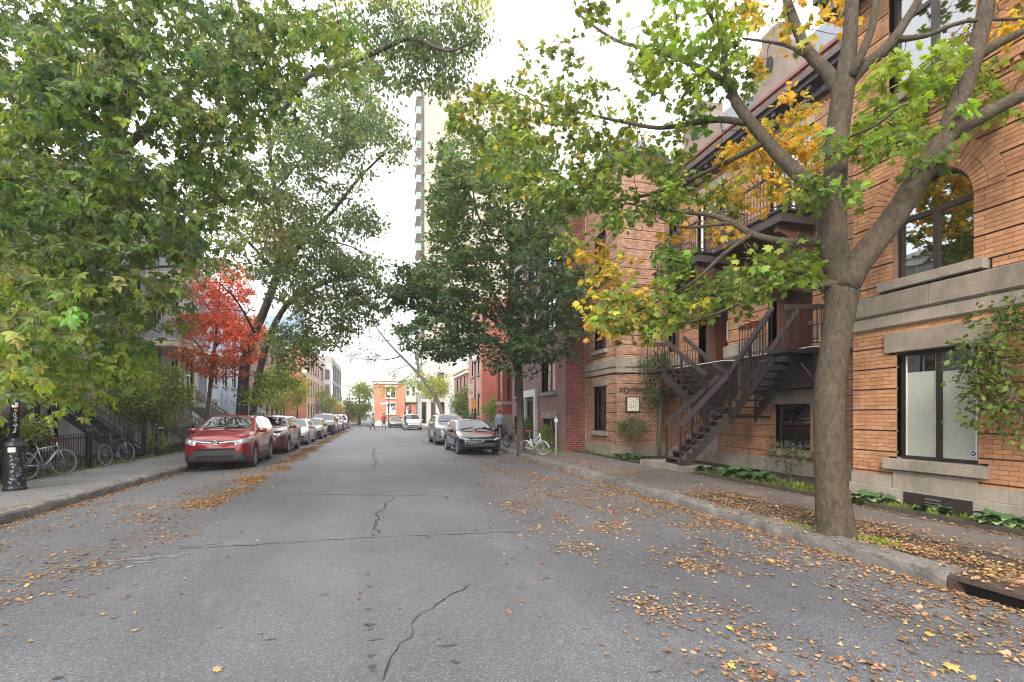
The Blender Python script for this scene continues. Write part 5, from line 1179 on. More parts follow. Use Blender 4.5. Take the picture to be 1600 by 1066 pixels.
# ---------------------------------------------------------------- bicycles
def bike(name, label, loc, rz, frame_m, lean=4, size=1.0, rim=.34, drop=False, step=False, tyre_m=None, basket=False, fender=False, group=None, seat_m=None, steer=0):
    """local X along the bike, front wheel at +X"""
    root = thing(name, label, 'bicycle', loc, rz, group); root.rotation_euler = (R(lean), 0, rz); root.scale = (size,) * 3
    r = rim; wb = r * 2 + .34; fx, rx = wb * .52, -wb * .48
    ty = MB(); ty.lathe([(r - .03, 0), (r - .018, -.014), (r, 0), (r - .018, .014)], axis='Y', sides=30, closed=True); tym = ty.mesh('tyre', True); tym.materials.append(tyre_m or mt['rubber'])
    rm = MB(); rm.lathe([(r - .031, -.010), (r - .031, .010), (r - .05, .008), (r - .05, -.008)], axis='Y', sides=30, closed=True)
    for k in range(18):
        a = k * math.pi / 9; rm.bar((.02 * math.cos(a + 1), (-.02 if k % 2 else .02), .02 * math.sin(a + 1)), ((r - .04) * math.cos(a), 0, (r - .04) * math.sin(a)), .0035, .0035)
    rm.lathe([(.0, -.04), (.022, -.04), (.022, .04), (.0, .04)], axis='Y', sides=8); rmm = rm.mesh('rim'); rmm.materials.append(mt['steel'])
    wheels = []
    for x in (rx, fx):
        w_ = link('wheel', tym, None, root, loc=(x, 0, r)); link('rim', rmm, None, w_); wheels.append(w_)
    wheels[1].rotation_euler = (0, 0, R(steer))
    bb = (-.02, 0, .29 * r / .34); st_ = (-.17, 0, .62 if step else .78); hd = (fx - .13, 0, .80); hl_ = (fx - .10, 0, .66)
    fm = MB(); t = .015
    fm.tube([bb, st_], t, 8); fm.tube([bb, hl_], t * 1.15, 8); fm.tube([(rx, .05, r), bb], .009, 6); fm.tube([(rx, -.05, r), bb], .009, 6)
    top0 = (-.13, 0, .72) if not step else (-.08, 0, .45); fm.tube([top0, (hd[0], 0, hd[2] - .03)], t, 8)
    for s in (.045, -.045): fm.tube([(rx, s, r), (top0[0] - .01, s * .4, .70 if not step else .60)], .008, 6)
    fm.tube([hl_, (hd[0] - .01, 0, hd[2] + .05)], .018, 8); fm.build('frame', frame_m, root, smooth=True)
    fk = MB()
    for s in (.05, -.05): fk.tube([(hl_[0], s * .5, hl_[2] - .02), (hl_[0] + .03, s, .5), (fx, s, r)], .010, 6)
    fk.build('fork', mt['steel'], root, smooth=True)
    MB().tube([st_, (st_[0] - .02, 0, .90)], .012, 8).build('seat_post', mt['steel'], root)
    sm = MB()
    P = [(.14, .02), (.05, .035), (-.06, .07), (-.12, .075), (-.14, .04)]; vs = []
    for x, hw in P:
        for y in (-hw, -hw * .5, 0, hw * .5, hw): vs.append((st_[0] - .02 + x, y, .95 - 6 * y * y + (.012 if x < -.05 else 0)))
    fs = [(i * 5 + j, i * 5 + j + 1, i * 5 + j + 6, i * 5 + j + 5) for i in range(4) for j in range(4)]
    n0 = len(vs); vs += [(a, b, c - .04) for a, b, c in vs]; fs += [tuple(n0 + q for q in f[::-1]) for f in fs]
    edge_ = [0, 1, 2, 3, 4, 9, 14, 19, 24, 23, 22, 21, 20, 15, 10, 5]
    fs += [(edge_[i], edge_[(i + 1) % 16], edge_[(i + 1) % 16] + n0, edge_[i] + n0) for i in range(16)]
    sm.add(vs, fs).build('saddle', seat_m or mt['blackplastic'], root, smooth=True)
    hb = MB(); hx, hz = hd[0] - .02, .94
    hb.tube([(hd[0] - .01, 0, .84), (hx, 0, hz), (hx + .07, 0, hz + .01)], .012, 8)
    if drop:
        for s in (1, -1): hb.tube([(hx + .07, 0, hz + .01), (hx + .08, s * .17, hz + .01), (hx + .13, s * .21, hz + .01), (hx + .19, s * .21, hz - .02), (hx + .19, s * .21, hz - .09), (hx + .12, s * .21, hz - .13), (hx + .05, s * .21, hz - .13)], .013, 8)
    else:
        for s in (1, -1): hb.tube([(hx + .07, 0, hz + .01), (hx + .04, s * .15, hz + .03), (hx - .04, s * .27, hz + .03), (hx - .12, s * .29, hz + .02)], .012, 8)
    hb.build('handlebar', M('tape_brown', (.13, .05, .02), .7, .2) if drop and not fender else mt['blackplastic'], root, smooth=True)
    ck = MB(); ck.lathe([(.075, -.052), (.085, -.05), (.085, -.046), (.075, -.044)], (bb[0], 0, bb[2]), 'Y', 18, closed=True)
    for k in range(5): a = k * 1.257; ck.bar((bb[0], -.048, bb[2]), (bb[0] + .08 * math.cos(a), -.048, bb[2] + .08 * math.sin(a)), .012, .006)
    ck.build('chainring', mt['steel'], root)
    cr = MB(); cr.bar((bb[0], -.06, bb[2]), (bb[0] + .09, -.07, bb[2] - .13), .018, .012).bar((bb[0], .06, bb[2]), (bb[0] - .09, .07, bb[2] + .13), .018, .012); cr.build('crank', mt['steel'], root)
    for a, b in (((bb[0] + .05, -.07, bb[2] - .145), (bb[0] + .13, -.13, bb[2] - .125)), ((bb[0] - .13, .07, bb[2] + .12), (bb[0] - .05, .13, bb[2] + .145))): MB().box(a[0], b[0], a[1], b[1], a[2], b[2]).build('pedal', mt['blackplastic'], root)
    ch_ = MB().bar((bb[0], -.048, bb[2] + .085), (rx, -.048, r + .04), .005, .008).bar((bb[0], -.048, bb[2] - .085), (rx, -.048, r - .04), .005, .008); ch_.build('chain', mt['blackplastic'], root)
    if fender:
        for x in (rx, fx):
            f_ = MB(); pts = [(x + (r + .02) * math.cos(a), 0, r + (r + .02) * math.sin(a)) for a in [R(q) for q in range(10, 175, 15)]]
            for a, b in zip(pts[:-1], pts[1:]): f_.bar(a, b, .05, .006)
            f_.build('mudguard', mt['blackplastic'] if frame_m is not mt['white'] else mt['white'], root)
    if basket:
        b_ = MB(); X0, X1, Z0, Z1 = rx - .16, rx + .16, r * 2 + .02, r * 2 + .24
        for z in (Z0, (Z0 + Z1) / 2, Z1):
            for a, b in (((X0, -.13, z), (X1, -.13, z)), ((X1, -.13, z), (X1, .13, z)), ((X1, .13, z), (X0, .13, z)), ((X0, .13, z), (X0, -.13, z))): b_.bar(a, b, .008, .008)
        for x in np.linspace(X0, X1, 6):
            for y in (-.13, .13): b_.bar((x, y, Z0), (x, y, Z1), .006, .006)
        b_.build('basket', mt['blackplastic'], root)
    return root
SW = .04
bike('bicycle', 'silver road bicycle with brown drop handlebars leaning on the iron fence', (-8.0, 14.6, SW), R(78), M('silver_frame', (.5, .5, .5), .3, .1, metal=.7), lean=-6, drop=True, tyre_m=M('pale_tyre', (.22, .22, .21), .7, .2), steer=-12)
bike('bicycle', 'purple and silver bicycle with grey tyres leaning on the iron fence further along', (-7.98, 17.9, SW), R(84), M('purple_frame', (.05, .035, .12), .35, .1), lean=-6, drop=True, fender=True, tyre_m=M('pale_tyre', (.22, .22, .21)), steer=-10)
bike('bicycle', 'small white bicycle with pale mudguards standing right of the middle tree', (5.75, 17.85, SW), R(-58), mt['white'], lean=5, rim=.27, step=True, fender=True, tyre_m=M('grey_tyre', (.10, .10, .10), .7, .2), steer=28, seat_m=M('dark_red_saddle', (.25, .02, .03), .5, .1))
bike('bicycle', 'black city bicycle with rear basket locked behind the middle tree', (5.78, 21.2, SW), R(-76), mt['blackiron'], lean=5, step=True, fender=True, basket=True, steer=10)
bike('bicycle', 'black bicycle with chrome mudguard stays parked against the middle tree', (6.1, 22.2, SW), R(-60), M('dark_grey_frame', (.06, .06, .065), .4, .1), lean=-5, fender=True, basket=False, steer=-14)
# ---------------------------------------------------------------- lamps and signs
lp = thing('street_lamp', 'black street lamp with thick base covered in graffiti and stickers at the left edge', 'street lamp', (-7.3, 12.35, .03))
MB().lathe([(.19, 0), (.19, .06), (.172, .1), (.167, .90), (.18, .93), (.15, 1.0), (.09, 1.03), (.075, 1.08)], sides=16).build('base', mt['blackiron'], lp, smooth=False)
MB().lathe([(.072, 1.08), (.072, 2.6), (.07, 4.4), (.055, 4.5)], sides=14).build('pole', mt['blackiron'], lp, smooth=True)
gl_ = MB(); gl_.lathe([(.06, 4.5), (.09, 4.6), (.16, 4.66), (.24, 4.82), (.24, 4.95), (.16, 5.1), (.06, 5.16), (.03, 5.2)], sides=16); globe = M('white_globe', (.75, .74, .66), .3, .05); gl_.build('globe', globe, lp, smooth=True)
rr = random.Random(3)
gw = M('graffiti_paint', (.5, .52, .52), .6, .3); gg = M('graffiti_teal', (.1, .35, .28), .6, .3)
def on_pole(mb, a, z, w_, h_, r_): 
    k = 3; vs = []
    for i in range(k + 1):
        t = a + (w_ / r_) * (i / k - .5)
        for zz in (z, z + h_): vs.append((r_ * math.cos(t), r_ * math.sin(t), zz))
    mb.add(vs, [(2 * i, 2 * i + 2, 2 * i + 3, 2 * i + 1) for i in range(k)])
va = math.atan2(-12.35, 7.3)
st1 = MB(); on_pole(st1, va, 1.72, .1, .1, .076); on_pole(st1, va - .3, .80, .12, .1, .174); st1.build('sticker', mt['white'], lp, fix=False)
st1 = MB(); on_pole(st1, va + .2, 1.64, .05, .05, .076); st1.build('orange_sticker', M('orange_sticker', (.7, .15, .03), .5, .1), lp, fix=False)
def squiggle(z0, z1, a0, a1, r_, n, m, seed):
    q = random.Random(seed); mb = MB()
    for k in range(n):
        z = z0 + (z1 - z0) * (k + .5) / n; a = va + q.uniform(a0, a1); pts = []
        for i in range(5): pts.append((a + q.uniform(-.035, .035) / r_, z + q.uniform(-.035, .035)))
        for (p, q1), (p2, q2) in zip(pts[:-1], pts[1:]): mb.bar((r_ * math.cos(p), r_ * math.sin(p), q1), (r_ * math.cos(p2), r_ * math.sin(p2), q2), .009, .006)
    mb.build('graffiti', m, lp)
squiggle(.15, .75, -.5, -.1, .171, 8, gw, 1); squiggle(.2, .8, .3, .8, .171, 7, gg, 2); squiggle(1.2, 1.6, -.2, .2, .074, 8, gw, 3); squiggle(1.85, 2.0, -.2, .2, .074, 3, gw, 4); squiggle(.1, .7, -.1, .4, .171, 6, M('graffiti_grey', (.3, .3, .32), .6, .3), 5)
def lamp_far(label, x, y, h=4.7, arm=None, signs=()):
    t = thing('street_lamp', label, 'street lamp', (x, y, .03)); top = h - .5
    MB().lathe([(.16, 0), (.15, .8), (.08, .95), (.065, 1.1), (.05, top)], sides=12).build('pole', mt['blackiron'], t, smooth=True)
    gx = 0
    if arm: gx = arm; MB().tube([(0, 0, top - .25), (arm * .5, 0, top - .4), (arm, 0, top - .3), (arm, 0, top - .02)], .03, 6).build('arm', mt['blackiron'], t)
    MB().lathe([(.06, top - .02), (.1, top + .08), (.0, top + .1)], (gx, 0, 0), sides=10).build('fitting', mt['blackiron'], t)
    MB().lathe([(.08, top + .1), (.2, top + .2), (.26, top + .36), (.22, top + .52), (.10, top + .62), (.05, top + .64)], (gx, 0, 0), sides=16).build('globe', globe, t, smooth=True)
    MB().lathe([(.07, top + .64), (.05, top + .72), (.0, top + .8)], (gx, 0, 0), sides=8).build('finial', mt['blackiron'], t)
    return t
t = lamp_far('black lamp with pale globe on a short arm and two grey sign backs, left side', -6.3, 41, 5.0, .55)
sb = M('sign_back_grey', (.22, .23, .24), .5, .1)
s_ = MB().prism([(0, .36), (.36, 0), (0, -.36), (-.36, 0)], lambda u, v, n: (u, -.09 + n, v + 3.25), 0, .012); s_.build('diamond_sign_back', sb, t)
MB().box(-.3, .3, -.09, -.078, 2.4, 2.8).build('sign_back', sb, t)
t = lamp_far('black street lamp carrying two red ringed parking plates and an orange sign, right side', 6.35, 33.2, 5.6)
def put(mb_, nm, m): return mb_.build(nm, m, t)
wp = M('sign_white', (.75, .63, .54), .5, .08); rp = M('sign_red', (.55, .05, .03), .5, .1)
for z, nm in ((3.70, 'parking_sign'), (2.98, 'parking_sign')):
    o = MB().box(-.50, -.10, -.10, -.088, z - .30, z + .28).build(nm, wp, t)
    rg = MB(); rg.lathe([(.10, -.112), (.135, -.112), (.135, -.101), (.10, -.101)], (-.30, 0, z + .11), 'Y', 18, closed=True); rg.bar((-.38, -.107, z + .19), (-.22, -.107, z + .03), .02, .008); rg.build('prohibition_ring', rp, o)
    text('P', .17, (-.30, -.104, z + .11), FACE_Y, mt['blackiron'], 'letter', o, .002)
    if z < 3.5:
        MB().prism([(-.2, z - .26), (-.14, z - .2), (-.2, z - .14)], lambda u, v, n: (u, n, v), -.108, -.1005).box(-.28, -.2, -.108, -.1005, z - .22, z - .18).build('arrow', rp, o)
    else: text('7h-9h', .10, (-.30, -.104, z - .17), FACE_Y, mt['blackiron'], 'letters', o, .002)
o = MB().box(-.26, .16, -.10, -.088, 2.0, 2.62).build('orange_sign', M('sign_orange', (.72, .33, .08), .5, .1), t)
ar = MB(); pts = [(-.05 + .11 * math.cos(a), -.106, 2.30 + .11 * math.sin(a)) for a in [R(q) for q in range(0, 181, 20)]]
for a, b in zip(pts[:-1], pts[1:]): ar.bar(a, b, .035, .008)
ar.build('sign_symbol', mt['blackiron'], o)
t = lamp_far('slender black street lamp before the orange corner house', 1.1, 69.3, 4.6)
MB().box(-1.2, -.1, -.05, -.03, 3.0, 3.2).build('street_name_plate', mt['white'], t)
lamp_far('black street lamp beside the green panel house', 4.9, 69.0, 4.9)
lamp_far('small distant lamp beyond the crossing before the modern apartment block', -7.6, 78, 4.4)
lamp_far('tiny distant lamp right of the modern apartment block', -7.4, 100, 5.0)
# parking post on the right, near the doorway
po_ = thing('steel_post', 'thin pale steel post between the white bicycle and the basement window', 'post', (6.6, 17.75, .04)); MB().lathe([(.03, 0), (.03, 1.5), (0, 1.51)], sides=8).build('post', mt['steel'], po_); MB().box(-.05, .05, -.05, .05, 1.28, 1.4).build('clamp', mt['white'], po_)
# ---------------------------------------------------------------- people
def person(label, loc, rz, top, bottom, skin=(.42, .26, .19), hair=(.03, .02, .015), h=1.72, stride=.0, arms=(10, -10), cap=None, bag=None, coat=False, group=None, hold=None, shoe=(.03, .03, .03), longhair=False, bend=0):
    root = thing('person', label, 'person', loc, rz, group); s = h / 1.75; root.scale = (s, s, s)
    # facing -Y locally. joints: (x,y,z,r)
    sa = R(stride); hip = .93; k = .46
    def leg(sx, a, kb):
        hx = sx * .095; kn = (hx * 1.05, -math.sin(a) * k, hip - .04 - math.cos(a) * k); a2 = a - kb
        an = (hx * 1.05, kn[1] - math.sin(a2) * .42, kn[2] - math.cos(a2) * .42); return [(hx, 0, hip - .06, .092), (*kn, .062), (kn[0], (kn[1] * 2 + an[1]) / 3 + .01, (kn[2] * 2 + an[2]) / 3, .058), (*an, .042), (hx * 1.15, an[1] - .02, max(.045, an[2] - .05), .045), (hx * 1.35, an[1] - .16, max(.035, an[2] - .07), .032)]
    def arm(sx, a, el=18):
        a = R(a); sh = (sx * .19, 0, 1.41); e = (sx * .235, -math.sin(a) * .28, 1.41 - math.cos(a) * .28); a2 = a + R(el); w_ = (sx * .23, e[1] - math.sin(a2) * .25, e[2] - math.cos(a2) * .25)
        hnd = (sx * .225, w_[1] - math.sin(a2) * .09, w_[2] - math.cos(a2) * .09); return [(*sh, .062), (*e, .044), (*w_, .03), (*hnd, .035)], hnd, a2
    L1 = leg(-1, sa, R(4)); L2 = leg(1, -sa, R(14) if stride else R(3)); A1, H1, ha1 = arm(-1, arms[0]); A2, H2, ha2 = arm(1, arms[1])
    V = [(0, 0, hip, .125), (0, .01, 1.08, .115), (0, .01, 1.25, .135), (0, .0, 1.39, .12), (0, .0, 1.49, .055), (0, -.005, 1.57, .06), (0, -.01, 1.66, .088), (0, -.005, 1.72, .068)]; E = [(i, i + 1) for i in range(7)]
    for ch, par in ((L1, 0), (L2, 0), (A1, 3), (A2, 3)):
        b = len(V); V += ch; E.append((par, b)); E += [(b + i, b + i + 1) for i in range(len(ch) - 1)]
    me = bpy.data.meshes.new('body'); me.from_pydata([v[:3] for v in V], E, []);
    o = bpy.data.objects.new('tmp', me); col.objects.link(o); md = o.modifiers.new('s', 'SKIN'); md.use_smooth_shade = True
    for i, v in enumerate(V): 
        sv = me.skin_vertices[0].data[i]; f = 1.35 if i in (1, 2, 3) else 1.0; sv.radius = (v[3] * f, v[3] * (.85 if i in (1, 2, 3) else 1)); sv.use_root = (i == 0)
    ss = o.modifiers.new('d', 'SUBSURF'); ss.levels = 2; ss.render_levels = 2
    bpy.context.view_layer.update(); dg = bpy.context.evaluated_depsgraph_get(); bm_ = bpy.data.meshes.new_from_object(o.evaluated_get(dg)); bpy.data.objects.remove(o)
    bm_.materials.clear()
    cm = [M('cloth_%02d%02d%02d' % tuple(int(c * 99) for c in top), top, .9, .3, 9), M('cloth_%02d%02d%02d' % tuple(int(c * 99) for c in bottom), bottom, .9, .3, 9), M('skin_%02d' % int(skin[0] * 99), skin, .55, .08, 9), M('shoe', shoe, .6, .2)]
    for q in cm: bm_.materials.append(q)
    for p in bm_.polygons:
        c = p.center; p.use_smooth = True
        hand = min((Vector(c) - Vector(H1)).length, (Vector(c) - Vector(H2)).length) < .085
        armz = abs(c.x) > .155 and c.z > .75
        p.material_index = 2 if (c.z > 1.475 or hand) else (0 if (c.z > (.93 if not coat else .70) or armz) else (3 if c.z < .1 else 1))
    b_ = link('body', bm_, None, root)
    # fingers and thumb, curled
    for (hx, hy, hz), sx, a2 in ((H1, -1, ha1), (H2, 1, ha2)):
        f_ = MB(); d = Vector((0, -math.sin(a2), -math.cos(a2)))
        for q, ln in zip((-.024, -.008, .008, .024), (.062, .072, .068, .052)):
            p0 = Vector((hx, hy, hz)) + d * .02 + Vector((0, q * math.cos(a2), -q * math.sin(a2))); f_.tube([p0, p0 + d * ln * .55, p0 + d * ln * .9 + Vector((-sx * .025, 0, 0))], [.010, .009, .007], 5)
        p0 = Vector((hx - sx * .01, hy, hz)) + Vector((0, -.025, .01)); f_.tube([p0, p0 + d * .03 + Vector((0, -.02, 0)), p0 + d * .055 + Vector((-sx * .01, -.02, 0))], [.011, .010, .008], 5); f_.build('fingers', cm[2], root)
    # hair, ears, face
    hm = M('hair_%02d' % int(hair[0] * 99), hair, .7, .3, 20); hh = MB(); vs = []
    hh.lathe([(.085, -.03), (.104, .02), (.103, .07), (.085, .115), (.045, .14), (.0, .146)], (0, .012, 1.655), sides=14)
    if longhair: hh.lathe([(.07, -.2), (.095, -.12), (.1, .0), (.09, .04)], (0, .035, 1.64), sides=12)
    hh.build('hair', hm if not cap else M('cap_cloth', cap, .8, .2), root, smooth=True)
    if cap: MB().prism([(.075 * math.cos(a), -.10 - .07 * math.sin(a)) for a in [k_ * math.pi / 8 for k_ in range(9)]], lambda u, v, n: (u, v, 1.70 + n), 0, .012).build('cap_peak', M('cap_cloth', cap), root)
    fc = MB()
    for sx in (-1, 1): fc.lathe([(.0, -.012), (.014, -.008), (.014, .004), (.0, .01)], (sx * .032, -.088, 1.655), 'Y', 8)
    fc.bar((-.02, -.092, 1.585), (.02, -.092, 1.585), .008, .008); fc.build('eyes_mouth', mt['dark'], root); MB().add([(-.013, -.088, 1.612), (.013, -.088, 1.612), (0, -.118, 1.615), (0, -.088, 1.66)], [(0, 1, 2), (0, 2, 3), (1, 3, 2)]).build('nose', cm[2], root)
    for sx in (-1, 1): MB().lathe([(.0, -.008), (.022, -.006), (.026, .004), (.0, .008)], (sx * .092, .0, 1.635), 'X', 8).build('ear', cm[2], root)
    if coat: MB().lathe([(.175, .66), (.19, .75), (.17, 1.0), (.165, 1.1)], sides=14).build('coat_skirt', cm[0], root, smooth=True)
    if bag:
        g_ = MB(); g_.box(-.15, .15, .11, .25, 1.0, 1.42).box(-.11, .11, .252, .30, 1.04, 1.24); g_.build('backpack', M('bag_%02d%02d' % (int(bag[0] * 99), int(bag[2] * 99)), bag, .8, .2), root)
    if hold:
        q = MB(); q.lathe([(.0, 0), (.12, .02), (.15, .18), (.10, .32), (.0, .34)], (H2[0], H2[1], H2[2] - .38), sides=10); q.build('carried_bag', M('bag_dark', (.03, .03, .035), .7, .2), root)
    return root
person('person from behind in blue hooded top and dark cap on the right pavement', (6.85, 28.0, .05), R(168), (.30, .37, .52), (.035, .035, .045), h=1.80, stride=6, arms=(8, -8), cap=(.035, .045, .07))
person('person in dark jacket and grey trousers standing in front of the white minivan', (2.45, 51.4, -.02), R(95), (.03, .033, .045), (.22, .22, .23), h=1.82, stride=5, arms=(20, 5), hold=True)
person('person in dark coat with red backpack walking on the crossing', (.35, 54.5, 0), R(160), (.045, .04, .055), (.10, .12, .2), h=1.70, stride=14, arms=(25, -25), bag=(.35, .04, .04), coat=True)
person('person in teal green jacket and black trousers crossing left of the red backpack', (-.75, 51.5, 0), R(80), (.12, .24, .22), (.02, .02, .025), h=1.66, stride=18, arms=(30, -30), coat=True)
person('person in black jacket, white shirt and dark boots striding across near the left cars', (-3.15, 52.0, 0), R(75), (.028, .026, .03), (.33, .31, .29), h=1.72, stride=24, arms=(32, -32), longhair=True, hold=True, hair=(.07, .035, .02))
# ---------------------------------------------------------------- trees: limbs, twigs and single leaves
def barkmat(name, c1, c2, sc_=9, st=1.0):
    m, nt, bs = newmat(name)
    f = noise(nt, sc_ * 1.3, 8, .72, stretch=(1, 1, .5)); o = ramp(nt, f, [(.3, c1), (.7, c2)])
    lich = ramp(nt, noise(nt, 3.1, 5, .7), [(.58, 0.0), (.7, .5)]); o = mixc(nt, o, (c2[0] * 1.3, c2[1] * 1.25, c2[2] * 1.05), lich, 'MIX')
    nt.links.new(o, bs.inputs['Base Color']); bs.inputs['Roughness'].default_value = .9
    vo = N(nt, 'ShaderNodeTexVoronoi', feature='DISTANCE_TO_EDGE'); vo.inputs['Scale'].default_value = sc_ * 3.4
    tc = N(nt, 'ShaderNodeTexCoord'); mp = N(nt, 'ShaderNodeMapping'); mp.inputs['Scale'].default_value = (1, 1, .38)
    mx_ = N(nt, 'ShaderNodeVectorMath', operation='ADD'); nt.links.new(tc.outputs['Object'], mp.inputs[0]); nt.links.new(mp.outputs[0], mx_.inputs[0])
    n2 = N(nt, 'ShaderNodeTexNoise'); n2.inputs['Scale'].default_value = 6; nt.links.new(tc.outputs['Object'], n2.inputs['Vector'])
    sc2 = N(nt, 'ShaderNodeVectorMath', operation='SCALE'); sc2.inputs['Scale'].default_value = .12; nt.links.new(n2.outputs['Color'], sc2.inputs[0]); nt.links.new(sc2.outputs[0], mx_.inputs[1])
    nt.links.new(mx_.outputs[0], vo.inputs['Vector'])
    h = ramp(nt, vo.outputs['Distance'], [(0, 0), (.25, 1)]); hm = mixc(nt, h, f, .5, 'MIX')
    bump(nt, bs, hm, st, .012); return m
bark_maple = barkmat('maple_bark', (.022, .016, .010), (.10, .074, .046), 14, 1.0)
bark_dark = barkmat('dark_bark', (.03, .024, .02), (.085, .07, .055), 9)
bark_grey = barkmat('grey_bark', (.07, .06, .05), (.16, .14, .12), 8)
# leaf templates: verts (x,y,z), faces
def T_maple():
    o = [(0, 0), (.26, -.04), (.24, .16), (.56, .26), (.42, .42), (.55, .74), (.24, .62), (0, 1), (-.24, .62), (-.55, .74), (-.42, .42), (-.56, .26), (-.24, .16), (-.26, -.04)]
    v = [(x, y, -.22 * abs(x) ** 1.3 - .12 * y * y) for x, y in o] + [(0, .36, .03)]; n = len(o)
    return np.array(v), [(n, i, (i + 1) % n) for i in range(n)]
def T_maple8():
    o = [(0, 0), (.36, .1), (.52, .36), (.30, .5), (0, 1), (-.30, .5), (-.52, .36), (-.36, .1)]
    v = [(x, y, -.25 * abs(x)) for x, y in o] + [(0, .36, .03)]; n = 8
    return np.array(v), [(n, i, (i + 1) % n) for i in range(n)]
def T_lance():
    v = [(0, 0, 0), (.17, .22, -.05), (.15, .5, -.08), (.03, 1.0, -.16), (-.13, .55, -.08), (-.18, .28, -.05), (0, .42, .03)]
    return np.array(v, float), [(6, 0, 1), (6, 1, 2), (6, 2, 3), (6, 3, 4), (6, 4, 5), (6, 5, 0)]
def T_tri():
    v = []; f = []
    for (ox, oy, ang, ln) in ((0, .38, 0, .62), (0, .34, 1.0, .52), (0, .34, -1.0, .52)):
        b = len(v); c, q = math.cos(ang), math.sin(ang)
        for x, y, z in ((0, 0, 0), (.21, .28, -.05), (.17, .6, -.08), (0, 1, -.15), (-.17, .6, -.08), (-.21, .28, -.05), (0, .42, .03)):
            x, y = x * ln * 1.25, y * ln; v.append((ox + x * c + y * q, oy - x * q + y * c, z * ln - .04 * abs(ang)))
        f += [(b + 6, b + i, b + (i + 1) % 6) for i in range(6)]
    b = len(v); v += [(-.012, 0, 0), (.012, 0, 0), (0, .4, 0)]; f.append((b, b + 1, b + 2))
    return np.array(v, float), f
def T_small():
    v = [(0, 0, 0), (.3, .45, -.08), (0, 1, -.1), (-.3, .45, -.08)]; return np.array(v, float), [(0, 1, 2), (0, 2, 3)]
def T_oval():
    v = [(0, 0, 0), (.28, .3, -.05), (.26, .65, -.06), (0, 1, -.1), (-.26, .65, -.06), (-.28, .3, -.05)]; return np.array(v, float), [(0, 1, 2), (0, 2, 3), (0, 3, 4), (0, 4, 5)]
def leaf_mesh(name, pos, tip, nrm, size, colr, tmpl, m, parent, **props):
    tv, tf = tmpl; n = len(pos)
    tip = tip / (np.linalg.norm(tip, axis=1, keepdims=True) + 1e-9); x = np.cross(tip, nrm); x /= (np.linalg.norm(x, axis=1, keepdims=True) + 1e-9); z = np.cross(x, tip)
    V = pos[:, None, :] + size[:, None, None] * (tv[None, :, 0, None] * x[:, None, :] + tv[None, :, 1, None] * tip[:, None, :] + tv[None, :, 2, None] * z[:, None, :])
    k = len(tv); Fi = (np.array(tf)[None] + (np.arange(n) * k)[:, None, None]).reshape(-1)
    C = np.concatenate([np.repeat(colr, k, axis=0).reshape(-1, 3), np.ones((n * k, 1))], axis=1)
    me = bulk(name, V.reshape(-1, 3), Fi, 3, C)
    return link(name, me, m, parent, **props)
def pal(cols, n, mixr=.5):
    """random mixtures of palette colours; cols [(weight,(r,g,b))]"""
    w_ = np.array([c[0] for c in cols], float); w_ /= w_.sum(); A = np.array([c[1] for c in cols]); a = A[rng.choice(len(cols), n, p=w_)]; b = A[rng.choice(len(cols), n, p=w_)]
    t = rng.random((n, 1)) * mixr; c = a * (1 - t) + b * t; return c * (.75 + .5 * rng.random((n, 1)))
DG = (.050, .092, .036); MG = (.088, .145, .032); LG = (.15, .215, .036); YG = (.20, .27, .035); YL = (.50, .40, .05); OR = (.50, .27, .04); RD = (.60, .08, .03); BG = (.06, .112, .08); PY = (.30, .29, .09)
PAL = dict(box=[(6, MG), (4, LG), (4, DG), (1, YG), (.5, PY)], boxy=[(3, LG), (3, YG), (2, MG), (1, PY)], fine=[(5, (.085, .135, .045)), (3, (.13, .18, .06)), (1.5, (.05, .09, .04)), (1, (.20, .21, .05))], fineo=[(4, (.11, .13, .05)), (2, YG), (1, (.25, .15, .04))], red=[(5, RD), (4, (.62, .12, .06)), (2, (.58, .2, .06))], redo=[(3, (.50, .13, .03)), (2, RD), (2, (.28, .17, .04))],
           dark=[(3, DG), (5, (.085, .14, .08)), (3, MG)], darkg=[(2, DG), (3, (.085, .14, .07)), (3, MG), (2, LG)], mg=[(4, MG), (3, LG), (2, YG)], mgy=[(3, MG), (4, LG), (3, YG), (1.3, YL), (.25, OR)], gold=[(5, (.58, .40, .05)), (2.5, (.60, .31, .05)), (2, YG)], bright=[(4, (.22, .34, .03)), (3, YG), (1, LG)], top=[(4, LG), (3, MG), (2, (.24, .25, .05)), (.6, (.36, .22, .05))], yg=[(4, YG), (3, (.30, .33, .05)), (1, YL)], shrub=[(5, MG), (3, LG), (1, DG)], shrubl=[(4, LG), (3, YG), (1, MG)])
lm_near = leafmat('leaf_tissue', .52, .5); lm_red = leafmat('red_leaf_tissue', .35, .5)
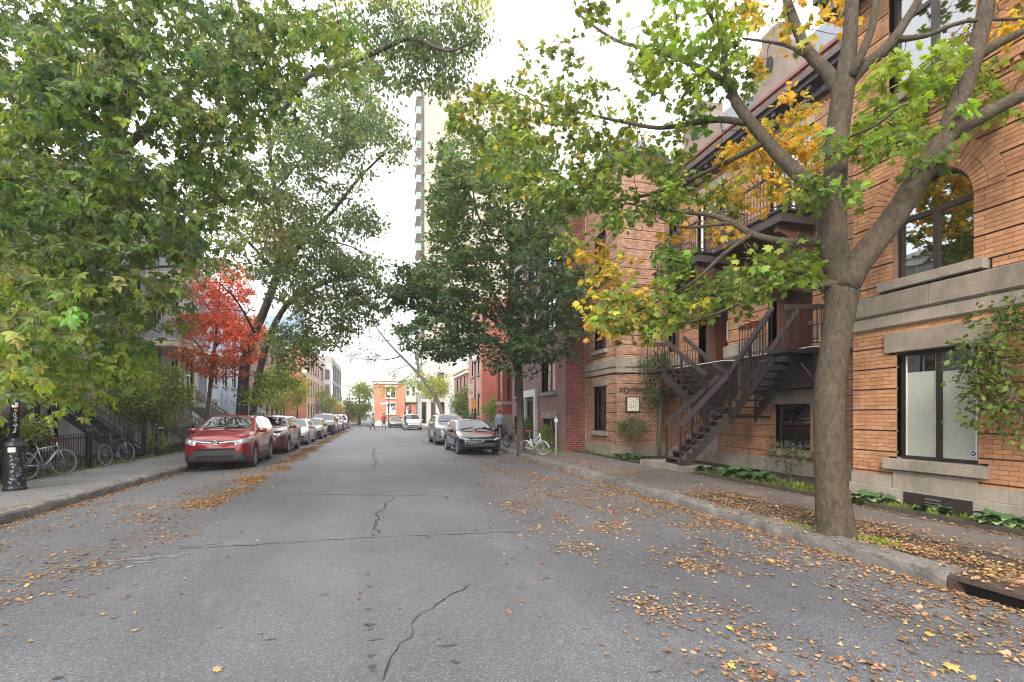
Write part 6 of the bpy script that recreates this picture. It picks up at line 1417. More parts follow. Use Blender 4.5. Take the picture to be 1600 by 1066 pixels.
class Tree:
    def __init__(s, name, label, base, bark, cat='tree', group=None):
        s.root = thing(name, label, cat, base, group=group); s.base = Vector(base); s.bark = bark; s.nodes = []; s.limbs = MB(); s.twigs = MB(); s.L = {}
    def limb(s, pts, sides=10, name=None, wob=.06, refine=3):
        """pts (px,py,depth,radius) -> curved tapered limb"""
        P = [at(a, b, c) - s.base for a, b, c, r in pts]; return s.limb3(P, [p[3] for p in pts], sides, name, wob, refine)
    def limb3(s, P, rad, sides=10, name=None, wob=.06, refine=3):
        Q = catmull(P, refine); rr = []
        for i in range(len(P) - 1):
            for k in range(refine): rr.append(rad[i] + (rad[i + 1] - rad[i]) * k / refine)
        rr.append(rad[-1])
        if name: MB().tube(Q, rr, sides, wob=wob, seed=len(s.nodes)).build(name, s.bark, s.root, smooth=True, fix=False)
        else: s.limbs.tube(Q, rr, sides, wob=wob, seed=len(s.nodes))
        for q in Q: s.nodes.append(tuple(q))
        return Q
    def clusters(s, ells, leaves, spread, size, tmpl, flat=.6, tilt=.6, droop=.35, twig=.012, layer=0.0, zmin=None, outward=.6, jag=1.0, key='leaves', dens=1.0):
        C = []
        for e in ells:
            cx, cy, rx, ry, n, d0, d1, pn = e[:8]; n = max(1, int(round(n * dens)))
            for _ in range(n):
                for _t in range(20):
                    a, b = rng.uniform(-1, 1, 2)
                    if a * a + b * b < 1: break
                C.append((at(cx + rx * a, cy + ry * b, rng.uniform(d0, d1)) - s.base, pn))
        if not C: return
        nodes = np.array(s.nodes) if s.nodes else np.array([(0, 0, 1.0)])
        cen = np.array([tuple(c[0]) for c in C]); D = np.min(((cen[:, None] - nodes[None, ::2]) ** 2).sum(-1), axis=1) if len(nodes) * len(cen) < 4e7 else np.zeros(len(cen))
        for i in np.argsort(D):
            c = cen[i]; pn = C[i][1]; NN = np.array(s.nodes); dd = ((NN - c) ** 2).sum(1); j = int(np.argmin(dd)); p0 = NN[j]; L = math.sqrt(dd[j])
            k = max(2, int(L / .25)); pts = []
            side = rng.normal(0, .07 * L, 3)
            for q in range(k + 1):
                t = q / k; p = p0 * (1 - t) + c * t + side * math.sin(math.pi * t) + rng.normal(0, .012, 3) * (0 < q < k); p[2] += .06 * L * math.sin(math.pi * t); pts.append(Vector(p))
            r0 = min(twig * (1 + .8 * L), twig * 2.6); s.twigs.tube(pts, [r0 + (twig * .45 - r0) * q / k for q in range(k + 1)], 4, cap=False)
            for p in pts[1:]: s.nodes.append(tuple(p))
            # little side shoots carrying the leaves
            tint = rng.uniform(.68, 1.28) * (1 + .10 * np.array([rng.normal(), 0, 0]))
            nsh = max(3, leaves // 6); per = max(1, leaves // nsh)
            for _ in range(nsh):
                dv = rng.normal(0, 1, 3); dv[2] *= flat * .7; dv /= np.linalg.norm(dv) + 1e-6; ln = spread * rng.uniform(.5, 1.25); e = c + dv * ln; e[2] -= droop * ln * .35
                s.twigs.tube([Vector(c), Vector(c * .5 + e * .5) + Vector((0, 0, .03)), Vector(e)], [twig * .4, twig * .3, twig * .18], 3, cap=False)
                t = rng.uniform(.25, 1.1, (per, 1)); pp = c + (e - c) * t + rng.normal(0, spread * .16, (per, 3))
                tip = dv * outward + rng.normal(0, .6, (per, 3)); tip[:, 2] -= droop * 1.6
                nm_ = rng.normal(0, tilt, (per, 3)); nm_[:, 2] += 1.0
                s.L.setdefault(key, []).append((pp, tip, nm_, size * rng.uniform(.45, 1.35, per), pal(PAL[pn], per) * tint, tmpl))
    def finish(s, m, names=('foliage',)):
        if s.limbs.v: s.limbs.build('limbs', s.bark, s.root, smooth=True, fix=False)
        if s.twigs.v: s.twigs.build('twigs', s.bark, s.root, fix=False, kind='stuff')
        for key, parts in s.L.items():
            a = [np.concatenate([p[i] for p in parts]) for i in range(5)]; leaf_mesh('foliage', *a, parts[0][5], m, s.root, kind='stuff')
# ================================================================ the big maple in the right foreground
tb = Vector((5.75, 5.0, .02))
T = Tree('maple_tree', 'big forked street maple with green and yellow leaves in the right foreground', tb, bark_maple)
trunk_pts = [(1304, 850, 6.33, .25), (1303, 820, 6.33, .205), (1299, 760, 6.33, .188), (1296, 690, 6.33, .18), (1297, 600, 6.33, .172), (1308, 520, 6.33, .168), (1316, 455, 6.33, .20), (1316, 415, 6.33, .185)]
T.limb(trunk_pts, 26, 'trunk', .05, 5)
for a in (0, 1.3, 2.4, 3.6, 5.0):   # root flare
    q = Vector((math.cos(a), math.sin(a), 0)); T.limb3([Vector((0, 0, .6)) + q * .09, Vector((0, 0, .2)) + q * .13, q * .2 + Vector((0, 0, .03)), q * .3 + Vector((0, 0, -.06))], [.08, .09, .08, .05], 8, 'root_flare')
T.limb([(1316, 450, 6.33, .17), (1303, 385, 6.3, .155), (1304, 300, 6.25, .138), (1309, 210, 6.2, .13), (1318, 135, 6.2, .125), (1328, 60, 6.2, .085), (1334, -60, 6.2, .07), (1345, -200, 6.2, .05)], 16, 'limb')
T.limb([(1318, 450, 6.3, .18), (1345, 405, 6.2, .158), (1393, 345, 6.1, .142), (1440, 272, 6.0, .128), (1476, 215, 5.9, .13), (1498, 160, 5.9, .105), (1524, 80, 5.9, .095), (1545, -10, 5.9, .085), (1560, -160, 5.9, .06)], 16, 'limb')
T.limb([(1470, 222, 5.9, .10), (1510, 195, 5.8, .086), (1560, 168, 5.7, .078), (1620, 135, 5.6, .066), (1720, 60, 5.5, .05)], 12, 'limb')
T.limb([(1522, 92, 5.9, .07), (1560, 68, 5.8, .05), (1610, 40, 5.8, .04), (1700, -40, 5.8, .03)], 10, 'limb')
T.limb([(1318, 140, 6.2, .085), (1345, 108, 6.15, .075), (1385, 75, 6.1, .065), (1412, 38, 6.1, .055), (1440, -10, 6.1, .045), (1470, -90, 6.1, .04)], 12, 'limb')
T.limb([(1330, 120, 6.1, .055), (1362, 45, 6.0, .045), (1372, -30, 6.0, .035)], 10, 'limb')
T.limb([(1400, 62, 6.1, .04), (1450, 55, 6.0, .028), (1510, 33, 5.9, .022), (1600, 30, 5.8, .015)], 8)
T.limb([(1312, 140, 6.25, .095), (1292, 112, 6.4, .078), (1262, 80, 6.6, .068), (1240, 30, 6.8, .058), (1222, -30, 7.0, .05), (1210, -120, 7.2, .04)], 12, 'limb')
T.limb([(1308, 128, 6.3, .035), (1262, 90, 6.6, .028), (1225, 70, 6.8, .022), (1160, 60, 7.2, .014)], 8)
T.limb([(1306, 390, 6.3, .12), (1288, 345, 6.45, .112), (1283, 300, 6.55, .105), (1258, 282, 6.7, .098), (1215, 240, 7.0, .088), (1180, 200, 7.2, .08), (1150, 160, 7.4, .072), (1136, 132, 7.5, .062), (1080, 100, 7.9, .045), (1020, 78, 8.4, .036), (960, 62, 8.9, .028), (900, 20, 9.4, .02)], 12, 'limb')
T.limb([(1136, 135, 7.5, .045), (1132, 90, 7.5, .038), (1120, 45, 7.5, .03), (1100, 0, 7.6, .026), (1090, -60, 7.7, .02)], 8)
T.limb([(1165, 192, 7.3, .052), (1125, 187, 7.6, .046), (1080, 193, 8.0, .042), (1030, 200, 8.4, .036), (980, 192, 8.9, .03), (900, 175, 9.6, .025), (850, 165, 10.2, .02), (800, 140, 10.6, .014)], 10)
T.limb([(1196, 222, 7.1, .045), (1150, 246, 7.4, .038), (1080, 280, 8.0, .034), (1010, 305, 8.5, .028), (940, 318, 9.2, .02), (890, 330, 9.8, .014)], 10)
T.limb([(1300, 372, 6.35, .066), (1276, 378, 6.4, .06), (1230, 378, 6.6, .052), (1180, 368, 6.8, .045), (1145, 348, 7.0, .042), (1105, 335, 7.3, .034), (1050, 330, 7.8, .025), (980, 318, 8.5, .018)], 10)
T.limb([(1175, 366, 6.8, .032), (1130, 398, 7.0, .028), (1085, 440, 7.2, .024), (1040, 465, 7.5, .02), (980, 495, 8.0, .014)], 8)
T.limb([(1305, 440, 6.3, .06), (1278, 448, 6.3, .042), (1250, 455, 6.3, .038), (1222, 440, 6.4, .032), (1180, 462, 6.7, .026), (1120, 490, 7.1, .022), (1060, 505, 7.5, .018), (1000, 490, 8.0, .012)], 10)
T.limb([(1145, 348, 7.0, .03), (1110, 352, 7.2, .024), (1065, 355, 7.6, .02), (1030, 340, 8.0, .014)], 8)
T.limb([(1322, 215, 6.1, .02), (1370, 195, 5.9, .018), (1410, 165, 5.7, .014), (1460, 160, 5.6, .01)], 6)
M_ = T_maple()
T.clusters([(760, 190, 62, 62, 30, 8.5, 11, 'top'), (830, 150, 90, 36, 22, 8.5, 11, 'top'), (850, 240, 95, 75, 46, 8.2, 10.5, 'mgy'), (930, 200, 70, 80, 30, 8, 10, 'mgy'), (905, 330, 60, 60, 22, 8, 10, 'mg'), (985, 300, 80, 62, 32, 7.5, 9.5, 'mg'),
            (1040, 230, 70, 50, 14, 7.4, 9, 'mgy'), (1010, 120, 60, 60, 8, 7.4, 9, 'mg'), (1080, 60, 95, 70, 34, 6.6, 8.4, 'bright'), (1120, 130, 70, 60, 14, 6.8, 8, 'mg'), (960, 30, 90, 34, 6, 7.5, 9, 'top'), (850, 60, 70, 50, 5, 8.5, 10, 'top'),
            (1100, 300, 85, 55, 12, 7.2, 8.4, 'mgy'), (1165, 275, 75, 60, 16, 7.4, 8.8, 'gold'), (1235, 215, 62, 75, 28, 7.6, 9.0, 'gold'), (1100, 360, 60, 25, 4, 7.2, 8.2, 'gold'), (940, 420, 40, 50, 10, 8, 9.5, 'gold'),
            (1020, 485, 95, 38, 34, 6.8, 8.4, 'mgy'), (1110, 455, 70, 40, 10, 6.6, 7.8, 'mg'), (960, 470, 50, 50, 12, 7.6, 8.8, 'gold'), (1195, 430, 75, 30, 14, 6.0, 6.9, 'mg'), (1250, 410, 38, 30, 5, 6.0, 6.6, 'mg'), (1060, 410, 40, 26, 8, 7, 8, 'mg')],
           27, .27, .098, M_, twig=.006, flat=.5, tilt=.5, droop=.4, dens=1.15)
T.clusters([(1450, 120, 90, 50, 20, 5.6, 7.6, 'bright'), (1390, 185, 60, 45, 12, 5.5, 7, 'bright'), (1425, 235, 50, 28, 5, 5.4, 6.2, 'mg'), (1530, 130, 80, 60, 16, 5.6, 7.6, 'bright'), (1580, 20, 50, 40, 9, 5.8, 7.5, 'gold'), (1285, 290, 40, 40, 7, 5.5, 6.1, 'mg'), (1300, 240, 30, 30, 3, 5.5, 6, 'mg'),
            (1200, 20, 60, 50, 7, 6.8, 8.5, 'gold'), (1290, 30, 60, 50, 5, 6.4, 8, 'gold'), (1180, 110, 50, 30, 2, 7, 8, 'gold'), (1330, -120, 300, 100, 40, 5, 8, 'mg'), (1000, -90, 250, 80, 30, 6, 9, 'mg')],
           22, .25, .094, M_, twig=.006, flat=.5, tilt=.6, droop=.45, key='near', dens=1.5)
T.finish(lm_near)
# ================================================================ middle dark maple on the right kerb
tb = Vector((5.6, 18.95, .02))
bx_ = 812
T = Tree('maple_tree', 'dark green rounded maple standing by the bicycles halfway down the right kerb', tb, bark_dark)
T.limb([(815, 712, 19.6, .21), (814, 690, 19.6, .165), (813, 640, 19.5, .15), (811, 590, 19.4, .145), (808, 560, 19.2, .13), (800, 520, 18.9, .115), (797, 470, 18.9, .105), (800, 400, 18.9, .10), (795, 330, 18.9, .07), (790, 260, 18.9, .04)], 14, 'trunk')
for p in ([(808, 585, .10), (800, 560, .09), (775, 535, .07), (740, 510, .05), (690, 490, .03), (640, 480, .02)], [(800, 520, .08), (770, 500, .06), (730, 470, .045), (690, 430, .03), (660, 410, .02)], [(806, 555, .09), (830, 520, .07), (855, 490, .05), (885, 460, .03)],
          [(800, 480, .07), (830, 430, .05), (850, 380, .035), (855, 310, .02)], [(798, 440, .07), (770, 390, .05), (745, 330, .035), (735, 270, .02)], [(797, 500, .07), (760, 440, .05), (720, 380, .035), (700, 340, .02)], [(800, 400, .05), (820, 340, .035), (830, 270, .02)]):
    dd = rng.uniform(-1.6, 1.6); T.limb([(a, b, 18.9 + dd * i / (len(p) - 1), r) for i, (a, b, r) in enumerate(p)], 8)
T8 = T_maple8()
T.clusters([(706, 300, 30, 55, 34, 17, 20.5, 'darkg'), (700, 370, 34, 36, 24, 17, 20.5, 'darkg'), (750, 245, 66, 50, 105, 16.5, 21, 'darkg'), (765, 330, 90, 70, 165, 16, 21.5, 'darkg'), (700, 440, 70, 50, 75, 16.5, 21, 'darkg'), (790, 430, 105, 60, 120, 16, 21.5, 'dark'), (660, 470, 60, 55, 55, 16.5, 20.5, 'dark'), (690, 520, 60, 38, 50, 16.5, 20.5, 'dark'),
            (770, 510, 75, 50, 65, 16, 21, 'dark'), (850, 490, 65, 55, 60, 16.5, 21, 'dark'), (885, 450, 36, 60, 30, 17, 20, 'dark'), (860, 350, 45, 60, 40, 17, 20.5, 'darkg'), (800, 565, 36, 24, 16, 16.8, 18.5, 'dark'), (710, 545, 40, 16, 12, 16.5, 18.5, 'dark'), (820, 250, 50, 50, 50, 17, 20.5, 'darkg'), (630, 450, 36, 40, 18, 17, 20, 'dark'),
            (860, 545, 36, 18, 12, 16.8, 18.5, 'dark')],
           40, .42, .135, T8, twig=.010, flat=.4, tilt=.5, droop=.3, dens=1.05)
T.finish(lm_near)
# ================================================================ big leafy box elder, left foreground
tb = Vector((-9.1, 13.9, .02))
T = Tree('box_elder_tree', 'large leaning box elder with long drooping green leaflets filling the upper left', tb, bark_grey)
def dpt(p): return p.x * math.sin(PSI) + p.y * math.cos(PSI)
d0 = dpt(tb); l0 = tb.x * math.cos(PSI) - tb.y * math.sin(PSI); x0_ = CX + l0 / d0 * F
T.limb([(x0_ - 5, 745, d0, 0.286), (x0_ + 0, 690, d0, 0.245), (50, 620, d0 - .3, 0.224), (78, 560, d0 - .8, 0.211), (88, 500, 9.6, 0.197), (100, 430, 9.0, 0.184), (130, 350, 8.4, 0.163), (165, 260, 7.8, 0.136), (190, 180, 7.4, 0.116), (215, 90, 7.2, 0.088), (240, -30, 7, 0.068)], 16, 'trunk', .08, 4)
for p in ([(100, 430, 9.0, 0.095), (60, 360, 8.2, 0.075), (20, 300, 7.4, 0.054), (-60, 230, 6.6, 0.034)], [(130, 350, 8.4, 0.088), (220, 300, 8.2, 0.068), (290, 265, 8.2, 0.061), (330, 200, 8.2, 0.041), (390, 150, 8.2, 0.027), (450, 100, 8.3, 0.017)], [(165, 260, 7.8, 0.075), (250, 180, 7.6, 0.054), (340, 100, 7.6, 0.041), (430, 40, 7.8, 0.027), (520, 10, 8.2, 0.017)],
          [(190, 180, 7.4, 0.068), (120, 100, 6.6, 0.048), (50, 40, 6, 0.027)], [(90, 480, 9.5, 0.061), (150, 440, 8.6, 0.041), (220, 420, 8.0, 0.027), (300, 415, 7.8, 0.014)], [(95, 460, 9, 0.054), (40, 440, 7.6, 0.041), (0, 420, 6.6, 0.027)], [(88, 520, 9.8, 0.054), (140, 500, 9, 0.034), (200, 500, 8.4, 0.020), (250, 520, 8, 0.014)]):
    T.limb(p, 10)
TL = T_tri()
T.clusters([(185, 120, 60, 55, 14, 4.8, 6.8, 'box'), (100, 130, 60, 50, 8, 4.8, 6.8, 'box'), (80, 60, 130, 95, 44, 5, 8.2, 'box'), (250, 50, 110, 75, 34, 5.2, 8.2, 'box'), (370, 60, 80, 75, 26, 5.6, 8.4, 'box'), (470, 50, 75, 62, 22, 6, 8.4, 'boxy'), (530, 70, 36, 46, 6, 6, 8, 'boxy'), (60, 200, 120, 95, 44, 5, 8.4, 'box'), (150, 260, 80, 70, 22, 5, 8, 'box'), (320, 200, 62, 75, 20, 5.6, 8, 'box'), (400, 130, 70, 60, 16, 5.8, 8.2, 'box'),
            (250, 300, 70, 60, 20, 5.4, 8, 'box'), (60, 330, 95, 80, 32, 4.8, 8.2, 'box'), (170, 370, 75, 60, 22, 5, 8, 'box'), (270, 380, 45, 40, 6, 5.4, 7.8, 'box'), (350, 290, 30, 40, 4, 6, 8, 'box'), (45, 440, 75, 60, 26, 4.4, 7.8, 'boxy'), (150, 460, 70, 50, 15, 5, 8, 'box'), (225, 455, 45, 36, 6, 5.2, 8, 'box'),
            (50, 540, 62, 42, 16, 4.4, 7.2, 'boxy'), (150, 560, 70, 36, 16, 5.6, 8.4, 'boxy'), (205, 540, 40, 30, 6, 6, 8.4, 'box'), (100, 610, 50, 22, 6, 6.5, 8.4, 'boxy'), (-80, 300, 90, 330, 40, 4, 8, 'box'), (200, -120, 350, 90, 45, 5, 8, 'box')],
           20, .30, .155, TL, twig=.005, flat=.75, tilt=.75, droop=1.1, outward=.55, dens=2.0)
T.finish(lm_near)
# ================================================================ forked fine leaved tree on the left kerb
tb = Vector((-6.75, 26.5, .02)); dB = dpt(tb); xB = CX + (tb.x * math.cos(PSI) - tb.y * math.sin(PSI)) / dB * F
T = Tree('locust_tree', 'tall fine leaved tree with forked dark trunk arching over the road from the left kerb', tb, bark_dark)
T.limb([(xB, 700, dB, .34), (377, 660, dB, .29), (380, 610, dB, .26), (384, 565, dB, .23), (398, 520, dB - .3, .21), (415, 480, dB - .8, .19), (432, 430, dB - 1.5, .16), (440, 380, dB - 2.2, .13), (430, 300, dB - 3, .10), (420, 220, dB - 4, .07), (430, 140, dB - 5, .05)], 12, 'trunk')
T.limb([(xB + 14, 700, dB, .22), (394, 650, dB, .18), (402, 600, dB - .1, .16), (412, 555, dB - .4, .15), (430, 505, dB - .8, .14), (455, 470, dB - 1.5, .12), (500, 445, dB - 3, .10), (550, 430, dB - 4, .06), (590, 440, dB - 5, .03)], 12, 'stem')
T.limb([(418, 475, dB - .6, .15), (432, 440, dB - 1, .13), (470, 380, dB - 2.5, .10), (520, 330, dB - 4, .07), (560, 280, dB - 6, .05), (600, 240, dB - 8, .03)], 10)
T.limb([(420, 240, dB - 4, .09), (445, 170, dB - 7, .085), (480, 120, dB - 10, .08), (520, 108, dB - 12, .07), (580, 85, dB - 13.5, .055), (640, 60, dB - 14, .04), (700, 80, dB - 14.4, .025), (745, 60, dB - 14.6, .015)], 10)
for p in ([(432, 430, .08), (390, 380, .06), (340, 340, .04), (300, 320, .02)], [(440, 380, .07), (400, 300, .05), (350, 240, .03), (320, 190, .02)], [(470, 380, .05), (530, 380, .035), (580, 400, .02)], [(430, 300, .06), (480, 240, .04), (540, 200, .03), (600, 210, .015)], [(398, 520, .06), (370, 470, .04), (340, 440, .02)], [(455, 470, .05), (500, 500, .03), (540, 520, .015)]):
    T.limb([(a, b, dB - 2.5 - i * 1.0, r) for i, (a, b, r) in enumerate(p)], 7)
TS = T_oval()
T.clusters([(560, 150, 60, 60, 26, 16, 22, 'fine'), (500, 180, 70, 60, 38, 15, 22, 'fine'), (430, 250, 70, 70, 46, 15, 23, 'fine'), (580, 215, 55, 40, 24, 15.5, 21, 'fine'), (520, 260, 60, 40, 22, 16, 22, 'fine'), (350, 280, 60, 60, 24, 16, 23, 'fine'), (420, 350, 80, 55, 50, 16, 24, 'fineo'), (520, 345, 70, 40, 30, 16, 24, 'fine'), (575, 345, 34, 26, 8, 17, 22, 'fine'),
            (330, 380, 50, 50, 18, 17, 24, 'fine'), (480, 420, 90, 50, 60, 17, 24, 'fine'), (560, 430, 50, 44, 24, 17, 23, 'fine'), (430, 410, 40, 30, 10, 18, 24, 'fine'), (500, 500, 60, 44, 34, 18, 24, 'fine'), (460, 540, 50, 34, 22, 19, 24, 'fine'), (560, 480, 34, 34, 10, 18, 23, 'fine'), (440, 590, 36, 20, 8, 20, 25, 'mg'), (410, 615, 30, 14, 5, 20, 25, 'mg'), (300, 470, 34, 40, 6, 19, 25, 'fine')],
           62, .55, .135, TS, twig=.008, flat=.5, tilt=.7, droop=.5, key='far', dens=1.75)
T.clusters([(600, 40, 70, 45, 34, 9.6, 12.5, 'fine'), (680, 50, 60, 45, 36, 9.6, 12.5, 'fine'), (640, 100, 60, 36, 24, 9.8, 12, 'fine'), (700, 115, 30, 28, 12, 9.8, 12, 'fine'), (730, 40, 30, 40, 12, 9.8, 12, 'fine'), (590, -10, 60, 20, 10, 10, 12, 'yg'), (740, -6, 40, 14, 5, 10, 12, 'yg')],
           48, .30, .085, TS, twig=.005, flat=.7, tilt=.7, droop=.9, key='mid', dens=1.5)
T.finish(lm_near)
# ================================================================ red japanese maple
tb = Vector((-8.6, 27.6, .02)); dC = dpt(tb); xC = CX + (tb.x * math.cos(PSI) - tb.y * math.sin(PSI)) / dC * F
T = Tree('red_maple_tree', 'small scarlet japanese maple in front of the grey balcony house', tb, bark_grey)
T.limb([(xC, 706, dC, .13), (xC + 4, 660, dC, .11), (328, 610, dC, .10), (332, 570, dC, .09), (338, 520, dC, .07), (342, 470, dC, .05), (345, 420, dC, .03)], 10, 'trunk')
for p in ([(332, 570, .06), (310, 540, .04), (285, 510, .02)], [(334, 545, .06), (365, 510, .04), (395, 480, .02)], [(340, 500, .04), (315, 470, .03), (295, 455, .015)], [(342, 480, .04), (365, 440, .02)]): T.limb([(a, b, dC - .4 * i, r) for i, (a, b, r) in enumerate(p)], 7)
T.clusters([(345, 470, 48, 36, 34, dC - 1.8, dC + 1.5, 'red'), (360, 440, 44, 30, 22, dC - 1.8, dC + 1.5, 'red'), (330, 510, 52, 24, 30, dC - 2, dC + 1.2, 'red'), (375, 520, 36, 28, 24, dC - 2, dC + 1.2, 'red'), (320, 560, 48, 20, 30, dC - 2, dC + 1, 'redo'), (375, 555, 34, 16, 16, dC - 2, dC + 1, 'red'), (300, 500, 26, 10, 10, dC - 1.5, dC + .5, 'red'), (300, 420, 20, 12, 4, dC - 1, dC, 'red'), (350, 585, 34, 8, 6, dC - 1.5, dC, 'redo'), (330, 415, 30, 16, 7, dC - 1, dC + 1, 'red')],
           40, .42, .105, T8, twig=.008, flat=.28, tilt=.4, droop=.25, dens=2.3)
T.finish(lm_red)
# ================================================================ leaning half bare tree far right
tb = Vector((6.1, 49.5, .02)); dH = dpt(tb); xH = CX + (tb.x * math.cos(PSI) - tb.y * math.sin(PSI)) / dH * F
T = Tree('leaning_tree', 'nearly bare tree leaning over the far road, sparse yellow leaves on grey twigs', tb, bark_grey)
T.limb([(xH, 672, dH, .26), (xH - 1, 645, dH, .23), (680, 620, dH, .21), (663, 595, dH, .19), (645, 575, dH, .16), (620, 550, dH, .12), (598, 525, dH, .09), (580, 500, dH, .05), (565, 480, dH, .03)], 10, 'trunk')
for p in ([(655, 590, .14), (652, 560, .12), (655, 530, .08), (665, 500, .05), (672, 470, .025)], [(652, 560, .08), (640, 530, .05), (628, 505, .03)], [(630, 556, .09), (605, 562, .07), (575, 562, .04), (548, 560, .02)], [(610, 532, .06), (590, 530, .04), (565, 520, .02), (545, 500, .012)], [(655, 540, .06), (680, 530, .04), (700, 510, .02)], [(640, 570, .06), (615, 580, .04), (600, 595, .02)], [(600, 520, .05), (605, 490, .03), (600, 470, .015)], [(648, 582, .06), (620, 600, .04), (600, 606, .02)]):
    T.limb([(a, b, dH + rng.uniform(-.5, .5) * i, r) for i, (a, b, r) in enumerate(p)], 6)
T.clusters([(560, 555, 26, 18, 16, dH - 3, dH + 3, 'fineo'), (600, 540, 40, 30, 30, dH - 3, dH + 3, 'fineo'), (660, 540, 40, 34, 20, dH - 3, dH + 3, 'fineo'), (600, 500, 50, 26, 14, dH - 3, dH + 3, 'fineo')], 7, .9, .16, TS, twig=.028, flat=.8, tilt=.8, droop=.2, key='sparse', dens=2.2)
T.clusters([(640, 590, 36, 16, 22, dH - 3, dH + 3, 'yg'), (675, 595, 26, 26, 22, dH - 2, dH + 3, 'yg'), (610, 605, 22, 8, 8, dH - 2, dH + 2, 'yg')], 22, .7, .2, TS, twig=.02, flat=.6, tilt=.7, droop=.3, key='yellow')
T.finish(lm_near)
def small_tree(name, label, x, y, h, crown, nclus, leaves, palname, size=.16, spread=.6, trunk=.12, bark=None, tmpl=None, cat='tree', lean=(0, 0), z0=.4, twig=.014, stems=1, group=None, flat=.8, droop=.3):
    """crown: (rx, ry, rz, zc)"""
    t = Tree(name, label, Vector((x, y, .02)), bark or bark_grey, cat, group); rx, ry, rz, zc = crown
    for q in range(stems):
        a = q * 2.4; ex = .25 * rx * math.cos(a) * (stems > 1); ey = .25 * ry * math.sin(a) * (stems > 1)
        t.limb3([Vector((ex * .15, ey * .15, -.1)), Vector((lean[0] * .3 + ex * .5, ey * .5, h * .3)), Vector((lean[0] * .7 + ex, lean[1] + ey, h * .62)), Vector((lean[0] + ex * 1.5, lean[1] + ey * 1.5, h * .9))], [trunk, trunk * .8, trunk * .5, trunk * .2], 8, 'trunk' if q == 0 else 'stem')
    C = []
    for _ in range(nclus):
        v = rng.normal(0, 1, 3); v /= np.linalg.norm(v); v *= rng.uniform(.35, 1) ** .6
        C.append(Vector((lean[0] + v[0] * rx, lean[1] + v[1] * ry, max(z0, zc + v[2] * rz))))
    for c in C:
        NN = np.array(t.nodes); c_ = np.array(c); dd = ((NN - c_) ** 2).sum(1); j = int(np.argmin(dd)); p0 = NN[j]
        t.twigs.tube([Vector(p0), Vector((p0 + c_) / 2) + Vector((0, 0, .1)), c], [twig * 1.5, twig, twig * .5], 4, cap=False); t.nodes.append(tuple(c_)); t.nodes.append(tuple((p0 + c_) / 2))
        dv = rng.normal(0, spread * .5, (leaves, 3)); dv[:, 2] *= flat; tip = dv / spread + rng.normal(0, .5, (leaves, 3)); tip[:, 2] -= droop; nm_ = rng.normal(0, .6, (leaves, 3)); nm_[:, 2] += 1
        t.L.setdefault('l', []).append((c_ + dv, tip, nm_, size * rng.uniform(.6, 1.25, leaves), pal(PAL[palname], leaves) * rng.uniform(.7, 1.25), tmpl or TS))
    t.finish(lm_near); return t
small_tree('yellow_tree', 'light yellow green tree behind the globe lamp on the left side', -7.0, 39.5, 4.2, (2.0, 2.0, 1.8, 3.6), 70, 60, 'yg', .15, .55, .08)
small_tree('green_tree', 'full green tree left of the orange corner house', -3.4, 84, 7, (2.4, 3.0, 3.2, 4.0), 90, 60, 'yg', .3, .9, .25, z0=.6)
small_tree('yellow_bush_tree', 'low golden yellow tree beyond the crossing at the street end', -6.0, 92, 4, (2.6, 2, 1.8, 1.9), 60, 60, 'gold', .3, .8, .15)
small_tree('street_tree', 'thin upright tree with yellow green leaves beside the white minivan', 6.2, 58.5, 5.6, (1.8, 2, 1.5, 5.0), 50, 50, 'yg', .22, .7, .18)
small_tree('young_tree', 'pale yellow young tree before the modern apartment block', -7.9, 76, 5, (1.4, 1.6, 1.6, 3.6), 45, 40, 'yg', .22, .6, .08)
small_tree('sumac_shrub', 'spreading green shrub on the right in front of the mansard house', 8.3, 45.5, 4.0, (1.6, 2.6, 1.5, 2.6), 90, 50, 'shrub', .22, .6, .07, stems=3, cat='shrub')
small_tree('low_shrub', 'low dark green shrub above the silver SUV roof', 8.0, 39.2, 2.0, (1.1, 2.2, .8, 1.5), 50, 50, 'dark', .16, .45, .05, stems=3, cat='shrub')
small_tree('rose_shrub', 'leafy green shrub between the lamp with parking signs and the red bay house', 8.0, 33.6, 2.6, (.9, 1.1, 1.0, 1.8), 60, 50, 'shrubl', .13, .35, .04, stems=3, cat='shrub')
small_tree('lilac_shrub', 'rounded bright green shrub between the purple bicycle and the timber stairs', -8.95, 22.4, 3.6, (1.5, 1.7, 1.4, 2.5), 170, 60, 'shrubl', .10, .32, .05, stems=5, cat='shrub', z0=.9)
small_tree('low_shrub', 'small yellow green shrub at the foot of the lilac on the pavement edge', -8.25, 21.4, .9, (.45, .5, .35, .55), 16, 40, 'shrubl', .09, .2, .02, stems=3, cat='shrub', z0=.1)
small_tree('low_shrub', 'light green shrub behind the fence and the graffiti covered lamp', -9.2, 11.6, 1.8, (.9, 1.6, .7, 1.1), 50, 40, 'boxy', .12, .3, .03, stems=4, cat='shrub', z0=.2)
small_tree('low_shrub', 'light green shrub growing over the fence behind the silver bicycle', -8.9, 14.3, 1.6, (.7, 1.5, .5, 1.2), 40, 36, 'boxy', .12, .3, .03, stems=4, cat='shrub', z0=.2)
small_tree('climbing_vine', 'loose grey green climbing shrub beside the far staircase', 9.75, 15.55, 4.4, (.75, .4, 1.35, 2.9), 60, 34, 'dark', .085, .30, .035, stems=4, cat='shrub', z0=.5)
small_tree('porch_shrub', 'arching shrub with yellow tips in a pot below the notice board', 8.75, 15.55, 1.5, (.55, .4, .4, 1.15), 26, 36, 'shrub', .075, .22, .02, stems=3, cat='shrub', z0=.5)
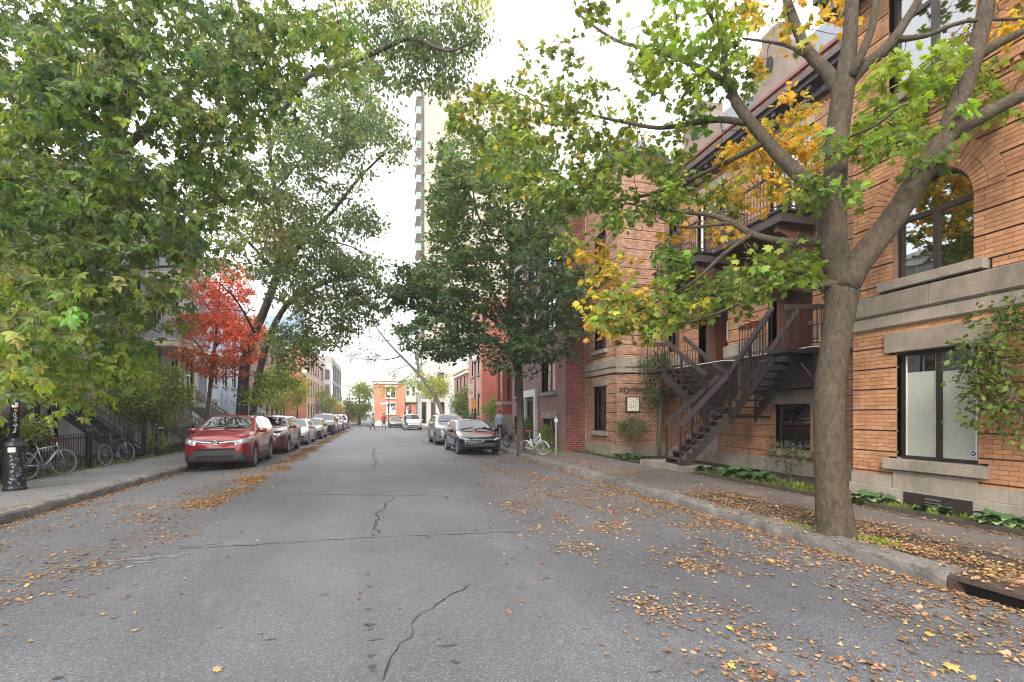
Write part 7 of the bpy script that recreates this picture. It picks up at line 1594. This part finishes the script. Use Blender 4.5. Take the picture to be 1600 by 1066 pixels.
small_tree('corner_shrub', 'loose dark leaved shrub reaching in front of the frosted window from the right edge', 7.95, 3.75, 3.0, (.32, .75, 1.0, 2.2), 90, 22, 'shrub', .085, .22, .012, stems=4, cat='shrub', z0=1.0, twig=.006, lean=(0, .5))
small_tree('low_shrub', 'sparse shrub beside the basement window of the recessed facade', 9.6, 9.6, .9, (.45, .5, .35, .55), 16, 20, 'shrub', .07, .2, .02, stems=3, cat='shrub', z0=.15)
small_tree('low_shrub', 'yellow green bush at the basement window of the purple house', 7.15, 20.4, 1.2, (.3, .55, .45, .75), 24, 34, 'shrubl', .09, .22, .02, stems=3, cat='shrub', z0=.15)
small_tree('low_shrub', 'bushy plant on the pavement edge right behind the parked bicycles', 7.2, 23.9, 1.4, (.35, .5, .5, .9), 24, 34, 'shrubl', .09, .22, .02, stems=3, cat='shrub', z0=.15)
# ---------------------------------------------------------------- hosta beds, grass tufts, fallen leaves
def hosta(label, x, y, r, n, seed, variegated=False, long=.26, z=.05):
    t = thing('hosta_plant', label, 'plant', (x, y, z)); q = random.Random(seed); leafm = M('hosta_leaf', (.055, .12, .04), .62, .3, 6, spec=.25); edge = M('hosta_edge', (.26, .30, .15), .6, .2)
    me = []
    for v in range(3):
        mb = MB(); k = 5; vs = []; L = long * (.8 + .2 * v)
        for i in range(k + 1):
            s = i / k; w_ = L * .42 * math.sin(math.pi * min(1, .12 + s * .88)) ** .8; zz = L * (.55 * s - .75 * s * s) + .05; 
            vs += [(-w_, L * s, zz + w_ * .25), (0, L * s, zz), (w_, L * s, zz + w_ * .25)]
        for i in range(k):
            for j in range(2): mb.add([], []); mb.f.append((3 * i + j, 3 * i + j + 1, 3 * i + j + 4, 3 * i + j + 3)); mb.m.append(1 if variegated and i in (0, k - 1) else 0)
        mb.v = vs; m_ = mb.mesh('leaf', True); m_.materials.append(leafm); m_.materials.append(edge); me.append(m_)
    for i in range(n):
        a = q.random() * 6.28; rr = r * math.sqrt(q.random()) * .6
        o = link('leaf', q.choice(me), None, t, loc=(rr * math.cos(a), rr * math.sin(a), .02 + q.random() * .05)); o.rotation_euler = (R(q.uniform(5, 40)), R(q.uniform(-15, 15)), a - math.pi / 2 + q.uniform(-.5, .5)); s_ = q.uniform(.7, 1.15); o.scale = (s_, s_, s_)
    return t
hosta('white edged hosta with upright leaves left of the basement vent', 8.12, 6.45, .3, 23, 1, True, 0.22)
hosta('low pale hosta in front of the basement vent panel', 8.1, 5.45, .35, 20, 2, False, 0.14)
hosta('broad green hosta at the right end of the near garden bed', 8.15, 4.55, .4, 30, 3, True, 0.20)
hosta('hosta clump cut by the right edge of the near bed', 8.12, 3.9, .4, 27, 4, True, 0.20)
hosta('large blue green hosta in the bed by the near staircase', 8.6, 10.2, .6, 57, 5, False, 0.23)
hosta('green hosta nearest the mossy edge below the recessed window', 8.45, 9.4, .45, 37, 6, False, 0.20)
hosta('hosta beside the base slab of the staircase', 8.3, 11.0, .4, 30, 7, False, 0.17)
hosta('dark leafy hosta clump below the notice board', 8.15, 14.6, .6, 44, 8, False, 0.20)
hosta('hosta clump behind the foot of the far staircase', 8.3, 15.4, .5, 34, 9, False, 0.20)
def tufts(name, label, areas, n, hgt, palname, kind='stuff', cat='ground cover'):
    P = []
    for (x0, x1, y0, y1, z) in areas: P.append(np.column_stack([rng.uniform(x0, x1, n), rng.uniform(y0, y1, n), np.full(n, z)]))
    P = np.concatenate(P); k = len(P); tip = rng.normal(0, .45, (k, 3)); tip[:, 2] = 1; nm_ = rng.normal(0, 1, (k, 3)); nm_[:, 2] = .1
    o = leaf_mesh(name, P, tip, nm_, hgt * rng.uniform(.5, 1.3, k), pal(PAL[palname], k), T_small(), lm_near, None, kind=kind); tag(o, label, cat)
tufts('bed_grass', 'short grass and weeds in the garden beds and along the fence foot', [(7.95, 8.33, 2.5, 6.9, .04), (7.95, 8.8, 14, 18.9, .04), (7.95, 9.2, 7, 11, .04), (-8.4, -8.12, 9, 25, .03), (7.0, 7.45, 19.3, 22.6, .05), (-9.5, -8.3, 9, 24, .03)], 420, .12, 'shrubl')
tufts('trunk_weeds', 'small green weeds at the foot of the big maple', [(5.75, 6.1, 4.35, 4.75, .02), (5.5, 5.72, 5.25, 5.6, .02), (5.7, 6.2, 17.6, 18.0, .04)], 45, .07, 'bright')
# fallen leaves: every one a small curled leaf
def fallen():
    tv, tf = T_maple8(); PX = []; 
    def zat(x, y):
        z = np.where((x > XL) & (x < XR), -0.1 * ((x + .15) / 5.5) ** 2, .062)
        z = np.where((x >= XR) & (x < XR + .29) | ((x <= XL) & (x > XL - .29)), .048, z)
        z = np.where((x >= XR + .29) & (x < 6.71) & (y < 8.4), .026, z); z = np.where(x > 7.9, .052, z); return z
    def band(n, y0, y1, xc, sx, pw=1.0, clump=0):
        u = rng.random(n) ** pw; y = y0 + (y1 - y0) * u
        if clump:
            c = rng.uniform(y0, y1, clump); y = c[rng.integers(0, clump, n)] + rng.normal(0, .28, n)
        x = (xc(y) if callable(xc) else xc) + rng.normal(0, sx, n); PX.append(np.column_stack([x, y]))
    def uni(n, x0, x1, y0, y1): PX.append(np.column_stack([rng.uniform(x0, x1, n), rng.uniform(y0, y1, n)]))
    def clumpy(n, x0, x1, y0, y1, k, s):
        c = np.column_stack([rng.uniform(x0, x1, k), rng.uniform(y0, y1, k)]); w_ = rng.random(k) ** 2 + .05; w_ /= w_.sum(); i = rng.choice(k, n, p=w_); PX.append(c[i] + rng.normal(0, 1, (n, 2)) * np.array([s, s * 1.4]) * (.4 + rng.random((n, 1))))
    band(4200, 1.5, 18, XR - .10, .06); band(1100, 2, 8, XR - .35, .22); band(900, 16, 50, XR - .2, .15)
    clumpy(6200, 2.1, 5.2, 1.6, 11, 210, .16); clumpy(1300, 3.2, 5.3, 8, 17.5, 60, .22); uni(520, 1.2, 5.3, 1.2, 12); uni(160, -2.5, 1.5, 1, 14)
    clumpy(1800, 2.4, 5.0, 11.5, 18, 26, .3)
    clumpy(9000, 5.66, 6.75, 1.5, 8.4, 110, .14); band(900, 2, 8.3, 6.75, .12); band(1100, 2, 11, 7.75, .06); uni(420, 6.7, 7.8, 1.5, 18); clumpy(1200, 5.7, 7.0, 8, 18, 60, .2); uni(900, 7.9, 8.35, 1.5, 16); uni(160, 5.37, 5.63, 2, 14)
    # left: gutter, strip beside the parked cars, near patches
    band(2600, 4, 16, XL + .12, .09); clumpy(2200, -5.4, -2.6, 3.5, 11, 90, .2); uni(500, -5.5, -1.5, 3, 15)
    band(27000, 9.5, 50, lambda y: -3.0 - .012 * (y - 10) + .12 * np.sin(y * 1.7), .19, clump=130); band(1500, 10, 24, -3.7, .35, clump=40); band(1400, 30, 58, -3.25, .12)
    uni(320, -8, -5.95, 5, 24); band(500, 9, 25, -8.05, .07); uni(900, -11, -8.3, 18, 30); uni(60, -6, 6, 20, 50)
    P = np.concatenate(PX); P = P[(P[:, 1] > .6)]
    keep = ~((P[:, 0] > 7.8) & (P[:, 0] < 7.95)); P = P[keep]; n = len(P); x, y = P[:, 0], P[:, 1]; z = zat(x, y) + .006 + rng.random(n) * .008
    left = x < 0
    size = np.where(left, .040, .040) * rng.uniform(.4, 1.5, n) * (.8 + .5 * (rng.random(n) > .93))
    pc = pal([(4, (.27, .15, .07)), (3, (.20, .10, .048)), (3, (.36, .235, .13)), (3, (.12, .065, .037)), (1, (.40, .29, .08)), (.5, (.28, .07, .035)), (.3, (.16, .2, .06))], n)
    pc[left] = pal([(4, (.23, .12, .05)), (3, (.18, .085, .035)), (3, (.32, .19, .08)), (.7, (.42, .3, .07))], int(left.sum()))
    tip = rng.normal(0, 1, (n, 3)); tip[:, 2] *= .12; nm_ = rng.normal(0, .28, (n, 3)); nm_[:, 2] = 1
    tv2 = tv.copy(); tv2[:, 2] = tv2[:, 2] * -1.3   # dry leaves curl upwards
    o = leaf_mesh('fallen_leaves', np.column_stack([x, y, z]), tip, nm_, size, pc, (tv2, tf), leafmat('dry_leaf', .1, .75), None, kind='stuff')
    tag(o, 'dry orange and brown fallen leaves scattered over road, kerb and pavement', 'fallen leaves')
    for i, (px, py, lab, cc) in enumerate(((1198, 877, 'large orange maple leaf lying alone on the road near the kerb', (.45, .24, .09)), (1478, 1046, 'large yellow maple leaf on the road at the bottom right', (.40, .26, .08)), (1136, 985, 'yellow maple leaf on the asphalt left of the leaf drift', (.42, .32, .06)), (1140, 1046, 'slim yellow maple leaf near the bottom edge', (.42, .32, .06)), (333, 1052, 'single brown leaf on the road at the bottom left', (.42, .24, .1)))):
        x_, y_ = gp(px, py); rngs = .10 if i < 2 else .055
        o = leaf_mesh('maple_leaf', np.array([(0, 0, 0.)]), np.array([(1, .3 * i - .5, .1)]), np.array([(.2, -.2, 1.)]), np.array([rngs]), np.array([cc]), T_maple(), leafmat('dry_leaf', .1, .75) if False else bpy.data.materials['dry_leaf'], None)
        o.location = (x_, y_, roadz(x_) + .02); tag(o, lab, 'leaf')
fallen()

# ---------------------------------------------------------------- autumn haze in the air down the street
hz_ = MB().box(-45, 45, -35, 185, -1.3, 64).build('haze', None, kind='stuff')
hm_ = bpy.data.materials.new('haze_air'); hm_.use_nodes = True; ht = hm_.node_tree; ht.nodes.clear()
vo_ = ht.nodes.new('ShaderNodeVolumePrincipled'); vo_.inputs['Color'].default_value = (.95, .96, 1, 1); vo_.inputs['Density'].default_value = .0012; vo_.inputs['Anisotropy'].default_value = .3
ho_ = ht.nodes.new('ShaderNodeOutputMaterial'); ht.links.new(vo_.outputs[0], ho_.inputs['Volume']); hz_.data.materials.append(hm_)
